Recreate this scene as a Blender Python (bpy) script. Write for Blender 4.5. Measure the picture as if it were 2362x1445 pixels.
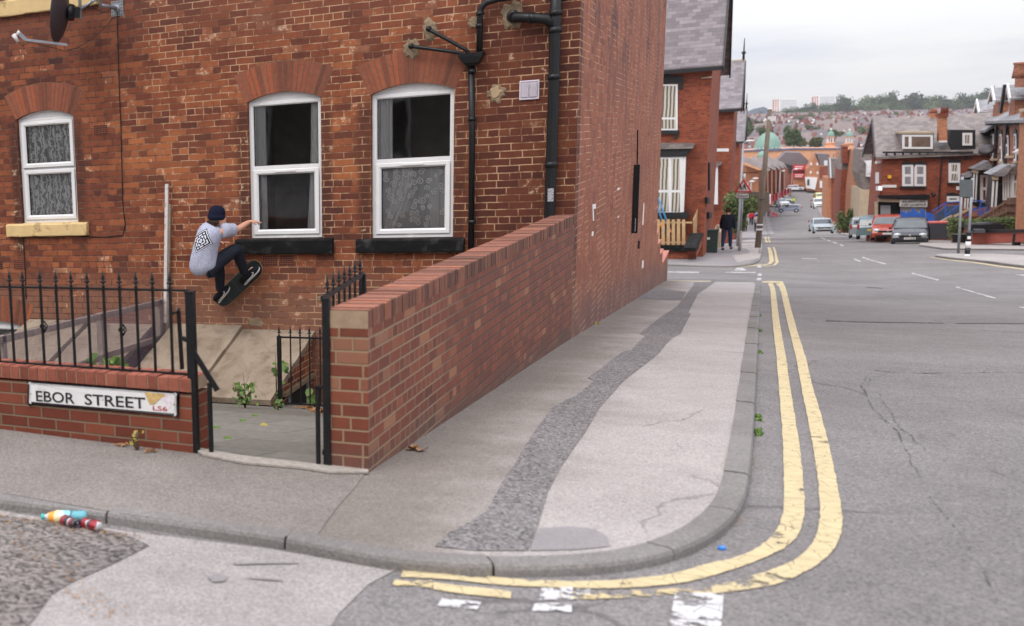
import bpy, bmesh, math, random
import numpy as np
from mathutils import Vector, Matrix
R = math.radians
random.seed(7)
C = bpy.context.scene
COL = C.collection
for o in list(bpy.data.objects): bpy.data.objects.remove(o)

# ------------------------------------------------------------------ camera
PW, PH = 2362., 1445.
FPX, PX0, PY0 = 2645., 100., 870.           # focal length and optical centre in photo pixels (the photo is a crop off the axis)
def _n(v): return v / np.linalg.norm(v)
_d = _n(np.array([800., 14130., FPX])); _s = np.array([1590., -581., FPX])
_u = -_d; _s = _n(_s - np.dot(_s, _u) * _u)
_cv = lambda v: np.array([v[0], -v[1], -v[2]])
_sb, _ub = _cv(_s), _cv(_u)
CM = np.array([np.cross(_sb, _ub), _sb, _ub])  # camera -> world
cam_d = bpy.data.cameras.new('camera'); cam = bpy.data.objects.new('camera', cam_d); COL.objects.link(cam)
cam_d.sensor_width = 36; cam_d.sensor_fit = 'HORIZONTAL'; cam_d.lens = FPX / PW * 36
cam_d.shift_x = (PW / 2 - PX0) / PW; cam_d.shift_y = (PY0 - PH / 2) / PW
m4 = Matrix([list(CM[i]) + [0] for i in range(3)] + [[0, 0, 0, 1]])
cam.matrix_world = m4
cam_d.clip_start = .1; cam_d.clip_end = 20000
cam_d.dof.use_dof = True; cam_d.dof.focus_distance = 13.9; cam_d.dof.aperture_fstop = 2.4
C.camera = cam

# ------------------------------------------------------------------ world, sun, exposure
SUN_EL, SUN_AZ = R(52), R(200)
w = bpy.data.worlds.new('World'); C.world = w; w.use_nodes = True
wt = w.node_tree; wt.nodes.clear()
def WN(t, **k):
    n_ = wt.nodes.new(t)
    for a, b in k.items(): setattr(n_, a, b)
    return n_
def build_world():
    L = wt.links.new
    out = WN('ShaderNodeOutputWorld'); add = WN('ShaderNodeAddShader')
    sky = WN('ShaderNodeTexSky', sky_type='NISHITA', sun_disc=False, sun_elevation=SUN_EL, sun_rotation=SUN_AZ, air_density=1.2, dust_density=3.0)
    b1 = WN('ShaderNodeBackground'); b1.inputs[1].default_value = .05
    L(sky.outputs[0], b1.inputs[0])
    # overcast cloud deck: pale at the horizon, brighter overhead, soft streaky banks
    tc = WN('ShaderNodeTexCoord'); sep = WN('ShaderNodeSeparateXYZ'); L(tc.outputs['Generated'], sep.inputs[0])
    mp = WN('ShaderNodeMapping'); mp.inputs['Scale'].default_value = (1.3, 1.3, 9.0); mp.inputs['Location'].default_value = (3.1, .4, 1.37)
    L(tc.outputs['Generated'], mp.inputs[0])
    no = WN('ShaderNodeTexNoise'); no.inputs['Scale'].default_value = 2.1; no.inputs['Detail'].default_value = 5; no.inputs['Roughness'].default_value = .52
    L(mp.outputs[0], no.inputs['Vector'])
    cr = WN('ShaderNodeValToRGB'); e = cr.color_ramp.elements
    e[0].position = .40; e[0].color = (.60, .63, .74, 1); e[1].position = .58; e[1].color = (.86, .85, .86, 1)
    L(no.outputs[0], cr.inputs[0])
    g = WN('ShaderNodeMapRange'); g.inputs['From Min'].default_value = 0; g.inputs['From Max'].default_value = 1
    g.inputs['To Min'].default_value = .93; g.inputs['To Max'].default_value = 2.75
    L(sep.outputs[2], g.inputs[0])
    b2 = WN('ShaderNodeBackground'); L(cr.outputs[0], b2.inputs[0]); L(g.outputs[0], b2.inputs[1])
    L(b1.outputs[0], add.inputs[0]); L(b2.outputs[0], add.inputs[1]); L(add.outputs[0], out.inputs[0])
build_world()
sd = bpy.data.lights.new('sun', 'SUN'); sd.energy = 1.0; sd.angle = R(20); sd.color = (1, .96, .9)
sun = bpy.data.objects.new('sun', sd); COL.objects.link(sun)
# sun behind the camera's right shoulder, high
sun.rotation_euler = (Vector((-math.sin(SUN_AZ) * math.cos(SUN_EL) * -1, math.cos(SUN_AZ) * math.cos(SUN_EL) * -1 * -1, math.sin(SUN_EL)))).to_track_quat('Z', 'Y').to_euler()
C.view_settings.view_transform = 'Standard'; C.view_settings.look = 'None'
C.view_settings.exposure = 0.0; C.view_settings.gamma = 1
C.render.engine = 'CYCLES'
C.cycles.max_bounces = 6; C.cycles.transparent_max_bounces = 16

# ------------------------------------------------------------------ unprojection helpers
def ray(px, py): return CM @ _cv(np.array([px - PX0, py - PY0, FPX]))
def D(px, py, d): return Vector(ray(px, py) * d / FPX)            # point at depth d
def onX(px, py, x): r = ray(px, py); return Vector(r * x / r[0])
def onY(px, py, y): r = ray(px, py); return Vector(r * y / r[1])
KY = [-60, 6.2, 13.6, 31, 37.5, 50.5, 61, 67, 79, 92, 120, 166, 200, 250, 300, 360, 420]
KZ = [2.2, -1.8, -2.24, -3.78, -4.36, -5.18, -5.63, -6.05, -6.95, -7.95, -10.2, -13.5, -15.3, -16.9, -17.8, -18.3, -18.6]
def HP(x, y): return float(np.interp(y, KY, KZ)) - .02 * (min(max(x, -12), 3) + 1.66)     # pavement level
KERB = .055
def G(px, py, off=0.):                                             # photo pixel -> point on the ground
    r = ray(px, py) / FPX; a = 1.0
    while a < 600 and r[2] * a > HP(r[0] * a, r[1] * a) + off: a *= 1.01
    lo, hi = a / 1.01, a
    for _ in range(30):
        m = (lo + hi) / 2
        if r[2] * m < HP(r[0] * m, r[1] * m) + off: hi = m
        else: lo = m
    return Vector(r * hi)
def lerp(a, b, t): return a + (b - a) * t

# ------------------------------------------------------------------ mesh builder
class MB:
    def __init__(s): s.v = []; s.f = []; s.m = []; s.sm = []
    def add(s, vs, fs, mi=0, smooth=False):
        o = len(s.v); s.v += [Vector(p) for p in vs]
        s.f += [tuple(i + o for i in f) for f in fs]; s.m += [mi] * len(fs); s.sm += [smooth] * len(fs)
        return s
    def box(s, x0, x1, y0, y1, z0, z1, mi=0, rot=None, c=None):
        vs = [Vector((x, y, z)) for x in (x0, x1) for y in (y0, y1) for z in (z0, z1)]
        if rot is not None:
            vs = [rot @ (v - c) + c for v in vs]
        return s.add(vs, [(0, 1, 3, 2), (4, 6, 7, 5), (0, 4, 5, 1), (2, 3, 7, 6), (0, 2, 6, 4), (1, 5, 7, 3)], mi)
    def prism(s, pts, ext, mi=0):                # polygon (list of Vector) pushed along ext
        n_ = len(pts); ext = Vector(ext)
        vs = list(pts) + [p + ext for p in pts]
        fs = [tuple(range(n_)), tuple(range(2 * n_ - 1, n_ - 1, -1))] + [(i, i + n_, (i + 1) % n_ + n_, (i + 1) % n_) for i in range(n_)]
        return s.add(vs, fs, mi)
    def bar(s, a, b, w, h=None, mi=0, upv=(0, 0, 1)):           # rectangular bar from a to b
        a, b = Vector(a), Vector(b); h = h or w; t = (b - a).normalized(); u = Vector(upv)
        if abs(t.dot(u)) > .95: u = Vector((0, 1, 0))
        x = t.cross(u).normalized() * w / 2; y = x.cross(t).normalized() * h / 2
        vs = [a - x - y, a + x - y, a + x + y, a - x + y, b - x - y, b + x - y, b + x + y, b - x + y]
        return s.add(vs, [(0, 3, 2, 1), (4, 5, 6, 7), (0, 1, 5, 4), (1, 2, 6, 5), (2, 3, 7, 6), (3, 0, 4, 7)], mi)
    def tube(s, pts, r, seg=8, mi=0, cap=True, smooth=True):
        pts = [Vector(p) for p in pts]; rs = r if isinstance(r, (list, tuple)) else [r] * len(pts)
        vs = []; fs = []; pu = None
        for i, p in enumerate(pts):
            t = (pts[min(i + 1, len(pts) - 1)] - pts[max(i - 1, 0)]).normalized()
            u = pu if pu is not None else (Vector((0, 0, 1)) if abs(t.z) < .9 else Vector((0, 1, 0)))
            x = t.cross(u); x = x.normalized() if x.length > 1e-6 else t.orthogonal().normalized()
            y = x.cross(t).normalized(); pu = y
            for k in range(seg):
                a = 2 * math.pi * k / seg; vs.append(p + (x * math.cos(a) + y * math.sin(a)) * rs[i])
        for i in range(len(pts) - 1):
            for k in range(seg):
                k2 = (k + 1) % seg; fs.append((i * seg + k, i * seg + k2, (i + 1) * seg + k2, (i + 1) * seg + k))
        s.add(vs, fs, mi, smooth)
        if cap:
            o = len(s.v) - len(vs); s.f.append(tuple(o + k for k in range(seg))[::-1]); s.m.append(mi); s.sm.append(False)
            s.f.append(tuple(o + (len(pts) - 1) * seg + k for k in range(seg))); s.m.append(mi); s.sm.append(False)
        return s
    def lathe(s, c, prof, seg=16, mi=0, axis=(0, 0, 1), smooth=True):   # prof: (radius, height)
        c = Vector(c); q = Vector((0, 0, 1)).rotation_difference(Vector(axis)); vs = []; fs = []
        for r, h in prof:
            for k in range(seg):
                a = 2 * math.pi * k / seg; vs.append(c + q @ Vector((r * math.cos(a), r * math.sin(a), h)))
        for i in range(len(prof) - 1):
            for k in range(seg):
                k2 = (k + 1) % seg; fs.append((i * seg + k, i * seg + k2, (i + 1) * seg + k2, (i + 1) * seg + k))
        fs.append(tuple(range(seg))[::-1]); fs.append(tuple((len(prof) - 1) * seg + k for k in range(seg)))
        return s.add(vs, fs, mi, smooth)
    def ball(s, c, r, seg=10, ring=6, mi=0, sc=(1, 1, 1)):
        c = Vector(c); prof = [(max(1e-4, math.sin(math.pi * i / ring)), -math.cos(math.pi * i / ring)) for i in range(ring + 1)]
        vs = []; fs = []
        for rr, h in prof:
            for k in range(seg):
                a = 2 * math.pi * k / seg; vs.append(c + Vector((rr * math.cos(a) * r * sc[0], rr * math.sin(a) * r * sc[1], h * r * sc[2])))
        for i in range(ring):
            for k in range(seg):
                k2 = (k + 1) % seg; fs.append((i * seg + k, i * seg + k2, (i + 1) * seg + k2, (i + 1) * seg + k))
        return s.add(vs, fs, mi, True)
    def build(s, name, mats, parent=None, off=None, fix=True):
        me = bpy.data.meshes.new(name); o = off if off is not None else woff(parent)
        me.from_pydata([tuple(v - o) for v in s.v], [], s.f)
        for m_ in (mats if isinstance(mats, (list, tuple)) else [mats]): me.materials.append(m_)
        me.polygons.foreach_set('material_index', s.m); me.polygons.foreach_set('use_smooth', s.sm)
        me.update()
        if fix:
            bm = bmesh.new(); bm.from_mesh(me); bmesh.ops.recalc_face_normals(bm, faces=bm.faces); bm.to_mesh(me); bm.free()
        ob = bpy.data.objects.new(name, me); COL.objects.link(ob)
        if parent is not None: ob.parent = parent
        elif off is not None: ob.location = off
        return ob
def woff(p):
    while p is not None and p.parent is not None: p = p.parent
    return Vector(p.location) if p is not None and p.get('_w') else Vector()
def tag(o, label=None, cat=None, group=None, kind=None):
    if label: o['label'] = label
    if cat: o['category'] = cat
    if group: o['group'] = group
    if kind: o['kind'] = kind
    return o
def thing(name, label, cat, loc=(0, 0, 0), group=None, rz=0, world=True):
    o = bpy.data.objects.new(name, None); COL.objects.link(o); o.location = loc; o.rotation_euler = (0, 0, rz)
    o.empty_display_size = .2
    if world: o['_w'] = 1            # parts are given in world coordinates
    return tag(o, label, cat, group)
def kids(o): return [c for c in bpy.data.objects if c.parent == o]
def dup(o, loc=None, rz=None, label=None, parent=None, scale=None, top=True, K=None):
    if K is None:
        K = {}
        for c_ in bpy.data.objects: K.setdefault(c_.parent, []).append(c_)
    c = o.copy(); COL.objects.link(c)
    if not top: c.parent = parent
    if loc is not None: c.location = loc
    if rz is not None: c.rotation_euler = (0, 0, rz)
    if scale is not None: c.scale = scale if isinstance(scale, tuple) else (scale,) * 3
    if label: c['label'] = label
    for k in K.get(o, []): dup(k, parent=c, top=False, K=K)
    return c
class Wall:                                                       # a vertical plane through two points
    def __init__(s, a, b):
        s.a = Vector((a[0], a[1], 0)); s.b = Vector((b[0], b[1], 0)); t = (s.b - s.a).normalized()
        s.t = t; s.n = Vector((t.y, -t.x, 0))
        if s.n.dot(s.a) > 0: s.n = -s.n                            # towards the camera
    def at(s, px, py, o=0.):                                       # o: metres towards the camera side
        r = Vector(ray(px, py)); return r * (s.a + s.n * o).dot(s.n) / r.dot(s.n)
    def poly(s, mb, pts, o=0., th=.1, mi=0):                       # pixel polygon, front face at o, thickness th going away
        return mb.prism([s.at(x, y, o) for x, y in pts], -s.n * th, mi)
    def rect(s, mb, x0, y0, x1, y1, o=0., th=.1, mi=0): return s.poly(mb, [(x0, y0), (x1, y0), (x1, y1), (x0, y1)], o, th, mi)

# ------------------------------------------------------------------ materials
class NT:
    def __init__(s, name):
        s.mat = bpy.data.materials.new(name); s.mat.use_nodes = True; s.t = s.mat.node_tree; s.t.nodes.clear()
        s.out = s.t.nodes.new('ShaderNodeOutputMaterial')
    def n(s, ty, ins=None, **k):
        nd = s.t.nodes.new('ShaderNode' + ty)
        for a, b in k.items(): setattr(nd, a, b)
        for a, b in (ins or {}).items():
            if isinstance(b, bpy.types.NodeSocket): s.t.links.new(b, nd.inputs[a])
            else: nd.inputs[a].default_value = b
        return nd
    def m(s, op, a, b=None, c=None, clamp=False):
        i = {0: a}
        if b is not None: i[1] = b
        if c is not None: i[2] = c
        return s.n('Math', i, operation=op, use_clamp=clamp).outputs[0]
    def mix(s, f, a, b, bt='MIX'):
        c4 = lambda v: (tuple(v) + (1,)) if isinstance(v, (tuple, list)) and len(v) == 3 else v
        return s.n('Mix', {0: f, 6: c4(a), 7: c4(b)}, data_type='RGBA', blend_type=bt, clamp_factor=True).outputs[2]
    def ramp(s, f, stops, interp='LINEAR'):
        nd = s.n('ValToRGB', {0: f}); cr = nd.color_ramp; cr.interpolation = interp
        while len(cr.elements) < len(stops): cr.elements.new(.5)
        for e, (p, c) in zip(cr.elements, stops):
            e.position = p; e.color = (tuple(c) + (1,)) if not isinstance(c, (int, float)) else (c, c, c, 1)
        return nd.outputs[0]
    def noise(s, vec, scale, det=3, rough=.5, dist=0.): return s.n('TexNoise', {'Vector': vec, 'Scale': scale, 'Detail': det, 'Roughness': rough, 'Distortion': dist}).outputs[0]
    def rng(s, v, a, b, c=0., d=1., smooth=True):
        return s.n('MapRange', {0: v, 1: a, 2: b, 3: c, 4: d}, interpolation_type='SMOOTHSTEP' if smooth else 'LINEAR').outputs[0]
    def pos(s): return s.n('NewGeometry').outputs['Position']
    def xyz(s, v): return s.n('SeparateXYZ', {0: v}).outputs
    def comb(s, x, y, z=0.): return s.n('CombineXYZ', {0: x, 1: y, 2: z}).outputs[0]
    def scalev(s, v, sc): return s.n('VectorMath', {0: v, 1: sc}, operation='MULTIPLY').outputs[0]
    def bsdf(s, col, rough=.8, bump=None, bstr=.3, bdist=.01, metal=0., spec=.5, extra=None):
        c4 = (tuple(col) + (1,)) if isinstance(col, (tuple, list)) and len(col) == 3 else col
        i = {'Base Color': c4, 'Roughness': rough, 'Metallic': metal, 'Specular IOR Level': spec}
        if bump is not None:
            i['Normal'] = s.n('Bump', {'Height': bump, 'Strength': bstr, 'Distance': bdist}).outputs[0]
        if extra: i.update(extra)
        b = s.n('BsdfPrincipled', i); s.t.links.new(b.outputs[0], s.out.inputs[0]); return b
def sr(*c): return tuple(((v / 255) / 12.92 if v / 255 <= .04045 else ((v / 255 + .055) / 1.055) ** 2.4) for v in c)
_mc = {}
def paint(name, col, rough=.5, var=.12, scale=8., metal=0., spec=.5, bstr=.15, bd=.004, dirt=None):
    """plain coloured material with fine grain and blotchy wear"""
    if name in _mc: return _mc[name]
    t = NT(name); v = t.n('TexCoord').outputs['Object']
    n1 = t.noise(v, scale, 5, .6); n2 = t.noise(v, scale * 9, 3)
    k = t.rng(n1, .3, .7, 1 - var, 1 + var, False)
    c = t.n('VectorMath', {0: tuple(col), 1: t.comb(k, k, k)}, operation='MULTIPLY').outputs[0]
    if dirt: c = t.mix(t.rng(n1, .52, .7, 0, dirt[1]), c, dirt[0])
    t.bsdf(c, t.rng(n2, .3, .7, max(0, rough - .1), min(1, rough + .1)), n2, bstr, bd, metal, spec)
    _mc[name] = t.mat; return t.mat
def brick_uv(t, world=True, swap=False):
    """u along the wall, v up it; picks the face direction from the normal"""
    if world: g = t.n('NewGeometry'); P, Nn = g.outputs['Position'], g.outputs['True Normal']
    else: g = t.n('TexCoord'); P, Nn = g.outputs['Object'], g.outputs['Normal']
    x, y, z = t.xyz(P); nx, ny, nz = t.xyz(Nn)
    side = t.m('GREATER_THAN', t.m('ABSOLUTE', nx), t.m('ABSOLUTE', ny))
    u = t.m('ADD', t.m('MULTIPLY', y, side), t.m('MULTIPLY', x, t.m('SUBTRACT', 1, side)))
    top = t.m('GREATER_THAN', t.m('ABSOLUTE', nz), .6)
    v = t.m('ADD', t.m('MULTIPLY', y, top), t.m('MULTIPLY', z, t.m('SUBTRACT', 1, top)))
    return P, u, v
def bricks(t, P, u, v, L, Hc, mort, header=4, wob=.006):
    nz = t.n('TexNoise', {'Vector': P, 'Scale': 5., 'Detail': 3}).outputs[1]; nx, ny, _ = t.xyz(nz)
    u = t.m('MULTIPLY_ADD', t.m('SUBTRACT', nx, .5), wob * 2, u); v = t.m('MULTIPLY_ADD', t.m('SUBTRACT', ny, .5), wob * 1.6, v)
    vr = t.m('DIVIDE', v, Hc); row = t.m('FLOOR', vr); fv = t.m('MULTIPLY', t.m('FRACT', vr), Hc)
    wr = t.n('TexWhiteNoise', {'W': row}, noise_dimensions='1D').outputs[0]
    Ls = L
    if header:
        hd = t.m('LESS_THAN', t.m('FLOORED_MODULO', row, float(header)), .5)
        Ls = t.m('MULTIPLY', L, t.m('MULTIPLY_ADD', hd, -.5, 1.))
    ur = t.m('ADD', t.m('DIVIDE', u, Ls), t.m('MULTIPLY_ADD', row, .5, t.m('MULTIPLY', wr, .22)))
    col = t.m('FLOOR', ur); fu = t.m('MULTIPLY', t.m('FRACT', ur), Ls)
    d = t.m('MINIMUM', t.m('MINIMUM', fu, t.m('SUBTRACT', Ls, fu)), t.m('MINIMUM', fv, t.m('SUBTRACT', Hc, fv)))
    fine = t.noise(P, 60., 2)
    d = t.m('MULTIPLY_ADD', t.m('SUBTRACT', fine, .5), .004, d)
    mask = t.rng(d, mort * .35, mort * .65)
    wn = t.n('TexWhiteNoise', {'Vector': t.comb(col, row, 0.)}, noise_dimensions='3D')
    return mask, wn.outputs[0], wn.outputs[1], fine
def brick_mat(name, L=.235, Hc=.081, mort=.011, stops=(), mcol=(.4, .32, .24), header=4, world=True, stain=None, bstr=.6, grain=.25, mstain=None, wob=.006, rough=.85, sat=.98, val=.9, hue=.506):
    if name in _mc: return _mc[name]
    t = NT(name); P, u, v = brick_uv(t, world)
    mask, r1, rc, fine = bricks(t, P, u, v, L, Hc, mort, header, wob)
    big = t.noise(P, 1.1, 4, .6); med = t.noise(P, 14., 5, .65)
    rr = t.m('ADD', t.m('MULTIPLY', r1, .74), t.m('MULTIPLY', t.m('SUBTRACT', big, .5), .7)); rr = t.m('ADD', rr, .14)
    c = t.ramp(rr, stops)
    k = t.rng(med, .25, .75, 1 - grain, 1 + grain, False)
    c = t.n('VectorMath', {0: c, 1: t.comb(k, k, k)}, operation='MULTIPLY').outputs[0]
    if stain: c = stain(t, P, c, mask, r1, big, med)
    c = t.n('HueSaturation', {'Hue': hue, 'Saturation': sat, 'Value': val, 'Color': c}).outputs[0]
    mc = (tuple(mcol) + (1,)) if isinstance(mcol, tuple) else mcol
    if mstain: mc = mstain(t, P, mcol, big, med)
    c = t.mix(mask, mc, c)
    h = t.m('MULTIPLY_ADD', med, .35, mask)
    t.bsdf(c, rough, h, bstr, .006, spec=.3)
    _mc[name] = t.mat; return t.mat

# ------------------------------------------------------------------ brick, stone, asphalt, glass ...
YF = 13.9; XG = -1.45
def st_facade(t, P, c, mask, r1, big, med):
    x, y, z = t.xyz(P)
    def band(v, a, b, f): return t.m('MULTIPLY', t.rng(v, a - f, a + f), t.m('SUBTRACT', 1, t.rng(v, b - f, b + f)))
    # newer, darker brown bricks near the corner
    c = t.mix(t.m('MULTIPLY', t.rng(t.m('MULTIPLY_ADD', t.m('SUBTRACT', big, .5), .6, x), -2.75, -2.35), .8), c, t.mix(.75, c, sr(72, 34, 28)))
    # row of paler orange bricks between the windows
    c = t.mix(t.m('MULTIPLY', t.m('MULTIPLY', band(z, -.42, .3, .1), band(x, -7.0, -2.6, .25)), t.rng(r1, .3, .7, .1, .5)), c, sr(190, 108, 64))
    # smoked upper courses
    c = t.mix(t.m('MULTIPLY', t.rng(t.m('MULTIPLY_ADD', t.m('SUBTRACT', big, .5), 1.2, z), 1.1, 1.9), .5), c, sr(112, 66, 56))
    # pale washed-out courses low down
    c = t.mix(t.m('MULTIPLY', t.rng(t.m('MULTIPLY_ADD', t.m('SUBTRACT', big, .5), .5, z), -1.35, -2.0), .55), c, sr(140, 104, 88))
    # soot on the window jambs and below the sills
    s = None
    for xj in (-8.62, -7.62, -5.27, -4.22, -3.74, -2.68):
        d = t.m('ABSOLUTE', t.m('SUBTRACT', x, xj)); q = t.m('SUBTRACT', 1, t.rng(t.m('MULTIPLY_ADD', t.m('SUBTRACT', big, .5), .12, d), .03, .13))
        s = q if s is None else t.m('MAXIMUM', s, q)
    s = t.m('MULTIPLY', s, band(z, -1.3, .5, .2)); s = t.m('MULTIPLY', s, t.rng(r1, .1, .6, .35, 1.))
    c = t.mix(t.m('MULTIPLY', s, .75), c, sr(50, 34, 32))
    # lime and old paint marks on odd bricks
    sp = t.m('MULTIPLY', t.rng(med, .56, .64), t.rng(r1, .86, .9)); c = t.mix(t.m('MULTIPLY', sp, .65), c, sr(214, 184, 158))
    return c
def mst_facade(t, P, mc, big, med):
    x, y, z = t.xyz(P); f = t.rng(t.m('MULTIPLY_ADD', t.m('SUBTRACT', big, .5), 1.6, x), -7.2, -6.4)
    a = t.mix(t.rng(med, .4, .6), sr(78, 54, 46), sr(112, 80, 62)); b = t.mix(t.rng(t.m('MULTIPLY_ADD', t.m('SUBTRACT', t.noise(P, 3.7, 3), .5), 1.1, med), .32, .68), sr(116, 78, 58), sr(182, 146, 114))
    return t.mix(f, a, b)
FST = ((0., sr(66, 40, 38)), (.14, sr(96, 49, 39)), (.32, sr(118, 58, 42)), (.5, sr(130, 65, 44)), (.7, sr(143, 74, 48)), (.86, sr(160, 88, 56)), (.95, sr(142, 92, 74)), (1., sr(178, 118, 84)))
m_facade = brick_mat('facade_brick', stops=FST, mcol=sr(190, 160, 125), header=6, stain=st_facade, mstain=mst_facade, mort=.0115, wob=.009)
def st_gable(t, P, c, mask, r1, big, med):
    x, y, z = t.xyz(P)
    g = t.m('MULTIPLY_ADD', y, .087, t.m('SUBTRACT', z, -2.24 - .087 * 13.6 * -1)); g = t.m('ADD', z, t.m('MULTIPLY_ADD', y, .087, 2.24 - .087 * 13.6))   # height above pavement
    st = t.noise(t.comb(t.m('MULTIPLY', y, 3.2), 0., t.m('MULTIPLY', z, .25)), 2.2, 4, .6)
    c = t.mix(t.rng(st, .5, .62, 0, .35), c, sr(176, 92, 52))
    c = t.mix(t.rng(st, .48, .36, 0, .4), c, sr(118, 66, 56))
    blk = t.noise(t.comb(t.m('MULTIPLY', y, .5), 0., t.m('MULTIPLY', z, .45)), 1.3, 5, .65)
    bl = t.m('MULTIPLY', t.rng(blk, .5, .6), t.rng(r1, .3, .55, .15, .85))
    bl = t.m('MULTIPLY', bl, t.rng(z, .2, 1.6, .35, 1.)); c = t.mix(bl, c, sr(70, 50, 52))
    lo = t.rng(t.m('MULTIPLY_ADD', t.m('SUBTRACT', big, .5), .7, g), .75, .1)
    c = t.mix(t.m('MULTIPLY', lo, .85), c, sr(98, 82, 84))
    lo2 = t.rng(t.m('MULTIPLY_ADD', t.m('SUBTRACT', st, .5), 2.4, g), 1.7, .6)
    return t.mix(t.m('MULTIPLY', lo2, .35), c, sr(120, 72, 58))
def mst_gable(t, P, mc, big, med):
    x, y, z = t.xyz(P)
    return t.mix(t.rng(t.noise(P, 2.3, 4), .45, .6), sr(126, 78, 60), sr(186, 140, 110))
m_gable = brick_mat('gable_brick', stops=((0, sr(86, 50, 46)), (.12, sr(132, 70, 54)), (.4, sr(152, 84, 64)), (.75, sr(162, 92, 70)), (1, sr(172, 102, 78))), header=4, stain=st_gable, mstain=mst_gable, bstr=.35, grain=.14)
def mst_wall(t, P, mc, big, med):
    x, y, z = t.xyz(P); return t.mix(t.rng(t.m('MULTIPLY_ADD', t.m('SUBTRACT', big, .5), 2., y), 7.4, 9.), sr(142, 118, 94), sr(84, 68, 60))
def st_wall(t, P, c, mask, r1, big, med):
    x, y, z = t.xyz(P); sp = t.m('MULTIPLY', t.rng(r1, .955, .965), .7); c = t.mix(sp, c, sr(160, 104, 76)); c = t.mix(t.m('MULTIPLY', t.m('MULTIPLY', t.rng(y, 6.75, 6.45), t.rng(r1, .66, .74)), .5), c, sr(150, 110, 88))
    h = t.m('ADD', z, t.m('MULTIPLY_ADD', y, .06, 1.8 - .372)); c = t.mix(t.rng(t.m('MULTIPLY_ADD', t.m('SUBTRACT', big, .5), .3, h), .22, 0., 0, .6), c, sr(96, 76, 70))
    return c
WST = ((0, sr(96, 50, 40)), (.3, sr(116, 56, 42)), (.6, sr(128, 62, 45)), (.85, sr(138, 72, 50)), (1, sr(148, 88, 66)))
m_gwall = brick_mat('garden_brick', L=.225, Hc=.0745, mort=.012, stops=WST, header=3, stain=st_wall, mstain=mst_wall, grain=.15, bstr=.8, rough=.7, wob=.003)
m_lwall = brick_mat('low_wall_brick', L=.225, Hc=.075, mort=.011, stops=((0, sr(98, 42, 32)), (.5, sr(120, 54, 40)), (1, sr(134, 66, 48))), mcol=sr(120, 104, 84), header=0, grain=.12, bstr=.8, rough=.7, wob=.002)
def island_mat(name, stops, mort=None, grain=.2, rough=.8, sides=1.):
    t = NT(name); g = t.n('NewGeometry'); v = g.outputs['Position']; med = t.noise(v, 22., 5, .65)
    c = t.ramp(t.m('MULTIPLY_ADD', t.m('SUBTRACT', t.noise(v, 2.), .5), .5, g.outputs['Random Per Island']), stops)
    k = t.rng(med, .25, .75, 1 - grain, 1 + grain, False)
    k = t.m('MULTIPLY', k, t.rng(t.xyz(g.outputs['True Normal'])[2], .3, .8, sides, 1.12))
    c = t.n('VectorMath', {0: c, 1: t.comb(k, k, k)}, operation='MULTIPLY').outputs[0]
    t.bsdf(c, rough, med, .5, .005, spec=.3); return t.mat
m_arch = island_mat('arch_brick', ((0, sr(104, 62, 48)), (.35, sr(134, 76, 56)), (.8, sr(148, 86, 62)), (1, sr(156, 84, 56))))
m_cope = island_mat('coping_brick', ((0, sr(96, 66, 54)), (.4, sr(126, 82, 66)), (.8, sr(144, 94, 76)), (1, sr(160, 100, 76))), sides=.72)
m_cope2 = island_mat('low_coping_brick', ((0, sr(112, 62, 48)), (.5, sr(134, 76, 60)), (1, sr(150, 88, 70))))
m_mort = paint('mortar', sr(150, 128, 104), .95, .2, 12)
m_upvc = paint('white_upvc', sr(226, 224, 222), .35, .04, 3, bstr=.03, dirt=(sr(196, 190, 182), .3))
m_gasket = paint('gasket', (.02, .02, .02), .6)
m_black = paint('black_iron', (.007, .007, .008), .5, .4, 20, spec=.3, bstr=.3)
m_bplas = paint('black_plastic', (.008, .008, .009), .4, .3, 10, spec=.35)
m_bsill = paint('black_painted_stone', (.007, .007, .007), .75, .5, 6, spec=.2, bstr=.6, bd=.01, dirt=(sr(88, 84, 80), .35))
m_ysill = paint('cream_painted_stone', sr(212, 182, 128), .7, .1, 5, bstr=.5, dirt=(sr(120, 92, 60), .9))
m_room = paint('room_dark', (.32, .29, .25), .9, .5, 1.)
m_curt = paint('curtain_cloth', sr(186, 184, 178), .9, .12, 3)
m_render = paint('cement_patch', sr(150, 130, 104), .95, .25, 14, bstr=1., bd=.02)
m_galv = paint('galvanised_steel', sr(150, 152, 156), .45, .15, 12, metal=.4)
m_wood = paint('weathered_wood', sr(150, 134, 118), .85, .25, 10, bstr=.5)
m_wwood = paint('white_painted_wood', sr(206, 200, 196), .7, .15, 9, dirt=(sr(130, 110, 90), .7))
m_terra = paint('terracotta', sr(132, 74, 54), .8, .15, 12)
m_hole = paint('dark_hole', (.008, .008, .008), .9)
def glass_mat(name, tint=.9, refl=1.6):
    t = NT(name); tr = t.n('BsdfTransparent', {0: (tint, tint, tint, 1)}); gl = t.n('BsdfGlossy', {'Roughness': .03, 'Color': (.9, .92, .95, 1)})
    v = t.n('TexCoord').outputs['Object']; bp = t.n('Bump', {'Height': t.noise(v, 1.5, 1), 'Strength': .06, 'Distance': .05}).outputs[0]
    t.t.links.new(bp, gl.inputs['Normal']); fr = t.n('Fresnel', {'IOR': refl}).outputs[0]
    mx = t.n('MixShader', {0: fr}); t.t.links.new(tr.outputs[0], mx.inputs[1]); t.t.links.new(gl.outputs[0], mx.inputs[2]); t.t.links.new(mx.outputs[0], t.out.inputs[0]); return t.mat
m_glass = glass_mat('window_glass', .96, 1.5)
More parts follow.
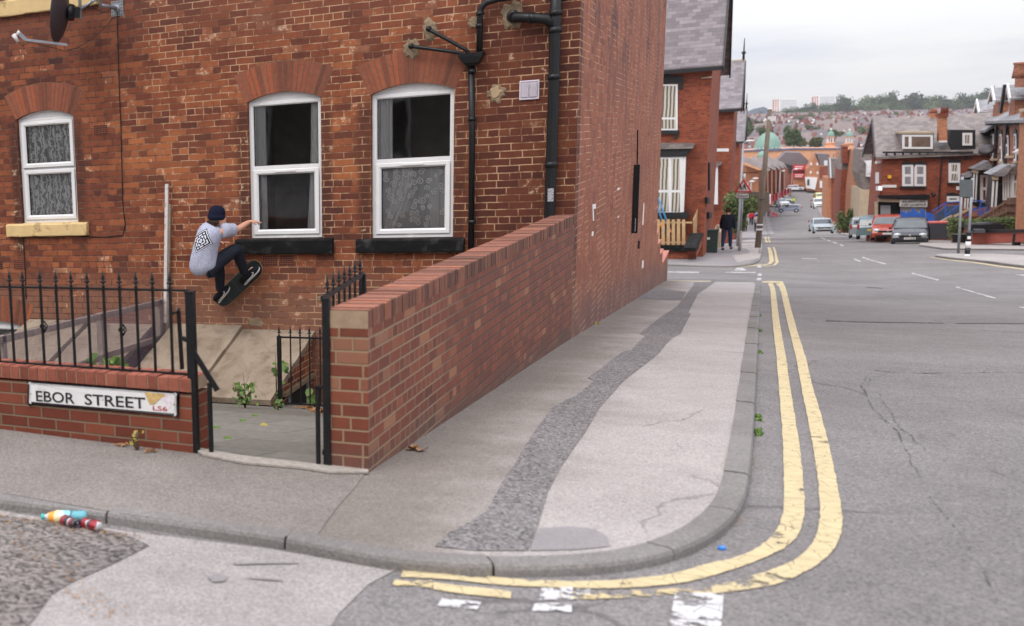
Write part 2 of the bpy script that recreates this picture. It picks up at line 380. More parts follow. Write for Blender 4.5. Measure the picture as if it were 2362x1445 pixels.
def lace_mat():
    t = NT('lace'); v = t.n('TexCoord').outputs['Object']
    d = t.noise(v, 4, 2); vo = t.n('TexVoronoi', {'Vector': t.n('VectorMath', {0: v, 1: t.scalev(t.n('TexNoise', {'Vector': v, 'Scale': 9.}).outputs[1], (.12, .12, .12))}, operation='ADD').outputs[0], 'Scale': 9.}, feature='DISTANCE_TO_EDGE').outputs[0]
    w_ = t.n('TexWave', {'Vector': v, 'Scale': 5.5, 'Distortion': 7., 'Detail': 2., 'Detail Scale': 2.}).outputs[1]
    a = t.m('MAXIMUM', t.rng(vo, .05, .0), t.rng(w_, .55, .75)); a = t.m('MULTIPLY_ADD', a, .55, .36, clamp=True)
    b = t.n('BsdfPrincipled', {'Base Color': (.82, .81, .78, 1), 'Roughness': .9}); tr = t.n('BsdfTransparent')
    mx = t.n('MixShader', {0: a}); t.t.links.new(tr.outputs[0], mx.inputs[1]); t.t.links.new(b.outputs[0], mx.inputs[2]); t.t.links.new(mx.outputs[0], t.out.inputs[0]); return t.mat
m_lace = lace_mat()
def sheer_mat(a=.35):
    t = NT('sheer_cloth'); b = t.n('BsdfPrincipled', {'Base Color': (.82, .81, .78, 1), 'Roughness': .9}); tr = t.n('BsdfTransparent')
    mx = t.n('MixShader', {0: a}); t.t.links.new(tr.outputs[0], mx.inputs[1]); t.t.links.new(b.outputs[0], mx.inputs[2]); t.t.links.new(mx.outputs[0], t.out.inputs[0]); return t.mat
m_sheer = sheer_mat(.42)

def asphalt(name, c1, c2, agg=.35, scale=150., stain=None, cracks=0., bump=.5, spots=0.):
    t = NT(name); P = t.pos(); fine = t.noise(P, scale, 2, .6); vo = t.n('TexVoronoi', {'Vector': P, 'Scale': scale * .9}).outputs[1]
    vx = t.xyz(vo)[0]; med = t.noise(P, 3.1, 5, .6); big = t.noise(P, .45, 4, .6)
    c = t.mix(t.rng(big, .3, .7), c1, c2)
    k = t.m('ADD', t.m('MULTIPLY_ADD', t.m('SUBTRACT', vx, .5), agg, 1.), t.m('MULTIPLY', t.m('SUBTRACT', med, .5), .35))
    c = t.n('VectorMath', {0: c, 1: t.comb(k, k, k)}, operation='MULTIPLY').outputs[0]
    if stain: c = stain(t, P, c, med, big)
    if spots: c = t.mix(t.rng(t.noise(P, 26., 2), .72, .78, 0, spots), c, sr(90, 84, 80))
    h = t.m('MULTIPLY_ADD', vx, .5, fine)
    if cracks:
        w_ = t.n('VectorMath', {0: P, 1: t.scalev(t.n('TexNoise', {'Vector': P, 'Scale': 1.4, 'Detail': 4.}).outputs[1], (.7, .7, 0.))}, operation='ADD').outputs[0]
        e = t.n('TexVoronoi', {'Vector': t.n('VectorMath', {0: w_, 1: (1., .55, 1.)}, operation='MULTIPLY').outputs[0], 'Scale': .5}, feature='DISTANCE_TO_EDGE').outputs[0]
        q = t.m('MULTIPLY', t.rng(e, .008, .002), t.rng(t.noise(P, .55, 3), .5, .56)); c = t.mix(t.m('MULTIPLY', q, cracks), c, sr(70, 64, 64))
    t.bsdf(c, .9, h, bump, .004, spec=.25); return t.mat
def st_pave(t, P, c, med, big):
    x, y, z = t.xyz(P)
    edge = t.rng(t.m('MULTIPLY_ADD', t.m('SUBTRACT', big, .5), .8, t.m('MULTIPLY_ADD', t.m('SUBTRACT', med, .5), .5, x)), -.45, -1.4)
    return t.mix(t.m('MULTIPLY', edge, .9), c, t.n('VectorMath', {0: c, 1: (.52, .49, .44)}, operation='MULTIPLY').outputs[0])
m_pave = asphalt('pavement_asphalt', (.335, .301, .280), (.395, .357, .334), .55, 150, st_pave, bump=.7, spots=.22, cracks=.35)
m_pave2 = asphalt('pavement_old', (.185, .162, .142), (.24, .212, .19), .6, 120, spots=.3)
m_patch = asphalt('trench_patch', (.165, .15, .145), (.20, .182, .176), 1.35, 95., bump=1.)
m_patch_b = asphalt('smooth_patch', (.235, .215, .212), (.28, .256, .252), .25, 170)
m_road = asphalt('road_asphalt', (.168, .153, .146), (.218, .200, .192), .75, 115, cracks=.5, spots=.15)
m_roadl = asphalt('side_road_asphalt', (.27, .244, .228), (.36, .326, .305), .55, 130, spots=.4)
m_rough = asphalt('broken_asphalt', (.10, .09, .085), (.185, .162, .146), 1.4, 62., bump=1.)
def st_kerb(t, P, c, med, big): return c
m_kerb = asphalt('kerb_concrete', (.165, .15, .138), (.235, .217, .203), .4, 120)
m_cem = asphalt('threshold_cement', (.33, .29, .25), (.42, .38, .33), .3, 60)
def worn(name, col, wear, sc=9.):
    t = NT(name); P = t.pos(); n1 = t.noise(P, sc, 6, .7); n2 = t.noise(P, 2.2, 3)
    a = t.rng(t.m('MULTIPLY_ADD', n2, .5, n1), wear, wear + .05); vo = t.n('TexVoronoi', {'Vector': P, 'Scale': 9.}, feature='DISTANCE_TO_EDGE').outputs[0]
    a = t.m('MULTIPLY', a, t.rng(vo, .004, .02, .35, 1.)) ; k = t.rng(n1, .3, .7, .88, 1.06)
    b = t.n('BsdfPrincipled', {'Base Color': t.n('VectorMath', {0: tuple(col), 1: t.comb(k, k, k)}, operation='MULTIPLY').outputs[0], 'Roughness': .8}); tr = t.n('BsdfTransparent')
    mx = t.n('MixShader', {0: a}); t.t.links.new(tr.outputs[0], mx.inputs[1]); t.t.links.new(b.outputs[0], mx.inputs[2]); t.t.links.new(mx.outputs[0], t.out.inputs[0]); return t.mat
m_yel = worn('yellow_line_paint', (.57, .46, .26), .58)
m_yelw = worn('yellow_line_worn', (.54, .43, .23), .74)
m_whl = worn('white_line_paint', (.58, .56, .55), .70)

# ------------------------------------------------------------------ ground sheets
def sheet(name, xy, off, mats, kind='structure', hf=None, thick=0.):
    """flat polygon (world xy) draped on the pavement profile at height off"""
    hf = hf or HP
    bm = bmesh.new(); f = bm.faces.new([bm.verts.new((p[0], p[1], 0)) for p in xy])
    bmesh.ops.triangulate(bm, faces=[f])
    ys = [p[1] for p in xy]; xs = [p[0] for p in xy]
    for k in KY:
        if min(ys) < k < max(ys):
            bmesh.ops.bisect_plane(bm, geom=bm.verts[:] + bm.edges[:] + bm.faces[:], plane_co=(0, k, 0), plane_no=(0, 1, 0))
    for k in (-12, 3):
        if min(xs) < k < max(xs):
            bmesh.ops.bisect_plane(bm, geom=bm.verts[:] + bm.edges[:] + bm.faces[:], plane_co=(k, 0, 0), plane_no=(1, 0, 0))
    for v in bm.verts: v.co.z = hf(v.co.x, v.co.y) + off
    for f in bm.faces:
        if f.normal.z < 0: f.normal_flip()
    bmesh.ops.recalc_face_normals(bm, faces=bm.faces)
    if sum(f.normal.z for f in bm.faces) < 0:
        for f in bm.faces: f.normal_flip()
    if thick:
        r = bmesh.ops.extrude_face_region(bm, geom=bm.faces[:])
        for e in r['geom']:
            if isinstance(e, bmesh.types.BMVert): e.co.z += thick
    me = bpy.data.meshes.new(name); bm.to_mesh(me); bm.free()
    me.materials.append(mats); o = bpy.data.objects.new(name, me); COL.objects.link(o)
    return tag(o, kind=kind)
RO = -KERB
sheet('road', [(-70, -25), (70, -25), (70, 420), (-70, 420), (-70, 37.7), (-1.75, 37.7), (-1.75, 6.5), (-14, 7.3), (-70, 7.3)], RO, m_road)
def gxy(pts, off=0.): return [tuple(G(x, y, off))[:2] for x, y in pts]
kerb_px = [(0, 1152), (150, 1171), (290, 1191), (620, 1236), (730, 1256), (900, 1290), (1080, 1303), (1250, 1305), (1420, 1296), (1540, 1275), (1640, 1235), (1700, 1185), (1724, 1140), (1733, 1080), (1740, 1000), (1745, 900), (1751, 760), (1755, 656)]
kxy = gxy(kerb_px)
def smooth(pts, it=1):
    for _ in range(it):
        q = [pts[0]]
        for a, b in zip(pts, pts[1:]): q += [tuple(lerp(np.array(a), np.array(b), .25)), tuple(lerp(np.array(a), np.array(b), .75))]
        pts = q + [pts[-1]]
    return pts
kxy = smooth(kxy, 2); k0 = np.array(kxy[0]); dk = k0 - np.array(kxy[3]); dk /= np.linalg.norm(dk)
kxy = [tuple(k0 + dk * 12)] + kxy
def offset(pts, d):
    out = []
    for i, p in enumerate(pts):
        a = np.array(pts[max(i - 1, 0)]); b = np.array(pts[min(i + 1, len(pts) - 1)]); t = b - a; t /= np.linalg.norm(t)
        out.append((p[0] - t[1] * d, p[1] + t[0] * d))
    return out
kin = offset(kxy, .125)
far = [(kxy[-1][0] - .15, 37.75), (-1.1, 37.7), (-1.6, 37.7)]
sheet('pavement', kin + far + [(-1.6, 13.2), (-1.74, 6.32), (-2.6, 6.3), (-14, 7.2), (-14, kin[0][1])], 0., m_pave)
def kerb(name, outer, w=.125, top=0., joint=.9, hf=None):
    """kerb stones with open joints; top edge rounded"""
    hf = hf or HP
    L = [0.]
    for a, b in zip(outer, outer[1:]): L.append(L[-1] + math.hypot(b[0] - a[0], b[1] - a[1]))
    def P(s):
        i = min(max(np.searchsorted(L, s) - 1, 0), len(L) - 2); t = (s - L[i]) / max(L[i + 1] - L[i], 1e-6)
        a, b = np.array(outer[i]), np.array(outer[i + 1]); q = a + (b - a) * t; tt = (b - a) / np.linalg.norm(b - a); return q, np.array([-tt[1], tt[0]])
    mb = MB(); s = 0.; rnd = random.Random(5)
    while s < L[-1] - .05:
        e = min(s + joint, L[-1]); n_ = max(2, int((e - s) / .12) + 1); dz = rnd.uniform(-.006, .005); vs = []
        prof = [(0, -.2), (.004, -.022), (.012, -.006), (.028, .0), (w, .002), (w, -.2)]
        for i in range(n_):
            q, nn = P(lerp(s + .006, e - .006, i / (n_ - 1)))
            for a, h in prof: p = q + nn * a; vs.append((p[0], p[1], hf(p[0], p[1]) + top + h + dz))
        k = len(prof); fs = [(i * k + j, i * k + j + 1, (i + 1) * k + j + 1, (i + 1) * k + j) for i in range(n_ - 1) for j in range(k - 1)]
        fs += [tuple(range(k)), tuple((n_ - 1) * k + j for j in range(k))[::-1]]
        mb.add(vs, fs); s = e
    return tag(mb.build(name, m_kerb), kind='structure')
kerb('kerb', kxy, top=.004)
# pavement patches
sheet('pavement_patch', gxy([(-1500, 1000), (-60, 985), (440, 1046), (560, 1062), (740, 1086), (842, 1094), (815, 1130), (775, 1175), (722, 1250), (620, 1232), (290, 1188), (0, 1138), (-1500, 900)])[1:-1] + [(-9, 5.1), (-9, 6.7)], .004, m_pave2)
sheet('trench_patch', gxy([(1651, 650), (1610, 679), (1588, 722), (1594, 724), (1570, 771), (1552, 780), (1520, 816), (1480, 848), (1439, 879), (1383, 942), (1349, 1000), (1294, 1078), (1264, 1135), (1240, 1217), (1218, 1272), (1100, 1272), (1002, 1262), (1037, 1230), (1088, 1203), (1123, 1180), (1156, 1118), (1183, 1078), (1230, 1000), (1270, 945), (1300, 926), (1327, 915), (1372, 879), (1356, 873), (1439, 810), (1455, 810), (1489, 776), (1475, 771), (1525, 731), (1561, 708), (1599, 659), (1601, 652)]), .004, m_patch)
sheet('pavement_patch', gxy([(1243, 1221), (1310, 1216), (1372, 1222), (1400, 1240), (1408, 1262), (1330, 1270), (1222, 1272)]), .004, m_patch_b)
sheet('pavement_patch', gxy([(1466, 688), (1572, 694), (1583, 674), (1505, 664)]), .005, m_patch)
# side street surface, broken patch, main road edge
sheet('side_road', gxy([(-900, 1500), (-900, 1100), (0, 1180), (290, 1228), (620, 1268), (900, 1318), (925, 1310), (850, 1350), (780, 1420), (700, 1560), (300, 1800)], RO), RO + .004, m_roadl)
sheet('broken_road_patch', gxy([(-700, 1500), (-700, 1130), (0, 1190), (150, 1215), (280, 1232), (345, 1262), (290, 1290), (250, 1310), (170, 1345), (120, 1375), (70, 1445), (30, 1560)], RO), RO + .008, m_rough)
sheet('threshold', gxy([(438, 1036), (560, 1058), (735, 1078), (848, 1088), (850, 1096), (760, 1096), (700, 1086), (560, 1074), (470, 1056)]), .008, m_cem, thick=.012)
# markings
def strip(name, pairs, mat, off=RO + .006, sub=8):
    a = [np.array(tuple(G(x0, y0, RO))[:2]) for x0, y0, x1, y1 in pairs]; b = [np.array(tuple(G(x1, y1, RO))[:2]) for x0, y0, x1, y1 in pairs]
    a = smooth([tuple(p) for p in a], 1 if len(a) > 2 else 0); b = smooth([tuple(p) for p in b], 1 if len(b) > 2 else 0); mb = MB(); vs = []
    for p, q in zip(a, b): vs += [(p[0], p[1], HP(*p) + off), (q[0], q[1], HP(*q) + off)]
    # extra rows so the strip follows the profile
    V = []
    for i in range(len(a) - 1):
        for k in range(sub):
            t = k / sub
            for s_ in (a, b):
                x = lerp(s_[i][0], s_[i + 1][0], t); y = lerp(s_[i][1], s_[i + 1][1], t); V.append((x, y, HP(x, y) + off))
    for s_ in (a, b): V.append((s_[-1][0], s_[-1][1], HP(*s_[-1]) + off))
    if mat.name[:4] in ('yell', 'whit'):
        rn_ = random.Random(len(V)); V = [(x + rn_.gauss(0, .0014), y + rn_.gauss(0, .0014), z) for x, y, z in V]
    mb.add(V, [(2 * i, 2 * i + 1, 2 * i + 3, 2 * i + 2) for i in range(len(V) // 2 - 1)])
    return tag(mb.build(name, mat), kind='structure')
strip('yellow_line', [(1771, 655, 1782, 653), (1777, 665, 1788, 664), (1781, 740, 1797, 740), (1795, 875, 1819, 875), (1806, 1010, 1842, 1010), (1809, 1136, 1856, 1136), (1806, 1200, 1855, 1205), (1770, 1255, 1830, 1258), (1700, 1290, 1740, 1300), (1628, 1303, 1640, 1333), (1560, 1326, 1562, 1350), (1460, 1338, 1460, 1359), (1376, 1344, 1376, 1361), (1240, 1342, 1240, 1357), (1139, 1334, 1139, 1352), (1037, 1323, 1037, 1339), (929, 1317, 926, 1334)], m_yel)
strip('yellow_line', [(1790, 655, 1806, 652), (1799, 664, 1812, 662), (1815, 740, 1831, 740), (1844, 875, 1869, 875), (1870, 1000, 1906, 1000), (1886, 1102, 1928, 1102), (1893, 1187, 1944, 1187), (1883, 1244, 1940, 1244), (1850, 1285, 1905, 1295), (1798, 1312, 1810, 1348), (1696, 1343, 1700, 1367), (1640, 1354, 1642, 1372)], m_yel)
strip('yellow_line', [(1640, 1354, 1642, 1372), (1560, 1361, 1560, 1373), (1450, 1366, 1450, 1382), (1359, 1369, 1359, 1386), (1290, 1370, 1290, 1384)], m_yelw)
strip('yellow_line', [(1180, 1368, 1178, 1384), (1140, 1362, 1140, 1380), (1057, 1354, 1055, 1372), (1000, 1346, 998, 1362)], m_yel)
strip('yellow_line', [(1000, 1342, 998, 1360), (950, 1338, 945, 1352), (910, 1340, 905, 1356)], m_yelw)
strip('yellow_line', [(1758, 650, 1758, 653), (1780, 649, 1780, 653), (1806, 650, 1806, 653)], m_yel)
strip('yellow_line', [(1530, 648, 1530, 650), (1640, 648.5, 1640, 650)], m_yel)
for q in ([(1248, 1358, 1246, 1386), (1320, 1356, 1322, 1388)], [(1330, 1362, 1330, 1376), (1362, 1362, 1360, 1374)], [(1232, 1396, 1228, 1412), (1318, 1394, 1318, 1416)],
          [(1556, 1370, 1545, 1445), (1668, 1372, 1664, 1445)], [(1545, 1445, 1535, 1520), (1664, 1445, 1660, 1520)], [(1018, 1384, 1010, 1400), (1110, 1392, 1100, 1410)],
          [(1535, 627, 1535, 629.5), (1612, 628, 1612, 630)], [(1674, 628, 1674, 630), (1742, 628, 1742, 630)], [(1699, 618, 1694, 625), (1715, 618, 1722, 625)], [(1748, 613, 1745, 618), (1757, 613, 1757, 618)],
          [(1750, 631, 1747, 637), (1757, 631, 1757, 637)], [(1746, 642, 1744, 648), (1756, 642, 1756, 648)],
          [(2206, 661, 2204, 663), (2298, 688, 2292, 690)], [(2105, 630, 2103, 632), (2166, 646, 2162, 648)], [(2010, 600, 2008, 602), (2045, 609, 2042, 611)], [(1893, 547, 1891, 549), (1905, 551, 1903, 553.5)], [(1909, 553, 1907, 555), (1917, 556, 1915, 559)], [(1922, 558, 1920, 560), (1932, 561.5, 1930, 564)], [(1938, 563.5, 1936, 566), (1946, 566.5, 1944, 569)],
          [(1971, 597, 1969, 599), (1986, 603, 1983, 605)], [(1990, 593, 1988, 595), (2007, 599, 2005, 601)], [(1850, 596, 1850, 597.5), (1885, 597, 1885, 598.5)], [(2342, 633, 2342, 635), (2362, 634, 2362, 636.5)], [(2350, 707, 2350, 709), (2380, 714, 2380, 717)]):
    strip('white_line', q, m_whl, sub=6)
strip('yellow_line', [(1757, 610, 1757, 612), (1700, 615.5, 1700, 617.5), (1640, 615.5, 1640, 617.5), (1560, 610, 1560, 612)], m_yel)
strip('yellow_line', [(1770, 571, 1776, 571), (1773, 590, 1783, 590), (1776, 608, 1786, 607), (1758, 612, 1758, 614)], m_yel)
strip('yellow_line', [(1782, 571, 1786, 571), (1787, 592, 1792, 592), (1790, 612, 1798, 611), (1760, 614.5, 1760, 616)], m_yel)
strip('yellow_line', [(1763, 548, 1768, 548), (1767, 560, 1772, 560)], m_yel); strip('yellow_line', [(1771, 548, 1775, 548), (1774, 560, 1778, 560)], m_yel)
strip('yellow_line', [(1759, 500, 1761, 500), (1757, 541, 1760, 541)], m_yel); strip('yellow_line', [(1762, 503, 1764, 503), (1761, 541, 1764, 541)], m_yel)
for q in ([(478, 1335), (500, 1328), (524, 1334), (520, 1346), (492, 1348)], [(535, 1303), (690, 1302), (688, 1304.5), (600, 1306), (545, 1308)], [(556, 1337), (628, 1339), (660, 1346), (600, 1342)]): sheet('pothole', gxy(q, RO), RO + .010, m_patch_b)
# tar joints and long cracks in the road
m_tar = worn('tar_joint', (.085, .078, .076), .66, 5.); m_crk = worn('hairline_crack', (.075, .068, .066), .76, 30.)
strip('tar_joint', [(1905, 739, 1905, 742.5), (2000, 742.5, 2000, 744.5), (2200, 746, 2200, 747.4), (2362, 746.5, 2362, 748), (2500, 746.5, 2500, 748.5)], m_tar)
strip('road_crack', [(2000, 852, 2000, 854), (2060, 860, 2060, 863), (2200, 861, 2200, 863.), (2362, 858, 2362, 860.5), (2450, 858, 2450, 860.5)], m_crk)
def crack(pts, wd, seed=1):
    rn = random.Random(seed); P2 = []
    for (a, b) in zip(pts, pts[1:]):
        for k in range(5): t = k / 5; P2.append((lerp(a[0], b[0], t) + rn.uniform(-6, 6), lerp(a[1], b[1], t) + rn.uniform(-2, 2)))
    P2.append(pts[-1]); strip('road_crack', [(x, y, x + wd * rn.uniform(.4, 1.2), y) for x, y in P2], m_crk, sub=1)
crack([(1998, 872), (1985, 900), (2015, 950), (2070, 1000), (2110, 1090), (2150, 1160), (2215, 1240), (2250, 1290), (2290, 1380), (2350, 1445)], 5, 3)
crack([(2030, 910), (2060, 970), (2110, 1020), (2150, 1060)], 3, 4); crack([(2060, 860), (2005, 875), (1998, 890)], 4, 6)
strip('tar_joint', [(2000, 582 + 80, 2000, 667 - 3), (2035, 665, 2035, 667)], m_tar)

# ------------------------------------------------------------------ the brick house in front
WF = Wall((-12, YF), (XG, YF))
def F(px, py, o=0.): return WF.at(px, py, o)
house = thing('brick_house', 'big weathered red brick house end with white arched windows, the skateboarder riding its wall', 'house', (-1.45, 13.9, -2.3))
W1 = (-8.573, -7.673, -.835, .60); W2 = (-5.20, -4.272, -1.10, .585); W3 = (-3.672, -2.732, -1.12, .56)
W0 = (-8.47, -7.52, 2.20, 3.8); WB = (-9.7, -8.60, -3.2, -2.33)
def front_wall():
    mb = MB(); xs = [-13, XG]; zs = [-3.6, 7.]; holes = []
    for a, b, c, d in (W1, W2, W3, W0, WB):
        rise = .1; holes.append((a, b, c, d + rise)); xs += [a, b]; zs += [c, d + rise]
    xs = sorted(set(xs)); zs = sorted(set(zs)); nz = len(zs) - 1
    for i in range(len(xs) - 1):
        z0 = None
        for j in range(nz + 1):
            solid = False
            if j < nz:
                cx_, cz = (xs[i] + xs[i + 1]) / 2, (zs[j] + zs[j + 1]) / 2
                solid = not any(a < cx_ < b and c < cz < d for a, b, c, d in holes)
            if solid and z0 is None: z0 = zs[j]
            if not solid and z0 is not None:
                mb.box(xs[i], xs[i + 1], YF, YF + .3, z0, zs[j]); z0 = None
    mb.build('front_wall', m_facade, house)
front_wall()
g = MB(); g.box(XG - .25, XG - .001, YF + .001, 31.4, -4.8, 7.); g.build('gable_wall', m_gable, house)
g = MB(); g.box(-13, XG - .3, 31.1, 31.38, -4.8, 7.); g.build('rear_wall', m_facade, house)
g = MB(); yr = (YF + 31.4) / 2; hh = 7.
g.prism([Vector((XG, YF + .02, hh)), Vector((XG, 31.38, hh)), Vector((XG, yr, hh + 6))], (-.25, 0, 0)); g.build('gable_peak', m_gable, house)
def slate_mat(name, c1, c2, world=True, L=.26, H=.16):
    t = NT(name)
    g_ = t.n('NewGeometry') if world else t.n('TexCoord'); P = g_.outputs['Position' if world else 'Object']; N_ = g_.outputs['True Normal' if world else 'Normal']
    x, y, z = t.xyz(P); nx, ny, nz = t.xyz(N_); side = t.m('GREATER_THAN', t.m('ABSOLUTE', nx), t.m('ABSOLUTE', ny))
    u = t.m('ADD', t.m('MULTIPLY', y, side), t.m('MULTIPLY', x, t.m('SUBTRACT', 1, side))); v = t.m('MULTIPLY', z, 1.35)
    row = t.m('FLOOR', t.m('DIVIDE', v, H)); fv = t.m('MULTIPLY', t.m('FRACT', t.m('DIVIDE', v, H)), H)
    ur = t.m('ADD', t.m('DIVIDE', u, L), t.m('MULTIPLY', row, .5)); fu = t.m('MULTIPLY', t.m('FRACT', ur), L)
    w1 = t.n('TexWhiteNoise', {'Vector': t.comb(t.m('FLOOR', ur), row, 0.)}).outputs[0]
    med = t.noise(P, 3., 5, .65)
    c = t.mix(t.rng(t.m('ADD', t.m('MULTIPLY', w1, .7), t.m('MULTIPLY', med, .4)), .2, .9, smooth=False), c1, c2)
    e = t.m('MINIMUM', t.rng(fv, 0, .022), t.rng(t.m('MINIMUM', fu, t.m('SUBTRACT', L, fu)), 0, .01, .4, 1.))
    c = t.mix(t.m('MULTIPLY', t.m('SUBTRACT', 1, e), .7), c, (.05, .045, .045))
    c = t.mix(t.rng(t.noise(P, 9., 4), .64, .74, 0, .3), c, sr(180, 176, 166))
    t.bsdf(c, .6, t.m('ADD', e, t.m('MULTIPLY', w1, .3)), .5, .01, spec=.4); return t.mat
m_slate = slate_mat('slate_roof', sr(104, 96, 98), sr(136, 126, 128), H=.2, L=.3)
m_slate2 = slate_mat('mossy_slate_roof', sr(106, 96, 92), sr(138, 126, 120))
g = MB(); g.prism([Vector((XG + .15, YF - .3, hh - .2)), Vector((XG + .15, yr, hh + 6.1)), Vector((XG + .15, 31.7, hh - .2)), Vector((XG + .15, 31.7, hh - .05)), Vector((XG + .15, yr, hh + 6.3)), Vector((XG + .15, YF - .3, hh - .05))], (-12, 0, 0)); g.build('roof', m_slate, house)

def arch_parts(parent, wx0, wx1, zs_, rise=.095, ring=.36, nb=19, seed=1, wallm=m_arch, Y=YF, th=.12):
    """a segmental arch of tapered brick voussoirs over an opening"""
    cx_ = (wx0 + wx1) / 2; hw = (wx1 - wx0) / 2 + .01; Rr = (hw * hw + rise * rise) / (2 * rise); cz = zs_ + rise - Rr; th0 = math.asin(hw / Rr)
    mb = MB(); rnd = random.Random(seed)
    P = lambda r, a: Vector((cx_ + r * math.sin(a), Y - .004, cz + r * math.cos(a)))
    for i in range(nb):
        a0 = lerp(-th0, th0, i / nb) + .0045; a1 = lerp(-th0, th0, (i + 1) / nb) - .0045; d = rnd.uniform(-.002, .002)
        mb.prism([P(Rr, a0) + Vector((0, d, 0)), P(Rr + ring, a0) + Vector((0, d, 0)), P(Rr + ring, a1) + Vector((0, d, 0)), P(Rr, a1) + Vector((0, d, 0))], (0, th, 0))
    a = mb.build('arch', wallm, parent)
    mb = MB(); n_ = 14; al = [lerp(-th0, th0, i / n_) for i in range(n_ + 1)]
    pts = [P(Rr + .002, q) + Vector((0, .003, 0)) for q in al] + [P(Rr + ring + .008, q * 1.02) + Vector((0, .003, 0)) for q in al[::-1]]
    for i in range(n_):
        mb.prism([pts[i], pts[i + 1], pts[2 * n_ - i], pts[2 * n_ + 1 - i]], (0, th - .01, 0))
    mb.build('arch_mortar', paint('arch_mortar_mix', sr(116, 86, 66), .95, .2, 12), a)
    return cx_, cz, Rr, th0
def frame_ring(mb, x0, x1, z0, z1, y, w, d, mi=0, wb=None):
    """mitred rectangular ring with a bevelled inner lip"""
    wb = wb or w; q = w * .3
    o = [(x0, z0), (x1, z0), (x1, z1), (x0, z1)]; i1 = [(x0 + w - q, z0 + wb - q), (x1 - w + q, z0 + wb - q), (x1 - w + q, z1 - w + q), (x0 + w - q, z1 - w + q)]
    i2 = [(x0 + w, z0 + wb), (x1 - w, z0 + wb), (x1 - w, z1 - w), (x0 + w, z1 - w)]
    V = [Vector((a, y + .004, b)) for a, b in o] + [Vector((a + (.006 if a < (x0 + x1) / 2 else -.006), y, b + (.006 if b < (z0 + z1) / 2 else -.006))) for a, b in o] + [Vector((a, y, b)) for a, b in i1] + [Vector((a, y + q, b)) for a, b in i2] + [Vector((a, y + d, b)) for a, b in i2] + [Vector((a, y + d, b)) for a, b in o]
    fs = []
    for k in range(5):
        for j in range(4): fs.append((k * 4 + j, k * 4 + (j + 1) % 4, (k + 1) * 4 + (j + 1) % 4, (k + 1) * 4 + j))
    mb.add(V, fs, mi)
def curtain(x0, x1, z0, z1, y, folds, amp=.02, gather=None, mat=None, name='curtain', parent=None, seed=0):
    """hanging cloth with folds; gather = (x0,x1) it narrows to at the bottom"""
    rn = random.Random(seed); n_ = int(folds * 8); rows = 14; vs = []
    ph = [rn.uniform(0, 6) for _ in range(3)]
    for j in range(rows + 1):
        t = j / rows; z = lerp(z1, z0, t); s = t * t * .9 if gather else 0
        a, b = (lerp(x0, gather[0], s), lerp(x1, gather[1], s)) if gather else (x0, x1)
        for i in range(n_ + 1):
            u = i / n_; vs.append((lerp(a, b, u), y + amp * math.sin(u * folds * 6.283 + ph[0] + .4 * math.sin(t * 3)) + amp * .5 * math.sin(u * folds * 2.9 + ph[1]), z))
    fs = [(j * (n_ + 1) + i, j * (n_ + 1) + i + 1, (j + 1) * (n_ + 1) + i + 1, (j + 1) * (n_ + 1) + i) for j in range(rows) for i in range(n_)]
    mb = MB(); mb.add(vs, fs, 0, True); return mb.build(name, mat or m_curt, parent, fix=False)
def spirals(x0, x1, z0, z1, y, n_, parent, seed=2):
    rn = random.Random(seed); mb = MB(); placed = []
    for _ in range(n_ * 12):
        if len(placed) >= n_: break
        cx_, cz, r = rn.uniform(x0 + .03, x1 - .03), rn.uniform(z0 + .03, z1 - .03), rn.uniform(.028, .05)
        if any((cx_ - a) ** 2 + (cz - b) ** 2 < (r + c) ** 2 * .62 for a, b, c in placed): continue
        placed.append((cx_, cz, r)); ph = rn.uniform(0, 6.28); sg = rn.choice((-1, 1)); pts = []
        for i in range(26):
            t = i / 25; a = ph + sg * t * 9.5; rr = r * (1 - .82 * t); pts.append(Vector((cx_ + rr * math.cos(a), y, cz + rr * math.sin(a))))
        vs = []
        for i, p in enumerate(pts):
            tt = (pts[min(i + 1, 25)] - pts[max(i - 1, 0)]).normalized(); nn = Vector((-tt.z, 0, tt.x)) * .0048; vs += [p + nn, p - nn]
        mb.add(vs, [(2 * i, 2 * i + 1, 2 * i + 3, 2 * i + 2) for i in range(25)])
    return mb.build('curtain_pattern', paint('white_embroidery', sr(222, 220, 214), .9), parent, fix=False)
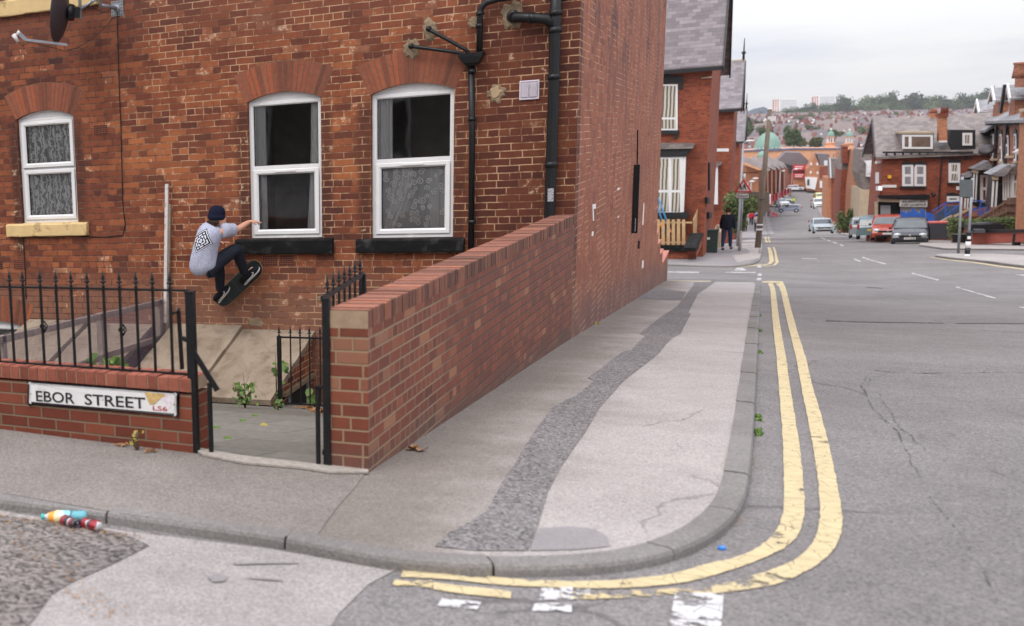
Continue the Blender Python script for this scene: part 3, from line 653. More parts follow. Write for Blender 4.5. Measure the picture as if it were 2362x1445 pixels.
def window(W, tz, style, sash=None, arch=True, seed=1):
    x0, x1, z0, zs_ = W; y = YF + .055; zt = zs_
    nb = int((x1 - x0) / .049)
    if arch: arch_parts(house, x0, x1, zs_, .10, .36, nb, seed)
    mb = MB(); frame_ring(mb, x0, x1, z0, zt, y, .058, .07, wb=.062)
    mb.box(x0 + .05, x1 - .05, y + .008, y + .07, tz - .032, tz + .032)
    # panel filling the arch head
    cx_ = (x0 + x1) / 2; hw = (x1 - x0) / 2; rise = .1; Rr = (hw * hw + rise * rise) / (2 * rise); n_ = 12; pts = []
    for i in range(n_ + 1):
        a = lerp(-hw, hw, i / n_); pts.append(Vector((cx_ + a, y + .012, zs_ + rise - Rr + math.sqrt(Rr * Rr - a * a) + .004)))
    mb.prism(pts + [Vector((x1, y + .012, zt - .02)), Vector((x0, y + .012, zt - .02))], (0, .04, 0))
    fr = mb.build('window', m_upvc, house)
    lo = (x0 + .062, x1 - .062, z0 + .066, tz - .034); up = (x0 + .058, x1 - .058, tz + .034, zt - .058)
    def sashp(b):
        m_ = MB(); frame_ring(m_, b[0] - .018, b[1] + .018, b[2] - .018, b[3] + .018, y - .018, .062, .05); m_.build('sash', m_upvc, fr)
        return (b[0] + .044, b[1] - .044, b[2] + .044, b[3] - .044)
    gl = [lo, up]
    if style in ('low', 'both'): gl[0] = sashp(lo)
    if style in ('up', 'both'): gl[1] = sashp(up)
    for b in gl:
        m_ = MB(); frame_ring(m_, b[0] - .004, b[1] + .004, b[2] - .004, b[3] + .004, y + .012, .008, .02); m_.build('gasket', m_gasket, fr)
        m_ = MB(); m_.box(b[0], b[1], y + .024, y + .030, b[2], b[3]); m_.build('pane', m_glass, fr)
    xc = (x0 + x1) / 2; m_ = MB()
    vz = gl[0][3] + .022 if style in ('low', 'both') else zt - .03
    if style in ('low',): vz = tz - .034 + .012 - .02
    if W is W1: vz = zt - .075
    m_.box(xc - .13, xc + .13, y - .034, y - .016, vz - .008, vz + .012); m_.build('trickle_vent', m_upvc, fr)
    m_ = MB(); m_.box(xc - .04, xc + .01, y - .03, y - .006, z0 + .008, z0 + .02); m_.build('sash_stop', m_upvc, fr)
    m_ = MB(); a, b, c, d = x0 - .5, x1 + .5, z0 - .3, zt + .3; yb = YF + 2.4; ya = YF + .31
    m_.add([(a, ya, c), (b, ya, c), (b, ya, d), (a, ya, d), (a, yb, c), (b, yb, c), (b, yb, d), (a, yb, d)], [(0, 1, 5, 4), (1, 2, 6, 5), (2, 3, 7, 6), (3, 0, 4, 7), (4, 5, 6, 7)])
    m_.build('room', m_room, house, fix=False)
    return fr, gl
f1, g1 = window(W1, -.085, 'both', seed=1)
for i, b in enumerate(g1):
    curtain(b[0] - .02, b[1] + .02, b[2] - .03, b[3] + .03, YF + .125, 7, .024, mat=m_lace, parent=f1, name='net_curtain', seed=i)
f2, g2 = window(W2, -.23, 'low', seed=2)
curtain(W2[0] + .02, W2[0] + .2, W2[2], W2[3], YF + .135, 2.5, .02, parent=f2, mat=sheer_mat(.6), seed=3); curtain(W2[1] - .17, W2[1] + .0, W2[2], W2[3], YF + .135, 2.5, .02, gather=(W2[1] - .25, W2[1]), parent=f2, mat=sheer_mat(.75), seed=4)
f3, g3 = window(W3, -.22, 'low', seed=3)
curtain(W3[0] + .02, W3[0] + .22, -.2, W3[3], YF + .135, 3, .02, parent=f3, mat=sheer_mat(.7), seed=5)
b = g3[0]
curtain(b[0], b[1], b[2] - .02, b[3] + .02, YF + .125, 3, .010, parent=f3, mat=m_sheer, name='net_curtain', seed=6)
curtain(b[0] + .12, b[0] + .36, b[2] - .02, b[3] + .02, YF + .115, 3, .02, gather=(b[0] - .02, b[0] + .1), parent=f3, mat=sheer_mat(.6), name='net_curtain', seed=8)
curtain(b[1] - .2, b[1], b[2] - .02, b[3] + .02, YF + .115, 2.5, .02, parent=f3, mat=sheer_mat(.5), name='net_curtain', seed=7)
spirals(b[0], b[1], b[2], b[3], YF + .095, 46, f3)
f0, g0 = window(W0, 2.9, 'both', arch=False, seed=4)
arch_parts(house, WB[0], WB[1], WB[3], .10, .36, 20, 9)
mb = MB(); frame_ring(mb, WB[0], WB[1], WB[2], WB[3] + .02, YF + .055, .06, .06); mb.box(WB[0], WB[1], YF + .06, YF + .1, WB[3], WB[3] + .1); fb = mb.build('window', m_upvc, house)
mb = MB(); mb.box(WB[0] + .05, WB[1] - .05, YF + .08, YF + .09, WB[2], WB[3]); mb.build('pane', m_glass, fb)
mb = MB(); mb.box(WB[0], WB[1], YF + .35, YF + .4, WB[2], WB[3]); mb.build('room', paint('grey_blind', sr(120, 124, 122), .8), house)
def sill(x0, x1, z0, z1, mat, out=.07):
    rn = random.Random(int(x0 * 10)); mb = MB(); n_ = 14; vs = []
    for i in range(n_ + 1):
        x = lerp(x0, x1, i / n_); j = lambda a: rn.uniform(-a, a)
        vs += [(x, YF + .06, z0), (x, YF - out + .006 + j(.003), z0 + j(.004)), (x, YF - out + j(.003), z0 + .012), (x, YF - out + j(.003), z1 - .02 + j(.003)), (x, YF - out + .02, z1 - .002), (x, YF + .06, z1 + .012)]
    fs = [(i * 6 + k, i * 6 + (k + 1) % 6, (i + 1) * 6 + (k + 1) % 6, (i + 1) * 6 + k) for i in range(n_) for k in range(6)] + [tuple(range(6)), tuple(n_ * 6 + k for k in range(6))[::-1]]
    mb.add(vs, fs); return mb.build('window_sill', mat, house)
sill(-8.81, -7.515, -1.012, -.838, m_ysill); sill(-5.38, -4.127, -1.288, -1.105, m_bsill); sill(-3.842, -2.60, -1.285, -1.125, m_bsill); sill(-8.80, -7.2, 1.985, 2.195, m_ysill)
# air bricks, vents, patches
def airbrick(x0, x1, z0, z1):
    mb = MB(); mb.box(x0, x1, YF - .006, YF + .05, z0, z1); a = mb.build('air_brick', m_terra, house)
    mb = MB(); nx_, nz_ = 9, 5
    for i in range(nx_):
        for j in range(nz_):
            cx_ = lerp(x0, x1, (i + .5) / nx_); cz = lerp(z0, z1, (j + .5) / nz_); mb.box(cx_ - .0065, cx_ + .0065, YF - .009, YF - .004, cz - .0075, cz + .0075)
    mb.build('vent_hole', m_hole, a)
for q in [(218, 288, 247, 312), (607, 590, 640, 613), (645, 590, 678, 613), (33, 600, 60, 621), (-12, 600, 6, 621)]:
    a = F(q[0], q[3]); b = F(q[2], q[1]); airbrick(a.x, b.x, a.z, b.z)
a = F(1198, 232); b = F(1245, 184); mb = MB(); frame_ring(mb, a.x, b.x, a.z, b.z, YF - .022, .018, .03); mb.box(a.x + .01, b.x - .01, YF - .01, YF + .01, a.z + .01, b.z - .01)
m_vent = paint('pale_vent', sr(206, 196, 204), .5, .05); vt = mb.build('wall_vent', m_vent, house); mb = MB()
for k in range(12):
    z = lerp(a.z + .03, b.z - .03, (k + .5) / 12); mb.box(a.x + .022, (a.x + b.x) / 2 - .004, YF - .03, YF - .012, z - .0045, z + .0045); mb.box((a.x + b.x) / 2 + .004, b.x - .022, YF - .03, YF - .012, z - .0045, z + .0045)
mb.build('louvre', m_vent, vt)
def splat(c, r, mat, seed, out=.012, sq=1.):
    rn = random.Random(seed); n_ = 22; rr = [r * rn.uniform(.72, 1.15) for _ in range(n_)]; mb = MB()
    ring = [Vector((c.x + rr[i] * math.cos(6.283 * i / n_), YF + .004, c.z + sq * rr[i] * math.sin(6.283 * i / n_))) for i in range(n_)]
    inn = [Vector((c.x + .75 * rr[i] * math.cos(6.283 * i / n_), YF - out, c.z + .75 * sq * rr[i] * math.sin(6.283 * i / n_))) for i in range(n_)]
    mb.add(ring + inn, [(i, (i + 1) % n_, (i + 1) % n_ + n_, i + n_) for i in range(n_)] + [tuple(range(n_, 2 * n_))]); return mb.build('mortar_patch', mat, house)
splat(F(1145, 216), .11, m_render, 1); splat(F(1144, 213), .075, paint('plaster_disc', sr(176, 150, 116), .9, .1), 2, .02); splat(F(950, 112), .10, m_render, 3, .02, 1.3); splat(F(992, 68), .10, m_render, 4, .02, 1.3)
splat(F(1180, 38), .12, m_render, 5, .02, 1.4); splat(F(1093, 52), .07, m_render, 6, .015); splat(F(1040, 250 - 300), .05, m_render, 7)
splat(F(745, 690), .1, m_render, 8, .008, .5); splat(F(590, 745), .12, m_render, 9, .008, .55)
# soil pipe at the corner and rainwater pipe with hopper
o_ = -.12
def FP(px, py, o=.09): return F(px, py, o)
mb = MB(); mb.tube([FP(1284, -60, .1), FP(1281, 60, .1), FP(1276, 250, .1), FP(1267, 520, .1), FP(1262, 640, .1)], .057, 14)
sp = mb.build('soil_pipe', m_bplas, house)
mb = MB()
for yy in (30, 70, 178, 380):
    a = FP(1281 - (yy - 60) * .03, yy, .1); mb.lathe(a, [(.058, -.03), (.068, -.03), (.068, .03), (.058, .03)], 16); mb.build('pipe_collar', m_bplas, sp); mb = MB()
mb.tube([FP(1180, 36, -.02), FP(1192, 40, .1), FP(1230, 42, .11), FP(1262, 44, .11), FP(1278, 60, .1)], [.055, .055, .055, .056, .056], 14)
bp_ = mb.build('branch_pipe', m_bplas, sp)
for xx in (1222, 1232): mb = MB(); mb.lathe(FP(xx, 42, .11), [(.056, -.008), (.062, -.008), (.062, .008), (.056, .008)], 14, axis=(1, 0, 0)); mb.build('pipe_collar', m_bplas, sp)
mb = MB(); mb.lathe(FP(1184, 38, .02), [(.055, -.01), (.066, 0), (.066, .03), (.055, .04)], 14, axis=(0, -1, 0)); mb.build('pipe_collar', m_bplas, sp)
mb = MB(); a = F(1270, 448, .165); 
mb.box(a.x - .03, a.x + .03, a.y + .0, a.y + .004, a.z - .08, a.z + .06); mb.build('sticker', paint('torn_sticker', sr(150, 148, 150), .8, .9, 60), sp)
mb = MB(); mb.tube([FP(1087, 150, .08), FP(1089, 300, .08), FP(1086, 640, .08)], .034, 12); rp = mb.build('rainwater_pipe', m_bplas, house)
for yy in (165, 275, 512): mb = MB(); mb.lathe(FP(1089, yy, .08), [(.036, -.02), (.043, -.02), (.043, .02), (.036, .02)], 14); mb.build('pipe_collar', m_bplas, rp)
hz = FP(1088, 124, .09); x0_, x1_ = F(1060, 124, .1).x, F(1115, 124, .1).x; mb = MB(); V = []
for z, a, b, d in ((hz.z, x0_, x1_, .085), (hz.z - .035, x0_, x1_, .085), (hz.z - .10, x0_ + .05, x1_ - .04, .075), (hz.z - .14, hz.x - .035, hz.x + .035, .036)):
    V += [(a, hz.y - d, z), (b, hz.y - d, z), (b, hz.y + d, z), (a, hz.y + d, z)]
mb.add(V, [(k * 4 + j, k * 4 + (j + 1) % 4, k * 4 + 4 + (j + 1) % 4, k * 4 + 4 + j) for k in range(3) for j in range(4)] + [(0, 1, 2, 3)]); mb.box(x0_ - .006, x1_ + .006, hz.y - .091, hz.y + .09, hz.z - .012, hz.z + .006); mb.build('hopper', m_bplas, rp)
mb = MB(); mb.tube([FP(1106, 130, .09), FP(1107, 30, .09), FP(1110, 18, .09), FP(1122, 6, .09), FP(1150, -2, .09), FP(1180, -6, .09), FP(1210, -8, .09)], .034, 12)
for q in ((1106, 60), (1107, 32)): mb.lathe(FP(*q), [(.035, -.02), (.042, -.02), (.042, .02), (.035, .02)], 12)
mb.tube([F(948, 107, 0), F(948, 107, .08), FP(960, 109, .1), FP(1060, 122, .1), FP(1070, 128, .1)], .021, 10)
mb.tube([F(989, 66, 0), F(989, 67, .08), FP(998, 73, .1), FP(1076, 116, .1), FP(1082, 126, .1)], .021, 10); mb.ball(FP(948, 107, .09), .034); mb.ball(FP(989, 67, .09), .034)
mb.build('waste_pipe', m_bplas, rp)
# plate and paint marks on the gable, drain slot, stepped yard wall
def GX(px, py, o=0.): return onX(px, py, XG + o)
for q in ([(1374, 470), (1366, 472), (1367, 510), (1370, 510), (1369, 482), (1374, 482)], [(1365, 535), (1369, 534), (1368, 545), (1364, 545)], [(1484, 468), (1481, 520), (1484, 518), (1486, 470)], [(1481, 602), (1485, 600), (1484, 618), (1480, 620)], [(1424, 434), (1430, 433), (1429, 438), (1423, 440)], [(1425, 500), (1428, 497), (1427, 502), (1424, 504)]):
    mb = MB(); mb.prism([GX(*p) + Vector((.003, 0, 0)) for p in q], (-.002, 0, 0)); mb.build('paint_mark', paint('white_paint_mark', sr(224, 214, 206), .8), house)
mb = MB(); mb.bar(GX(1470, 380, .05), GX(1464, 538, .05), .09, .1); mb.bar(GX(1471, 300, .01), GX(1470, 380, .01), .02, .02); mb.build('cable_duct', m_bplas, house)
mb = MB(); a = GX(1465, 518, .1); mb.box(a.x, a.x + .004, a.y - .03, a.y + .03, a.z - .12, a.z + .1); mb.build('sticker', paint('torn_sticker2', sr(170, 168, 168), .8, .9, 60), house)
mb = MB(); mb.bar(GX(1473, 556, .01), GX(1472, 574, .01), .05, .02); mb.build('wall_tie', m_bplas, house)
yw = thing('yard_wall', 'stepped red brick yard wall beyond the gable, dropping to the side street', 'wall', (XG, 35, -4.2))
# steps measured on the photo: heights fall towards the side street
st = [(31.4, 1497, 494, 1508, 484), (0, 1508, 510, 1514, 507), (0, 1514, 537, 1519, 532), (0, 1519, 560, 1524, 553), (0, 1524, 582, 1529, 575), (0, 1529, 600, 1534, 596)]
mb = MB(); mc = MB(); ycur = 31.38; xw = XG - .02
for i, (_, xa, ya, xb, yb) in enumerate(st):
    e = onX(xb, yb, xw); y1 = e.y if i < 5 else 38.7; z1 = onX((xa + xb) / 2, (ya + yb) / 2, xw).z
    mb.box(xw - .23, xw, ycur, y1, -5.2, z1 - .03); mc.box(xw - .26, xw + .02, ycur - .01, y1 + .02, z1 - .03, z1); ycur = y1
mb.build('brickwork', m_gable, yw); mc.build('coping', paint('pink_coping', sr(190, 120, 100), .8, .1), yw)

opp = thing('brick_house', 'brick house across the side street, behind the viewer, reflected in the windows', 'house', (-22, -9, -1))  # unseen house, added so the panes reflect a dark wall instead of sky
mb = MB(); mb.box(-44, -6, -17, -9, -3, 6.5); mb.build('wall', paint('sooty_brick', (.11, .10, .075), .95, .5, .6), opp); mb = MB(); mb.prism([Vector((-44, -8.6, 6.4)), Vector((-44, -13, 10)), Vector((-44, -17.4, 6.4))], (38.4, 0, 0)); mb.build('roof', m_slate, opp)  # wall colour darkened to dim the reflections in the panes
for k in range(8):
    x = -42 + k * 4.6
    for z in (-.5, 3.2): mb = MB(); frame_ring(mb, x, x + 1.3, z, z + 1.9, -8.93, .08, .05); w_ = mb.build('window', m_upvc, opp); mb = MB(); mb.box(x + .05, x + 1.25, -8.98, -8.95, z + .05, z + 1.85); mb.build('pane', m_hole, w_)

# satellite dish
m_dish = paint('dark_dish_mesh', sr(70, 62, 66), .5, .12, 30, metal=.3); m_lnb = paint('lnb_plastic', sr(206, 200, 196), .5, .05)
dish = thing('satellite_dish', 'dark grey satellite dish on a bracket high on the brick wall, seen edge-on', 'satellite dish', tuple(F(270, 20)))
pl = F(271, 20); mb = MB(); mb.box(pl.x - .085, pl.x + .085, YF - .012, YF, pl.z - .095, pl.z + .095); mb.lathe((pl.x, YF - .01, pl.z), [(.05, 0), (.045, .03), (.028, .03), (.028, .05)], 14, axis=(0, -1, 0))
pt = mb.build('wall_plate', m_galv, dish); mb = MB()
for i in range(5):
    for j in range(5):
        if i in (0, 4) or j in (0, 4): mb.box(pl.x - .066 + .033 * i - .006, pl.x - .066 + .033 * i + .006, YF - .014, YF - .011, pl.z - .076 + .038 * j - .006, pl.z - .076 + .038 * j + .006)
mb.build('bolt_hole', m_hole, pt)
A = F(268, 19, .05); B = F(232, 12, .42); mb = MB(); mb.tube([A, B], .023, 12); mb.tube([B + Vector((0, 0, -.02)), B + Vector((0, 0, .5))], .02, 12); P0 = F(186, 40, .55); mb.tube([P0 + Vector((0, 0, -.03)), P0 + Vector((0, 0, .6))], .02, 12); mb.tube([B + Vector((0, 0, .1)), P0 + Vector((0, 0, .1))], .02, 10); mb.build('bracket', m_galv, dish)
dc = F(146, 28, .6); ax = Vector((-.955, -.26, .15)).normalized(); mb = MB(); prof = [(.0015, .0), (.12, .012), (.24, .045), (.33, .085), (.385, .12)]
prof2 = prof + [(.392, .118), (.385, .108), (.33, .072), (.24, .033), (.12, .0), (.0015, -.012)]
mb.lathe(dc + ax * -.05, prof2, 36, axis=ax); mb.build('dish', m_dish, dish)
mb = MB(); mb.lathe(dc - ax * .06, [(.1, -.08), (.11, -.02), (.06, 0)], 8, axis=ax); mb.bar(dc - ax * .08, P0 + Vector((0, 0, .05)), .07, .12); mb.build('mount', m_bplas, dish)
mb = MB(); b0 = F(152, 108, .6); b1 = F(58, 92, .95); mb.bar(b0 + Vector((.02, 0, .02)), b1, .022, .03); mb.bar(b1, F(46, 80, 1.), .03, .05); arm = mb.build('feed_arm', m_galv, dish)
mb = MB(); mb.tube([F(42, 97, 1.), F(31, 80, 1.02)], [.02, .03], 12); mb.tube([F(38, 82, 1.), F(46, 73, .98)], [.016, .03], 12); mb.build('receiver', m_lnb, arm)
mb = MB(); mb.tube([F(44, 98, .99), F(52, 106, .95), F(68, 98, .93), F(128, 112, .7), F(150, 119, .6), F(180, 110, .5), F(215, 88, .35), F(250, 56, .15), F(262, 40, .05)], .0045, 5)
mb.tube([F(270, 30, .02), F(271, 60, .01), F(275, 200, .01), F(279, 300, .01), F(283, 470, .01), F(289, 520, .01), F(283, 543, .01), F(240, 547, .01), F(150, 545, .01), F(60, 546, .01), F(53, 550, .01), F(58, 620, .01), F(60, 690, .01)], .006, 5)
mb.tube([F(268, 16, .06), F(240, 30, .3), F(222, 22, .42), F(210, 16, .5), F(200, 20, .52), F(212, 2, .5)], .004, 5); mb.build('cable', m_bplas, dish)

# white post and plank against the wall
ps = thing('timber_post', 'white painted batten with a grey weathered plank leaning upright on the brick wall', 'post', tuple(F(385, 790)))
mb = MB(); a, b = F(385, 425, .08), F(381, 745, .08); mb.bar(b, a, .042, .03); mb.build('batten', m_wwood, ps)
mb = MB(); a, b = F(389, 472, .05), F(384, 800, .05); mb.bar(b, a, .06, .04); mb.build('plank', m_wood, ps)

# ------------------------------------------------------------------ yard, cellar covers, light well
def YZ(x, y): return -1.80 - .178 * (y - 6.2)
m_flag = brick_mat('yard_flagstones', L=1.15, Hc=.78, mort=.016, stops=((0, (.155, .138, .112)), (.5, (.195, .176, .148)), (1, (.235, .215, .185))), mcol=(.10, .095, .08), header=0, grain=.28, bstr=.4, wob=.01)
m_slab = None
def slab_mat():
    t = NT('york_stone'); P = t.pos(); a = t.noise(t.scalev(P, (1.2, .6, 1.)), 1.6, 6, .62, 1.2); b = t.noise(P, 40, 3)
    w_ = t.n('TexWave', {'Vector': t.scalev(P, (1., .5, 1.)), 'Scale': 1.1, 'Distortion': 7., 'Detail': 4., 'Detail Scale': 1.4}, bands_direction='DIAGONAL').outputs[1]
    c = t.ramp(a, ((.3, sr(136, 118, 100)), (.45, sr(156, 140, 120)), (.6, sr(170, 154, 134)), (.72, sr(182, 156, 138))))
    c = t.mix(t.rng(w_, .0, .05, .14, 0), c, sr(104, 84, 66)); c = t.mix(t.rng(t.noise(P, 55., 2), .68, .76, 0, .7), c, sr(205, 195, 176)); c = t.mix(t.rng(t.noise(P, 4.5, 5, .7), .5, .68, 0, .5), c, sr(112, 96, 80))
    c = t.n('VectorMath', {0: c, 1: (.80, .79, .79)}, operation='MULTIPLY').outputs[0]
    t.bsdf(c, .9, t.m('ADD', t.m('MULTIPLY', a, 1.), t.m('MULTIPLY', b, .3)), .6, .02, spec=.2); return t.mat
m_slab = slab_mat()
yd = MB(); ys_ = [6.3, 8, 10, 12, 13.9]; yd.add([(x, y, YZ(x, y)) for y in ys_ for x in (-14, -1.7)], [(2 * i, 2 * i + 1, 2 * i + 3, 2 * i + 2) for i in range(4)])
tag(yd.build('yard', m_flag, fix=False), kind='structure')
def cover(x0, x1, lift, label, seed=1, rx=0.):
    """a tilted stone slab: bottom edge on the yard kerb at Y 12.25, top edge on the house wall"""
    z0, z1 = -2.80 + lift, -2.255 + lift; nrm = Vector((0, -(z1 - z0), 1.66)).normalized() * -.07
    rn = random.Random(seed); n_ = 12; top = []; vs = []
    for j in range(n_ + 1):
        for i in range(n_ + 1):
            ex = rn.uniform(-.006, .006) if i in (0, n_) or j in (0, n_) else 0
            vs.append(Vector((lerp(x0, x1, i / n_) + ex, lerp(12.24 + rx, 13.89, j / n_) + ex, lerp(z0, z1, j / n_) + rn.uniform(-.002, .002))))
    k = n_ + 1; fs = [(j * k + i, j * k + i + 1, (j + 1) * k + i + 1, (j + 1) * k + i) for j in range(n_) for i in range(n_)]
    m_ = len(vs); edge = [i for i in range(k)] + [j * k + n_ for j in range(1, k)] + [n_ * k + i for i in range(n_ - 1, -1, -1)] + [j * k for j in range(n_ - 1, 0, -1)]
    vs2 = [vs[e] + nrm for e in edge]; fs += [(edge[a], edge[(a + 1) % len(edge)], m_ + (a + 1) % len(edge), m_ + a) for a in range(len(edge))] + [tuple(m_ + a for a in range(len(edge)))]
    mb = MB(); mb.add(vs + vs2, fs); return tag(mb.build('stone_slab', m_slab, off=Vector(((x0 + x1) / 2, 12.24, z0))), label, 'stone slab', 'tilted stone cellar covers')
cover(-5.325, -4.375, 0, 'tilted sandstone slab behind the small spiked railing, right of the open gateway', 1)
cover(-6.30, -5.335, .05, 'pinkish tilted sandstone slab just right of the wire mesh fence, below the skateboarder', 2)
cover(-7.55, -6.60, .03, 'tilted stone slab directly behind the wire mesh fence', 3); cover(-8.55, -7.6, .06, 'tilted stone slab behind the mesh, farther left beside the basement window', 4)
base = thing('cellar_wall', 'low brick wall under the stone slabs with a dark cellar window at its right end', 'wall', (-5.3, 12.3, -2.9))
mb = MB(); mb.box(-8.6, -4.42, 12.31, 12.5, -3.3, -2.87); mb.build('plinth', m_render, base)
# cheek wall under the right edge of the slab (light well side)
def wy(px, py, o=0.): return onX(px, py, -4.41 + o)
mb = MB(); pts = [Vector((-4.41, 12.33, -3.4)), Vector((-4.41, 12.33, -2.87)), Vector((-4.41, 13.89, -2.36)), Vector((-4.41, 13.89, -3.4))]; mb.prism(pts, (-.12, 0, 0)); mb.build('cheek', brick_mat('light_well_brick', stops=FST, mcol=sr(190, 166, 140), header=0), base)
mb = MB(); q = [wy(672, 905, .012), wy(668, 950, .012), wy(708, 955, .012), wy(708, 872, .012)]; mb.prism(q, (-.02, 0, 0)); cw = mb.build('cellar_window', m_hole, base)
mb = MB(); mb.bar(wy(709, 870, .02), wy(709, 950, .02), .03, .03); mb.bar(wy(669, 905, .02), wy(667, 948, .02), .03, .03); mb.build('frame', m_galv, cw)
mb = MB(); mb.bar(wy(655, 912, .02), wy(722, 866, .02), .05, .05); mb.build('lintel', m_render, cw)

# ------------------------------------------------------------------ garden walls with brick-on-edge coping
def coping(p0, p1, width, z, pitch=.075, h=.105, inward=1, name='coping', parent=None, mat=None, jit=.003, seed=1):
    """row of bricks on edge; p0->p1 front line, inward = side the width goes to"""
    p0 = Vector((p0[0], p0[1], 0)); p1 = Vector((p1[0], p1[1], 0)); t = (p1 - p0).normalized(); nn = Vector((-t.y, t.x, 0)) * inward; L = (p1 - p0).length; n_ = min(int(L / pitch), 400)
    rn = random.Random(seed); mb = MB(); ov = .004
    for i in range(n_):
        a = p0 + t * (i * pitch + .004) - nn * ov; b = p0 + t * ((i + 1) * pitch - .005) - nn * ov; dz = rn.uniform(-jit, jit); w_ = width + 2 * ov; d = nn * rn.uniform(-.003, .003)
        e = .005; P = [a + d, b + d, b + d + nn * w_, a + d + nn * w_]
        V = [Vector((q.x, q.y, z - h)) for q in P] + [Vector((q.x, q.y, z - e + dz)) for q in P] + [Vector((lerp(q.x, (P[0].x + P[2].x) / 2, .03), lerp(q.y, (P[0].y + P[2].y) / 2, .03), z + dz)) for q in P]
        mb.add(V, [(0, 1, 5, 4), (1, 2, 6, 5), (2, 3, 7, 6), (3, 0, 4, 7), (4, 5, 9, 8), (5, 6, 10, 9), (6, 7, 11, 10), (7, 4, 8, 11), (8, 9, 10, 11)])
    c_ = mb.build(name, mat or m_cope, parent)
    mb = MB(); V = [p0, p1, p1 + nn * width, p0 + nn * width]; mb.add([Vector((q.x, q.y, z - h)) for q in V] + [Vector((q.x, q.y, z - .008)) for q in V], [(0, 1, 5, 4), (1, 2, 6, 5), (2, 3, 7, 6), (3, 0, 4, 7), (4, 5, 6, 7)]); mb.build('coping_mortar', m_mort, c_)
    return c_
gw = thing('garden_wall', 'long red brick garden wall beside the pavement, running back to the house corner', 'wall', (-1.66, 6.21, -1.8))
A0, A1 = (-1.66, 6.21), (-1.445, 13.86); zt = -.885; mb = MB(); a = Vector((A0[0], A0[1], 0)); b = Vector((A1[0], A1[1], 0)); t_ = (b - a).normalized(); nn = Vector((-t_.y, t_.x, 0)) * .222
mb.add([(a.x, a.y, -2.2), (b.x, b.y, -2.8), (b.x + nn.x, b.y + nn.y, -2.8), (a.x + nn.x, a.y + nn.y, -2.2)] + [(q.x, q.y, zt - .105) for q in (a, b, b + nn, a + nn)], [(0, 1, 5, 4), (1, 2, 6, 5), (2, 3, 7, 6), (3, 0, 4, 7), (4, 5, 6, 7)])
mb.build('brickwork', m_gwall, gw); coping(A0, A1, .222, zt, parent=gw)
WL = Wall((-2.73, 6.21), (-2.73 - .996 * 3, 6.21 + .084 * 3))
lw = thing('low_garden_wall', 'low red brick boundary wall carrying the street nameplate and iron railing', 'wall', (-2.73, 6.21, -1.78))
a = Vector((-2.715, 6.209, 0)); b = a + Vector((-.996, .084, 0)) * 9; nn = Vector((.084, .996, 0)) * .215; zl = -1.315; mb = MB()
mb.add([(q.x, q.y, -2.4) for q in (a, b, b + nn, a + nn)] + [(q.x, q.y, zl - .1) for q in (a, b, b + nn, a + nn)], [(0, 1, 5, 4), (1, 2, 6, 5), (2, 3, 7, 6), (3, 0, 4, 7), (4, 5, 6, 7)])
mb.build('brickwork', m_lwall, lw); coping(a, b, .215, zl, h=.085, inward=-1, parent=lw, mat=m_cope2, seed=4)
# street nameplate: EBOR STREET LS6
sg = thing('street_sign', 'white street nameplate with black border and black lettering on the low brick wall', 'street sign', tuple(WL.at(236, 960)))
def board(mb, w_, x0, y0, x1, y1, x2, y2, x3, y3, r, o, th, mi=0):
    """rounded plate through four pixel corners (tl, tr, br, bl)"""
    tl, tr, br, bl = (w_.at(x, y, o) for x, y in ((x0, y0), (x1, y1), (x2, y2), (x3, y3))); pts = []
    for c_, p, q in ((tl, bl, tr), (tr, tl, br), (br, tr, bl), (bl, br, tl)):
        u = (p - c_).normalized() * r; v = (q - c_).normalized() * r; cc = c_ + u + v
        for k in range(5): a_ = k / 4 * math.pi / 2; pts.append(cc - v * math.cos(math.pi / 2 - a_) - u * math.sin(math.pi / 2 - a_) if False else cc - v * math.sin(a_) - u * math.cos(a_))
    mb.prism(pts, -w_.n * th, mi)
mb = MB(); board(mb, WL, 61, 877, 411, 903, 411, 965, 63, 937, .02, .02, .018); bk = mb.build('backplate', paint('sign_black', (.02, .014, .018), .5), sg)
m_signw = paint('sign_white', sr(222, 220, 218), .4, .05, 6, dirt=(sr(170, 160, 150), .35))
mb = MB(); board(mb, WL, 65, 881, 408, 907, 407, 961, 67, 932, .016, .023, .006); mb.build('face', m_signw, sg)
FONTS = {}
def text(s, name, mat, parent, origin, xdir, updir, height, width=None, th=.002, bold=0., spacing=1.):
    cu = bpy.data.curves.new(name, 'FONT'); cu.body = s; cu.size = 1; cu.extrude = 0; cu.offset = bold; cu.space_character = spacing; cu.resolution_u = 3
    ob = bpy.data.objects.new(name, cu); COL.objects.link(ob); bpy.context.view_layer.update()
    me = bpy.data.meshes.new_from_object(ob.evaluated_get(bpy.context.evaluated_depsgraph_get())); bpy.data.objects.remove(ob)
    xs = [v.co.x for v in me.vertices]; ys = [v.co.y for v in me.vertices]; x0, x1, y0, y1 = min(xs), max(xs), min(ys), max(ys)
    sy = height / (y1 - y0); sx = (width / (x1 - x0)) if width else sy; xd = Vector(xdir).normalized(); ud = Vector(updir).normalized(); nd = xd.cross(ud)
    off = woff(parent)
    for v in me.vertices: v.co = Vector(origin) + xd * (v.co.x - x0) * sx + ud * (v.co.y - y0) * sy + nd * th - off
    me.materials.append(mat); o = bpy.data.objects.new(name, me); COL.objects.link(o); o.parent = parent; return o
m_ink = paint('black_ink', (.014, .013, .015), .6); m_red = paint('sign_red', sr(176, 40, 52), .5, .06)
p_ = [WL.at(84, 926, .024), WL.at(173, 932, .024), WL.at(196, 934, .024), WL.at(336, 944, .024)]
xd = (p_[3] - p_[0]); hgt = .072
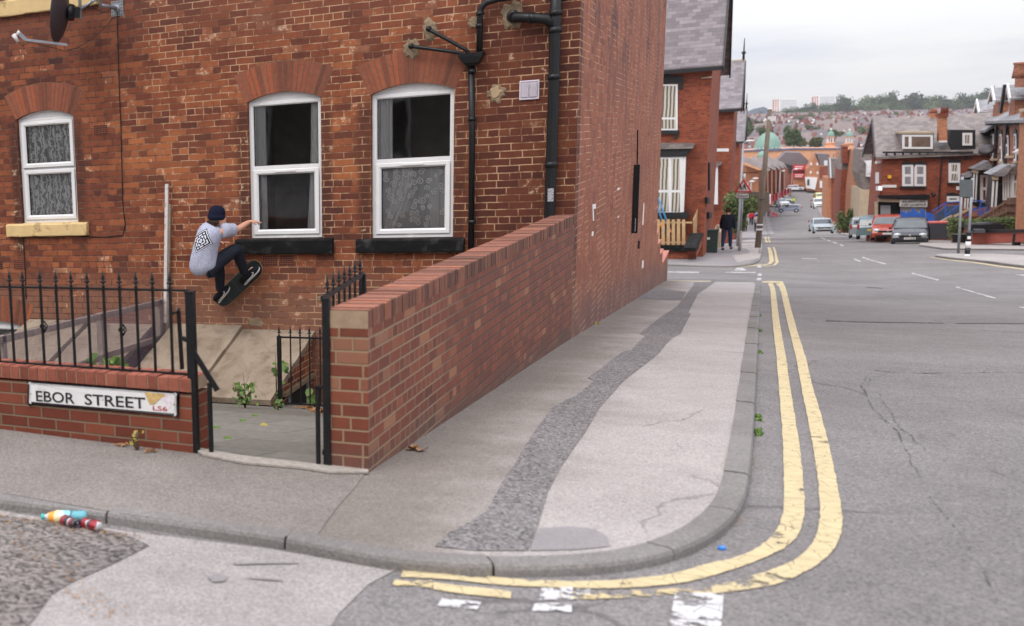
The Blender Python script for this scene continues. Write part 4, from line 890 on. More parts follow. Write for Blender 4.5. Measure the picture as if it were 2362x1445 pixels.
text('EBOR', 'lettering', m_ink, sg, p_[0], xd, (0, 0, 1), hgt, (p_[1] - p_[0]).length, bold=.012); text('STREET', 'lettering', m_ink, sg, p_[2], xd, (0, 0, 1), hgt, (p_[3] - p_[2]).length, bold=.012)
text('LS6', 'postcode', m_red, sg, WL.at(353, 947, .024), xd, (0, 0, 1), .03, (WL.at(386, 948, .024) - WL.at(353, 945, .024)).length, bold=.008)
mb = MB(); WL.poly(mb, [(333, 905), (378, 909), (383, 914), (370, 920), (356, 933), (345, 934)], .0255, .001, 0); mb.build('peeled_sticker', paint('old_sticker', sr(196, 164, 106), .8, .3, 30), sg)
mb = MB(); WL.poly(mb, [(372, 920), (385, 908), (398, 914), (402, 930), (385, 945), (376, 942), (384, 932)], .0252, .001, 0); mb.build('peeled_sticker', paint('pale_sticker', sr(214, 204, 206), .8, .2, 40), sg)
mb = MB()
for q in ((237, 923), (402, 934), (71, 909)): mb.ball(WL.at(*q, .026), .004, sc=(1, .5, 1))
mb.build('screw', paint('rust', sr(120, 60, 40), .9), sg)

# ------------------------------------------------------------------ railings, gate, mesh fence
def spear(mb, p, h, s=1.):
    """cast spear head on top of a bar, base at p, total height h"""
    mb.lathe(p, [(.006 * s, 0), (.011 * s, .008 * s), (.011 * s, .014 * s), (.006 * s, .018 * s), (.006 * s, .03 * s), (.019 * s, .034 * s), (.021 * s, .04 * s), (.008 * s, .046 * s), (.013 * s, .058 * s), (.008 * s, .075 * s), (.003 * s, h)], 8)
rl = thing('iron_railing', 'black spear-topped iron railing on the low wall above the street nameplate', 'railing', (-2.73, 6.32, -1.3))
RW = Wall((-2.735, 6.30), (-2.735 - .996 * 3, 6.30 + .084 * 3)); zt_, zb_ = -.80, -1.31
def RP(px, z): q = RW.at(px, 700); return Vector((q.x, q.y, z))
pts_b = [(38, 838), (72, 838), (108, 842), (143, 844), (178, 846), (213, 850), (250, 853), (286, 856), (323, 858), (361, 861), (398, 864)]
pts_t = [-14, 25, 55, 95, 131, 166, 203, 240, 277, 315, 353, 393]
mb = MB(); e0 = RP(-900, zt_); e1 = RP(436, zt_); mb.bar(e0, e1, .028, .012); tr_ = mb.build('top_rail', m_black, rl)
mb = MB(); mb.bar(Vector((e0.x, e0.y, zb_)), Vector((e1.x, e1.y, zb_)), .03, .010); mb.build('bottom_rail', m_black, rl)
xs_ = [RP(p, 0) for p in pts_t]; stp = (xs_[4] - xs_[1]) / 3
allb = [xs_[1] - stp * k for k in range(22, 0, -1)] + xs_[1:]
for i, p in enumerate(allb):
    mb = MB(); mb.bar((p.x, p.y, zb_), (p.x, p.y, zt_ + .01), .014); bar_ = mb.build('bar', m_black, rl)
    mb = MB(); spear(mb, Vector((p.x, p.y, zt_ + .006)), .105); mb.build('spear_head', m_black, bar_)
for px in (98, 280):
    q = RP(px, -1.055); mb = MB()
    for k in range(4):
        a0 = k * math.pi / 2; mb.tube([q + Vector((.024 * math.sin(math.pi * t / 8) * math.cos(a0 + t * .5), .024 * math.sin(math.pi * t / 8) * math.sin(a0 + t * .5), -.038 + .0095 * t)) for t in range(9)], .0045, 5)
    mb.build('basket_twist', m_black, rl)
mb = MB(); q = Vector((-2.713, 6.235, 0)); mb.box(q.x - .024, q.x + .024, q.y - .024, q.y + .024, -1.79, -.80); mb.box(q.x - .027, q.x + .027, q.y - .027, q.y + .027, -.805, -.795); mb.build('end_post', m_black, rl)
mb = MB(); a, b = onY(412, 718, 6.45), onY(426, 868, 6.45); mb.bar(Vector((a.x, 6.45, a.z)), Vector((a.x + .01, 6.45, -1.31)), .02); mb.tube([onY(398, 723, 6.4), onY(408, 720, 6.45), onY(414, 712, 6.45)], .008, 6)
mb.bar(onY(421, 780, 6.3), onY(434, 786, 6.25), .022); mb.build('latch_keep', m_black, rl)
st_ = thing('handrail', 'short sloping black iron rail and prop beside the gateway, next to the low wall', 'handrail', (-2.6, 6.22, -1.78))
mb = MB(); mb.bar((-2.70, 6.22, -1.15), (-2.555, 6.23, -1.385), .012, .032); mb.build('rail', m_black, st_); mb = MB(); mb.bar((-2.603, 6.225, -1.79), (-2.603, 6.225, -1.34), .022); mb.build('prop', m_black, st_)
# open gate leaf folded back along the long wall
gt = thing('iron_gate', 'black iron gate standing open against the long garden wall', 'gate', (-1.91, 6.22, -1.8))
mb = MB(); mb.box(-1.912, -1.872, 6.20, 6.24, -1.81, -.825); mb.build('gate_post', m_black, gt)
mb = MB(); mb.box(-1.955, -1.935, 6.20, 6.225, -1.81, -1.33); mb.box(-1.96, -1.915, 6.2, 6.22, -1.335, -1.32); mb.build('stop_post', m_black, gt)
gz0, gz1 = -.835, -.80
mb = MB(); mb.bar((-1.93, 6.26, gz0), (-1.955, 7.2, gz1), .014, .03); mb.build('top_rail', m_black, gt)
mb = MB(); mb.bar((-1.93, 6.26, -1.72), (-1.955, 7.2, -1.74), .014, .03); mb.build('bottom_rail', m_black, gt)
mb = MB(); mb.bar((-1.955, 7.2, -1.76), (-1.955, 7.2, -.80), .034); mb.build('stile', m_black, gt)
for k in range(7):
    t = (k + .6) / 7.2; x, y, z = lerp(-1.93, -1.955, t), lerp(6.3, 7.2, t), lerp(gz0, gz1, t)
    mb = MB(); mb.bar((x, y, -1.72), (x, y, z + .01), .012); b_ = mb.build('bar', m_black, gt); mb = MB(); spear(mb, Vector((x, y, z + .012)), .105, .9); mb.build('spear_head', m_black, b_)
# small guard railing across the light well
gr_ = thing('guard_railing', 'small black spiked railing guarding the cellar light well, beside the sandstone slab', 'railing', (-4.2, 12.1, -2.85))
Yg = 12.10
def gp(px, py): return onY(px, py, Yg)
a, b = gp(642, 778), gp(760, 785); zt2 = a.z; mb = MB(); mb.bar(a, Vector((b.x, Yg, zt2)), .02, .018); mb.build('top_rail', m_black, gr_)
a2 = gp(644, 930); mb = MB(); mb.bar(a2, Vector((b.x, Yg, a2.z)), .02, .016); mb.build('bottom_rail', m_black, gr_)
mb = MB(); c_ = gp(645, 860); mb.box(c_.x - .02, c_.x + .02, Yg - .02, Yg + .02, gp(645, 946).z, zt2 + .012); mb.build('post', m_black, gr_)
for px in (645, 671, 693, 714.5, 739, 763):
    q = gp(px, 850); mb = MB(); mb.bar((q.x, Yg, a2.z), (q.x, Yg, zt2 + .02), .013); b_ = mb.build('bar', m_black, gr_); mb = MB(); spear(mb, Vector((q.x, Yg, zt2 + .012)), .115, 1.05); mb.build('spear_head', m_black, b_)
# wire mesh fence between the two yards
mf = thing('mesh_fence', 'grey wire mesh fence on weathered timber rails running back to the brick wall', 'fence', (-6.39, 12.2, -2.5))
Xm = -6.39; m_wire = paint('galvanised_wire', sr(132, 118, 130), .5, .15)
def MF(px, py, o=0.): return onX(px, py, Xm + o)
def msh(x0, x1, top0, top1, bot0, bot1):
    pass
y0m, y1m = 8.4, 13.85
ztop = lambda y: lerp(-1.72, -1.86, (y - 9.8) / 4.1); zbot = lambda y: -1.80 - .178 * (y - 6.2) + .35
mb = MB(); ny_ = int((y1m - y0m) / .026)
for i in range(ny_ + 1):
    y = lerp(y0m, y1m, i / ny_); mb.bar((Xm, y, zbot(y)), (Xm, y, ztop(y)), .0028, .0028, upv=(1, 0, 0))
for k in range(38):
    o = -.0265 * k
    pts = []
    mb.bar((Xm + .002, y0m, ztop(y0m) + o), (Xm + .002, y1m, ztop(y1m) + o), .0028, .0028)
mb.build('mesh', m_wire, mf)
for a, b in ((-.06, -.055), (-.62, -.52)):
    mb = MB(); mb.bar((Xm - .03, y0m, ztop(y0m) + a), (Xm - .03, y1m, ztop(y1m) + b), .03, .075); mb.build('rail', m_wood, mf)
for y in (9.9, 12.1, 13.75):
    mb = MB(); mb.box(Xm - .09, Xm - .015, y - .04, y + .04, YZ(0, y) - .2, ztop(y) - .02); mb.build('fence_post', m_wood, mf)

# ------------------------------------------------------------------ plants, leaves, litter
def leaf_mat(name, c1, c2):
    t = NT(name); g_ = t.n('NewGeometry'); c = t.mix(g_.outputs['Random Per Island'], c1, c2); b = t.bsdf(c, .55, None, spec=.4)
    b.inputs['Subsurface Weight'].default_value = 0.; return t.mat
m_leafb = leaf_mat('bright_leaf', sr(58, 86, 32), sr(100, 124, 52)); m_leafd = leaf_mat('dry_leaf', sr(120, 80, 48), sr(168, 126, 80)); m_leafy = leaf_mat('yellow_leaf', sr(140, 134, 52), sr(160, 142, 70))
m_stem = paint('stem', sr(96, 70, 48), .8)
def leaf(mb, p, size, nrm, rot, curl=.25, mi=0):
    q = Vector((0, 0, 1)).rotation_difference(Vector(nrm).normalized()) @ Matrix.Rotation(rot, 3, 'Z').to_quaternion()
    sh = [(0, -.5), (.3, -.38), (.46, -.05), (.34, .3), (0, .58), (-.34, .3), (-.46, -.05), (-.3, -.38)]
    vs = [p + q @ Vector((x * size, y * size, curl * size * (x * x * 2 - .1))) for x, y in sh] + [p + q @ Vector((0, 0, -.06 * size))]
    mb.add(vs, [(i, (i + 1) % 8, 8) for i in range(8)], mi)
def plant(name, label, base, h, n_, spread, size, mat, seed, lean=(0, 0), group=None, dead=0):
    rn = random.Random(seed); t = thing(name, label, 'plant', tuple(base), group=group); st = MB(); lf = MB()
    for k in range(max(3, n_ // 7)):
        d = Vector((rn.uniform(-1, 1) * spread + lean[0], rn.uniform(-1, .6) * spread * .6, h * rn.uniform(.6, 1.)))
        pts = [base, base + d * .5 + Vector((rn.uniform(-.02, .02), 0, .02)), base + d]; st.tube(pts, [.005, .004, .002], 5)
    for k in range(n_):
        u = rn.random() ** .8; a = rn.uniform(0, 6.28); r = spread * rn.uniform(.2, 1.); p = base + Vector((math.cos(a) * r + lean[0] * u, math.sin(a) * r * .6, h * (.12 + .75 * u)))
        leaf(lf, p, size * rn.uniform(.6, 1.2), (rn.uniform(-.8, .8), rn.uniform(-1.4, -.2), rn.uniform(.1, 1)), rn.uniform(0, 6.28))
    st.build('stem', m_stem, t); lf.build('leaves', mat, t, fix=False); return t
def yp(px, py):                                                     # pixel -> yard surface
    r = Vector(ray(px, py)); t = (-1.80 + .178 * 6.2) / (r.z + .178 * r.y); return r * t
plant('weed', 'bright green leafy weed growing from the foot of the sandstone slab', yp(566, 942), .30, 70, .14, .05, m_leafb, 1)
mb = MB(); q = yp(566, 942); mb.tube([q, q + Vector((.0, 0, .2)), q + Vector((-.01, -.02, .4))], [.006, .005, .002], 5); mb.tube([q + Vector((0, 0, .25)), q + Vector((.05, 0, .36))], .002, 4); mb.build('twig', m_stem, bpy.data.objects['weed'])
plant('small_weed', 'tiny bright green weed at the foot of the guard railing post', yp(642, 946), .12, 26, .06, .035, m_leafb, 2)
plant('creeper', 'green leaves climbing up inside the light well behind the guard railing', Vector((-4.33, 12.3, -2.85)), .6, 12, .10, .08, m_leafb, 3, (.06, 0))
plant('ivy_sprig', 'green leaf sprig low in the light well, near the gate post', Vector((-3.9, 12.35, -2.88)), .22, 7, .07, .09, m_leafb, 4)
plant('yard_weed', 'green weed seen through the mesh fence on the cracked slab', Vector((-6.15, 11.6, YZ(0, 11.6) + .1)), .45, 60, .28, .10, m_leafb, 5)
plant('yard_weed', 'sparse green weed behind the mesh, farther left towards the basement window', Vector((-6.7, 11.2, YZ(0, 11.2))), .4, 34, .3, .08, m_leafb, 6)
wq = G(316, 1040); t_ = plant('dry_weed', 'withered brown weed stalk at the foot of the low wall under the nameplate', wq, .14, 8, .05, .03, m_leafy, 7)
mb = MB(); mb.tube([wq, wq + Vector((.0, 0, .06)), wq + Vector((.01, 0, .12))], [.012, .010, .004], 7)
for k in range(26): rn_ = random.Random(k); mb.tube([wq + Vector((0, 0, .012 + .003 * k)), wq + Vector((rn_.uniform(-.025, .025), rn_.uniform(-.02, .02), .02 + .004 * k))], .0018, 4)
mb.build('stalk', paint('dead_stalk', sr(92, 74, 54), .9), t_)
fern = plant('wall_fern', 'small green fern sprouting from the wall beside the soil pipe at the top', F(1300, 4, .02), .12, 40, .06, .03, m_leafb, 8)
def leaves(name, label, pts, size, mat, seed, n_, spread, kind=None):
    rn = random.Random(seed); mb = MB()
    for k in range(n_):
        c_ = pts[k % len(pts)]; p = c_ + Vector((rn.gauss(0, spread), rn.gauss(0, spread * .6), 0)); leaf(mb, p + Vector((0, 0, .008 + rn.random() * .012)), size * rn.uniform(.5, 1.2), (rn.uniform(-.5, .5), rn.uniform(-.6, .3), 1), rn.uniform(0, 6.28), .6)
    return tag(mb.build(name, mat, off=pts[0], fix=False), label, 'leaves', None, kind)
leaves('dry_leaves', 'heap of curled brown dry leaves in the light well corner', [yp(705, 943), yp(725, 948), yp(735, 952)], .06, m_leafd, 1, 46, .05, 'stuff')
leaves('dry_leaves', 'dry brown leaves blown against the low wall around the withered weed', [G(270, 1030), G(283, 1032), G(345, 1045), G(352, 1044)], .03, m_leafd, 2, 26, .02, 'stuff')
for (px, py, lab, sd_) in ((955, 1038, 'curled brown dead leaf on the pavement near the end of the garden wall', 3), (1368, 748, 'pale yellow leaf scrap at the foot of the gable wall', 4), (1446, 698, 'small yellow leaf at the gable foot, farther down the hill', 5)):
    q = G(px, py); o_ = leaves('dead_leaf', lab, [q, q + Vector((.04, -.02, 0))], .06 if sd_ == 3 else .075, m_leafd if sd_ == 3 else m_leafy, sd_, 5 if sd_ == 3 else 3, .02)
    o_['category'] = 'leaf'
for (px, py, lab) in ((500, 988, 'yellow green leaf lying on the yard paving, nearest the slab'), (560, 972, 'green leaf on the yard paving left of the weed tip'), (608, 982, 'curled yellow leaf alone on the middle of the yard paving'), (525, 1013, 'small leaf on the yard paving nearest the handrail'), (588, 961, 'leaf directly below the bright weed')):
    q = yp(px, py); mb = MB(); leaf(mb, q + Vector((0, 0, .006)), .07, (.1, -.2, 1), px, .3); tag(mb.build('fallen_leaf', m_leafb if px != 608 else m_leafy, off=q, fix=False), lab, 'leaf', 'loose leaves on the yard')
for i, (px, py) in enumerate(((1752, 765), (1751, 815), (1748, 967), (1748, 1001), (1751, 730))):
    rn = random.Random(i); q = G(px, py, RO); mb = MB()
    for k in range(26): d = Vector((rn.uniform(-.02, .02), rn.uniform(-.10, .10), 0)); mb.bar(q + d, q + d + Vector((rn.uniform(-.02, .02), rn.uniform(-.02, .02), rn.uniform(.008, .02))), .012, .012)
    tag(mb.build('moss_tuft', m_leafb, off=q), 'small green moss tuft in the gutter along the kerb beside the yellow lines', 'moss', 'moss tufts along the kerb')
# grit and leaf crumbs in the gutter
rn = random.Random(11); mb = MB()
for px0, py0, px1, py1, n_, s_ in ((0, 1190, 300, 1245, 260, .014), (0, 1200, 260, 1430, 200, .016), (900, 1313, 1400, 1318, 150, .010), (1400, 1316, 1720, 1200, 200, .010), (1745, 1150, 1750, 700, 140, .012)):
    for _ in range(n_):
        t = rn.random(); q = G(lerp(px0, px1, t) + rn.gauss(0, 8 if px0 else 30), lerp(py0, py1, t) + rn.gauss(0, 6), RO); leaf(mb, q + Vector((0, 0, .012)), s_ * rn.uniform(.25, .85), (rn.uniform(-.5, .5), rn.uniform(-.5, .5), 1), rn.uniform(0, 6), .3)
tag(mb.build('gutter_debris', m_leafd, fix=False), 'scattered brown leaf crumbs and grit in the gutter', 'debris', kind='stuff')
# litter by the kerb
def label_mat(name, stops, axis=2, metal=0., rough=.3):
    t = NT(name); P = t.n('TexCoord').outputs['Object']; x, y, z = t.xyz(P); q = (x, y, z)[axis]
    n_ = t.noise(P, 40., 2); v = t.m('MULTIPLY_ADD', t.m('SUBTRACT', n_, .5), .03, q); t.bsdf(t.ramp(t.m('MULTIPLY_ADD', v, 5., .5), stops, 'CONSTANT'), rough, None, metal=metal); return t.mat
def litter(name, label, cat, px, py, build, rz, off=.0):
    q = G(px, py, RO); r = thing(name, label, cat, tuple(q + Vector((0, 0, off))), rz=rz, world=False); build(r); return r
WH, RD, DK, TL = sr(206, 202, 200), sr(150, 44, 52), sr(66, 54, 60), sr(96, 166, 176)
def b_bottle(r):
    t = label_mat('bottle_label', ((0, TL), (.28, sr(70, 110, 120)), (.34, sr(140, 205, 220)), (.5, sr(200, 226, 224)), (.62, sr(236, 220, 170)), (.74, sr(240, 160, 60)), (.9, WH)), 0)
    mb = MB(); mb.lathe((-.11, 0, .032), [(.004, 0), (.030, .004), (.031, .02), (.029, .05), (.032, .07), (.032, .15), (.02, .19), (.0125, .2), (.0125, .212)], 16, axis=(1, 0, 0)); mb.build('bottle', t, r)
    mb = MB(); mb.lathe((.10, 0, .032), [(.015, 0), (.015, .016), (.004, .017)], 14, axis=(1, 0, 0)); mb.build('cap', paint('teal_cap', sr(52, 178, 170), .4), r)
def b_can(seed):
    def f(r):
        rn = random.Random(seed); t = label_mat('can_label%d' % seed, ((0, WH), (.22, RD), (.42, DK), (.5, WH), (.55, RD), (.66, DK), (.8, WH)), 0, .3, .3)
        mb = MB(); mb.lathe((-.06, 0, .03), [(.022, 0), (.028, .006), (.032, .014), (.0315, .05), (.024, .065), (.031, .085), (.032, .1), (.026, .112), (.024, .116), (.022, .112)], 18, axis=(1, 0, 0))
        for i, v in enumerate(mb.v): v.z = max(.0, v.z + rn.uniform(-.002, .002)) * (.86 if v.z > .03 else 1); v.y += rn.uniform(-.002, .002)
        mb.build('can_body', t, r); mb = MB(); mb.lathe((.05, 0, .03), [(.022, 0), (.004, .001)], 16, axis=(1, 0, 0)); mb.ball((.053, .004, .034), .007, sc=(.3, 1, 1)); mb.build('can_top', m_galv, r)
    return f
litter('drink_bottle', 'blue and orange plastic drinks bottle lying on its side by the kerb', 'bottle', 150, 1207, b_bottle, R(200), .0)
litter('crushed_can', 'crushed red and white drinks can in front of the bottle, left of the other can', 'can', 163, 1217, b_can(1), R(-25))
litter('crushed_can', 'crumpled red and white drinks can, the right-hand one beside the bottle', 'can', 209, 1222, b_can(2), R(165))
litter('bottle_cap', 'bright blue plastic bottle cap in the gutter by the kerb curve', 'bottle cap', 1665, 1268, lambda r: (lambda m_: (m_.lathe((0, 0, 0), [(.016, 0), (.016, .012), (.014, .015), (.003, .015)], 18), m_.build('cap', paint('blue_cap', sr(50, 130, 220), .3), r)))(MB()), 0)
mb = MB(); q = G(8, 1193, RO); mb.bar(q + Vector((-.04, 0, .01)), q + Vector((.03, -.02, .012)), .018, .01); tag(mb.build('wood_chip', m_wood, off=q), 'small pale splinter of wood in the gutter at the left edge', 'splinter')
q = yp(455, 1030); mb = MB(); rn = random.Random(3); mb.ball(q + Vector((.03, .08, .03)), .05, 8, 6, sc=(1, 1, .8)); mb.ball(q + Vector((-.02, .02, .05)), .06, 8, 6, sc=(.7, 1, 1.2))
for v in mb.v: v += Vector((rn.uniform(-.006, .006), rn.uniform(-.006, .006), rn.uniform(-.006, .006)))
tag(mb.build('stone', m_render, off=q), 'rough lump of stone at the foot of the gate post', 'stone')

# ------------------------------------------------------------------ skinned figures
def skin(name, V, Ed, rad, mat, parent, sub=2, root=0):
    """one continuous surface grown round a skeleton; V world points, rad radii"""
    o = woff(parent); me = bpy.data.meshes.new(name); me.from_pydata([tuple(Vector(v) - o) for v in V], Ed, []); ob = bpy.data.objects.new(name, me); COL.objects.link(ob)
    sk = ob.modifiers.new('s', 'SKIN'); sk.use_smooth_shade = True
    for i, r in enumerate(rad):
        sv = me.skin_vertices[0].data[i]; sv.radius = r if isinstance(r, tuple) else (r, r); sv.use_root = (i == root)
    sb = ob.modifiers.new('b', 'SUBSURF'); sb.levels = sub; sb.render_levels = sub
    bpy.context.view_layer.update(); m2 = bpy.data.meshes.new_from_object(ob.evaluated_get(bpy.context.evaluated_depsgraph_get())); bpy.data.objects.remove(ob)
    m2.materials.clear(); m2.materials.append(mat)
    for p in m2.polygons: p.use_smooth = True
    r = bpy.data.objects.new(name, m2); COL.objects.link(r); r.parent = parent; return r
m_skin = paint('skin', sr(206, 150, 124), .55, .06, 12, spec=.4); m_hair = paint('brown_hair', sr(64, 42, 32), .7, .3, 60, bstr=.8, bd=.01)
m_beanie = paint('navy_knit', sr(22, 26, 46), .95, .15, 60, bstr=.8, bd=.006, spec=.2); m_denim = paint('dark_denim', sr(34, 38, 48), .85, .2, 25, bstr=.4, bd=.004, spec=.2)
m_shoe = paint('black_suede', sr(20, 20, 24), .8, .2, 40, spec=.25); m_sole = paint('white_rubber', sr(214, 210, 208), .6, .05); m_grip = paint('grip_tape', sr(52, 55, 55), .95, .15, 90, bstr=.6, spec=.2); m_ply = paint('maple_ply', sr(176, 150, 92), .6, .1)
def S(px, py, y): return onY(px, py, y)

# ---- skateboard, flat against the wall
bd = thing('skateboard', 'black grip-taped skateboard pressed against the brick wall under the skateboarder', 'skateboard', tuple(S(548, 655, 13.8)))
bt, bn = S(511, 693, 13.80), S(597, 612, 13.79)
dx = (bn - bt).normalized(); nrm = Vector((0, -1, 0)); dw = dx.cross(nrm).normalized()       # across the deck
Lb = .80; cb = (bt + bn) / 2 + Vector((0, 0, 0))
def deck(mb, inset, off, th):
    n_ = 40; top = []; L2 = Lb / 2 - inset; W2 = .113 - inset; pts = []
    for i in range(n_ + 1):
        u = -L2 + 2 * L2 * i / n_; a = max(0., (abs(u) - (L2 - W2 * 1.15)) / (W2 * 1.15)); wv = W2 * math.sqrt(max(0., 1 - a * a)); k = max(0., (abs(u) - .22)) * .30; k = k * (1.25 if u > 0 else 1)
        pts.append((u, wv, k))
    V = []; m_ = 8
    for u, wv, k in pts:
        for j in range(m_ + 1):
            v = -1 + 2 * j / m_; V.append(cb + dx * u + dw * (v * wv) + nrm * (off + k + .006 * v * v))
    f = [(i * (m_ + 1) + j, i * (m_ + 1) + j + 1, (i + 1) * (m_ + 1) + j + 1, (i + 1) * (m_ + 1) + j) for i in range(n_) for j in range(m_)]
    o = len(V); V += [v - nrm * th for v in V]; f += [(d + o, c + o, b + o, a + o) for a, b, c, d in f]
    for i in range(n_):
        for j in (0, m_): a, b = i * (m_ + 1) + j, (i + 1) * (m_ + 1) + j; f.append((a, b, b + o, a + o))
    mb.add(V, f, 0, True)
mb = MB(); deck(mb, 0, 0, .011); dk_ = mb.build('deck', m_ply, bd); mb = MB(); deck(mb, .002, .0015, .002); gp_ = mb.build('grip_tape', m_grip, dk_)
mb = MB(); mb.bar(cb + dx * -.06 + dw * -.1 + nrm * .012, cb + dx * -.06 + dw * .1 + nrm * .012, .004, .001); mb.build('grip_seam', paint('seam_green', sr(96, 104, 70), .8), dk_)
for u in (-.22, .22):
    c0 = cb + dx * u - nrm * .045; mb = MB(); mb.bar(c0 + dw * -.07, c0 + dw * .07, .02, .02); mb.bar(c0, c0 + nrm * .035, .05, .03); tk = mb.build('truck', m_galv, bd)
    for s_ in (-1, 1): mb = MB(); mb.lathe(c0 + dw * s_ * .075, [(.008, -.016), (.025, -.014), (.026, .014), (.008, .016)], 14, axis=dw); mb.build('wheel', m_sole, tk)

# ---- skateboarder
sk8 = thing('person', 'skateboarder in grey t-shirt, navy beanie and dark jeans crouched sideways on the wall', 'person', tuple(S(490, 640, 13.45)))
hipC = S(476, 612, 13.22); chest = S(484, 556, 13.14); neck = S(491, 521, 13.18); head = S(501, 497, 13.24)
hR, hL = S(487, 617, 13.20), S(468, 613, 13.36)
kR, aR = S(546, 572, 13.40), S(566, 634, 13.70); kL, aL = S(506, 616, 13.55), S(508, 674, 13.70)
shR, elR, wrR = S(512, 532, 13.20), S(545, 531, 13.42), S(577, 511, 13.58)
shL, elL, wrL = S(470, 533, 13.35), S(485, 555, 13.6), S(505, 560, 13.66)
V = [hipC, chest, neck, head + Vector((0, 0, -.04)), head + Vector((.01, 0, .07)),
     hR, (hR + kR) / 2, kR, (kR + aR) / 2 + Vector((-.02, 0, .01)), aR, hL, (hL + kL) / 2, kL, (kL + aL) / 2, aL,
     shR, elR, (elR + wrR) / 2, wrR, shL, elL, wrL, lerp(aR, S(588, 612, 13.74), .8), lerp(aL, S(528, 668, 13.74), .8)]
Ed = [(0, 1), (1, 2), (2, 3), (3, 4), (0, 5), (5, 6), (6, 7), (7, 8), (8, 9), (0, 10), (10, 11), (11, 12), (12, 13), (13, 14), (1, 15), (15, 16), (16, 17), (17, 18), (1, 19), (19, 20), (20, 21), (9, 22), (14, 23)]
rad = [.09, .085, .05, .08, .08, .07, .06, .05, .04, .03, .07, .06, .05, .04, .03, .045, .042, .040, .026, .045, .04, .026, .012, .012]
skin('body', V, Ed, rad, m_skin, sk8)
# trousers
V = [hipC + Vector((0, 0, -.02)), hR, lerp(hR, kR, .5), kR, lerp(kR, aR, .35) + Vector((-.012, 0, 0)), lerp(kR, aR, .78), lerp(kR, aR, .98), hL, lerp(hL, kL, .5), kL, lerp(kL, aL, .4), lerp(kL, aL, .8), lerp(kL, aL, .98)]
skin('jeans', V, [(0, 1), (1, 2), (2, 3), (3, 4), (4, 5), (5, 6), (0, 7), (7, 8), (8, 9), (9, 10), (10, 11), (11, 12)], [.12, .115, .098, .083, .075, .062, .064, .115, .095, .078, .07, .06, .062], m_denim, sk8)
# t-shirt: rings down the back, loose hem
def shirt_mat():
    t = NT('grey_marl_shirt'); P = t.pos(); g_ = t.n('NewGeometry'); x, y, z = t.xyz(P); ny = t.xyz(g_.outputs['Normal'])[1]
    # printed diamond: corners top, right, bottom, left (photo), in the wall plane
    T, Rr_, B, L_ = (S(a, b, 13.0) for a, b in ((472, 528), (487, 563), (451, 585), (448, 561)))
    O = Rr_; e1 = T - O; e2 = B - O
    # affine frame: O + a*e1 + b*e2
    det = e1.x * e2.z - e1.z * e2.x
    dx_ = t.m('SUBTRACT', x, O.x); dz_ = t.m('SUBTRACT', z, O.z)
    # the print wraps round the back: project through the viewing parallax of the shirt depth
    a = t.m('DIVIDE', t.m('SUBTRACT', t.m('MULTIPLY', dx_, e2.z), t.m('MULTIPLY', dz_, e2.x)), det); b = t.m('DIVIDE', t.m('SUBTRACT', t.m('MULTIPLY', dz_, e1.x), t.m('MULTIPLY', dx_, e1.z)), det)
    e = t.m('MINIMUM', t.m('MINIMUM', a, t.m('SUBTRACT', 1, a)), t.m('MINIMUM', b, t.m('SUBTRACT', 1, b)))
    inside = t.m('MULTIPLY', t.m('GREATER_THAN', e, 0.), t.m('LESS_THAN', ny, -.05))
    # basket of small bricks: running bond whose direction turns in each triangle
    def bond(u, v):
        r_ = t.m('FLOOR', t.m('MULTIPLY', v, 8.)); fv = t.m('FRACT', t.m('MULTIPLY', v, 8.)); fu = t.m('FRACT', t.m('MULTIPLY_ADD', u, 3.5, t.m('MULTIPLY', r_, .5)))
        return t.m('MINIMUM', t.m('MULTIPLY', t.m('MINIMUM', fu, t.m('SUBTRACT', 1, fu)), 2.), t.m('MINIMUM', fv, t.m('SUBTRACT', 1, fv)))
    s1 = t.m('LESS_THAN', t.m('ABSOLUTE', t.m('SUBTRACT', a, .5)), t.m('ABSOLUTE', t.m('SUBTRACT', b, .5)))
    bd1 = bond(a, b); bd2 = bond(b, a); d_ = t.m('ADD', t.m('MULTIPLY', bd1, s1), t.m('MULTIPLY', bd2, t.m('SUBTRACT', 1, s1)))
    line = t.m('LESS_THAN', d_, .22); border = t.m('LESS_THAN', e, .038); b2 = t.m('MULTIPLY', t.m('GREATER_THAN', e, .075), t.m('LESS_THAN', e, .105))
    blk = t.m('MAXIMUM', t.m('MAXIMUM', border, b2), t.m('MULTIPLY', t.m('MULTIPLY', line, t.m('GREATER_THAN', e, .10)), 1.))
    base = t.mix(t.rng(t.noise(P, 70., 4, .7), .35, .65), sr(158, 160, 178), sr(186, 188, 204))
    c = t.mix(inside, base, sr(224, 224, 232)); c = t.mix(t.m('MULTIPLY', inside, blk), c, sr(40, 40, 50))
    fold = t.noise(t.n('VectorMath', {0: P, 1: (14., 6., 5.)}, operation='MULTIPLY').outputs[0], 1., 3, .55, .6)
    t.bsdf(c, .95, fold, .9, .03, spec=.15); return t.mat
m_shirt = shirt_mat()
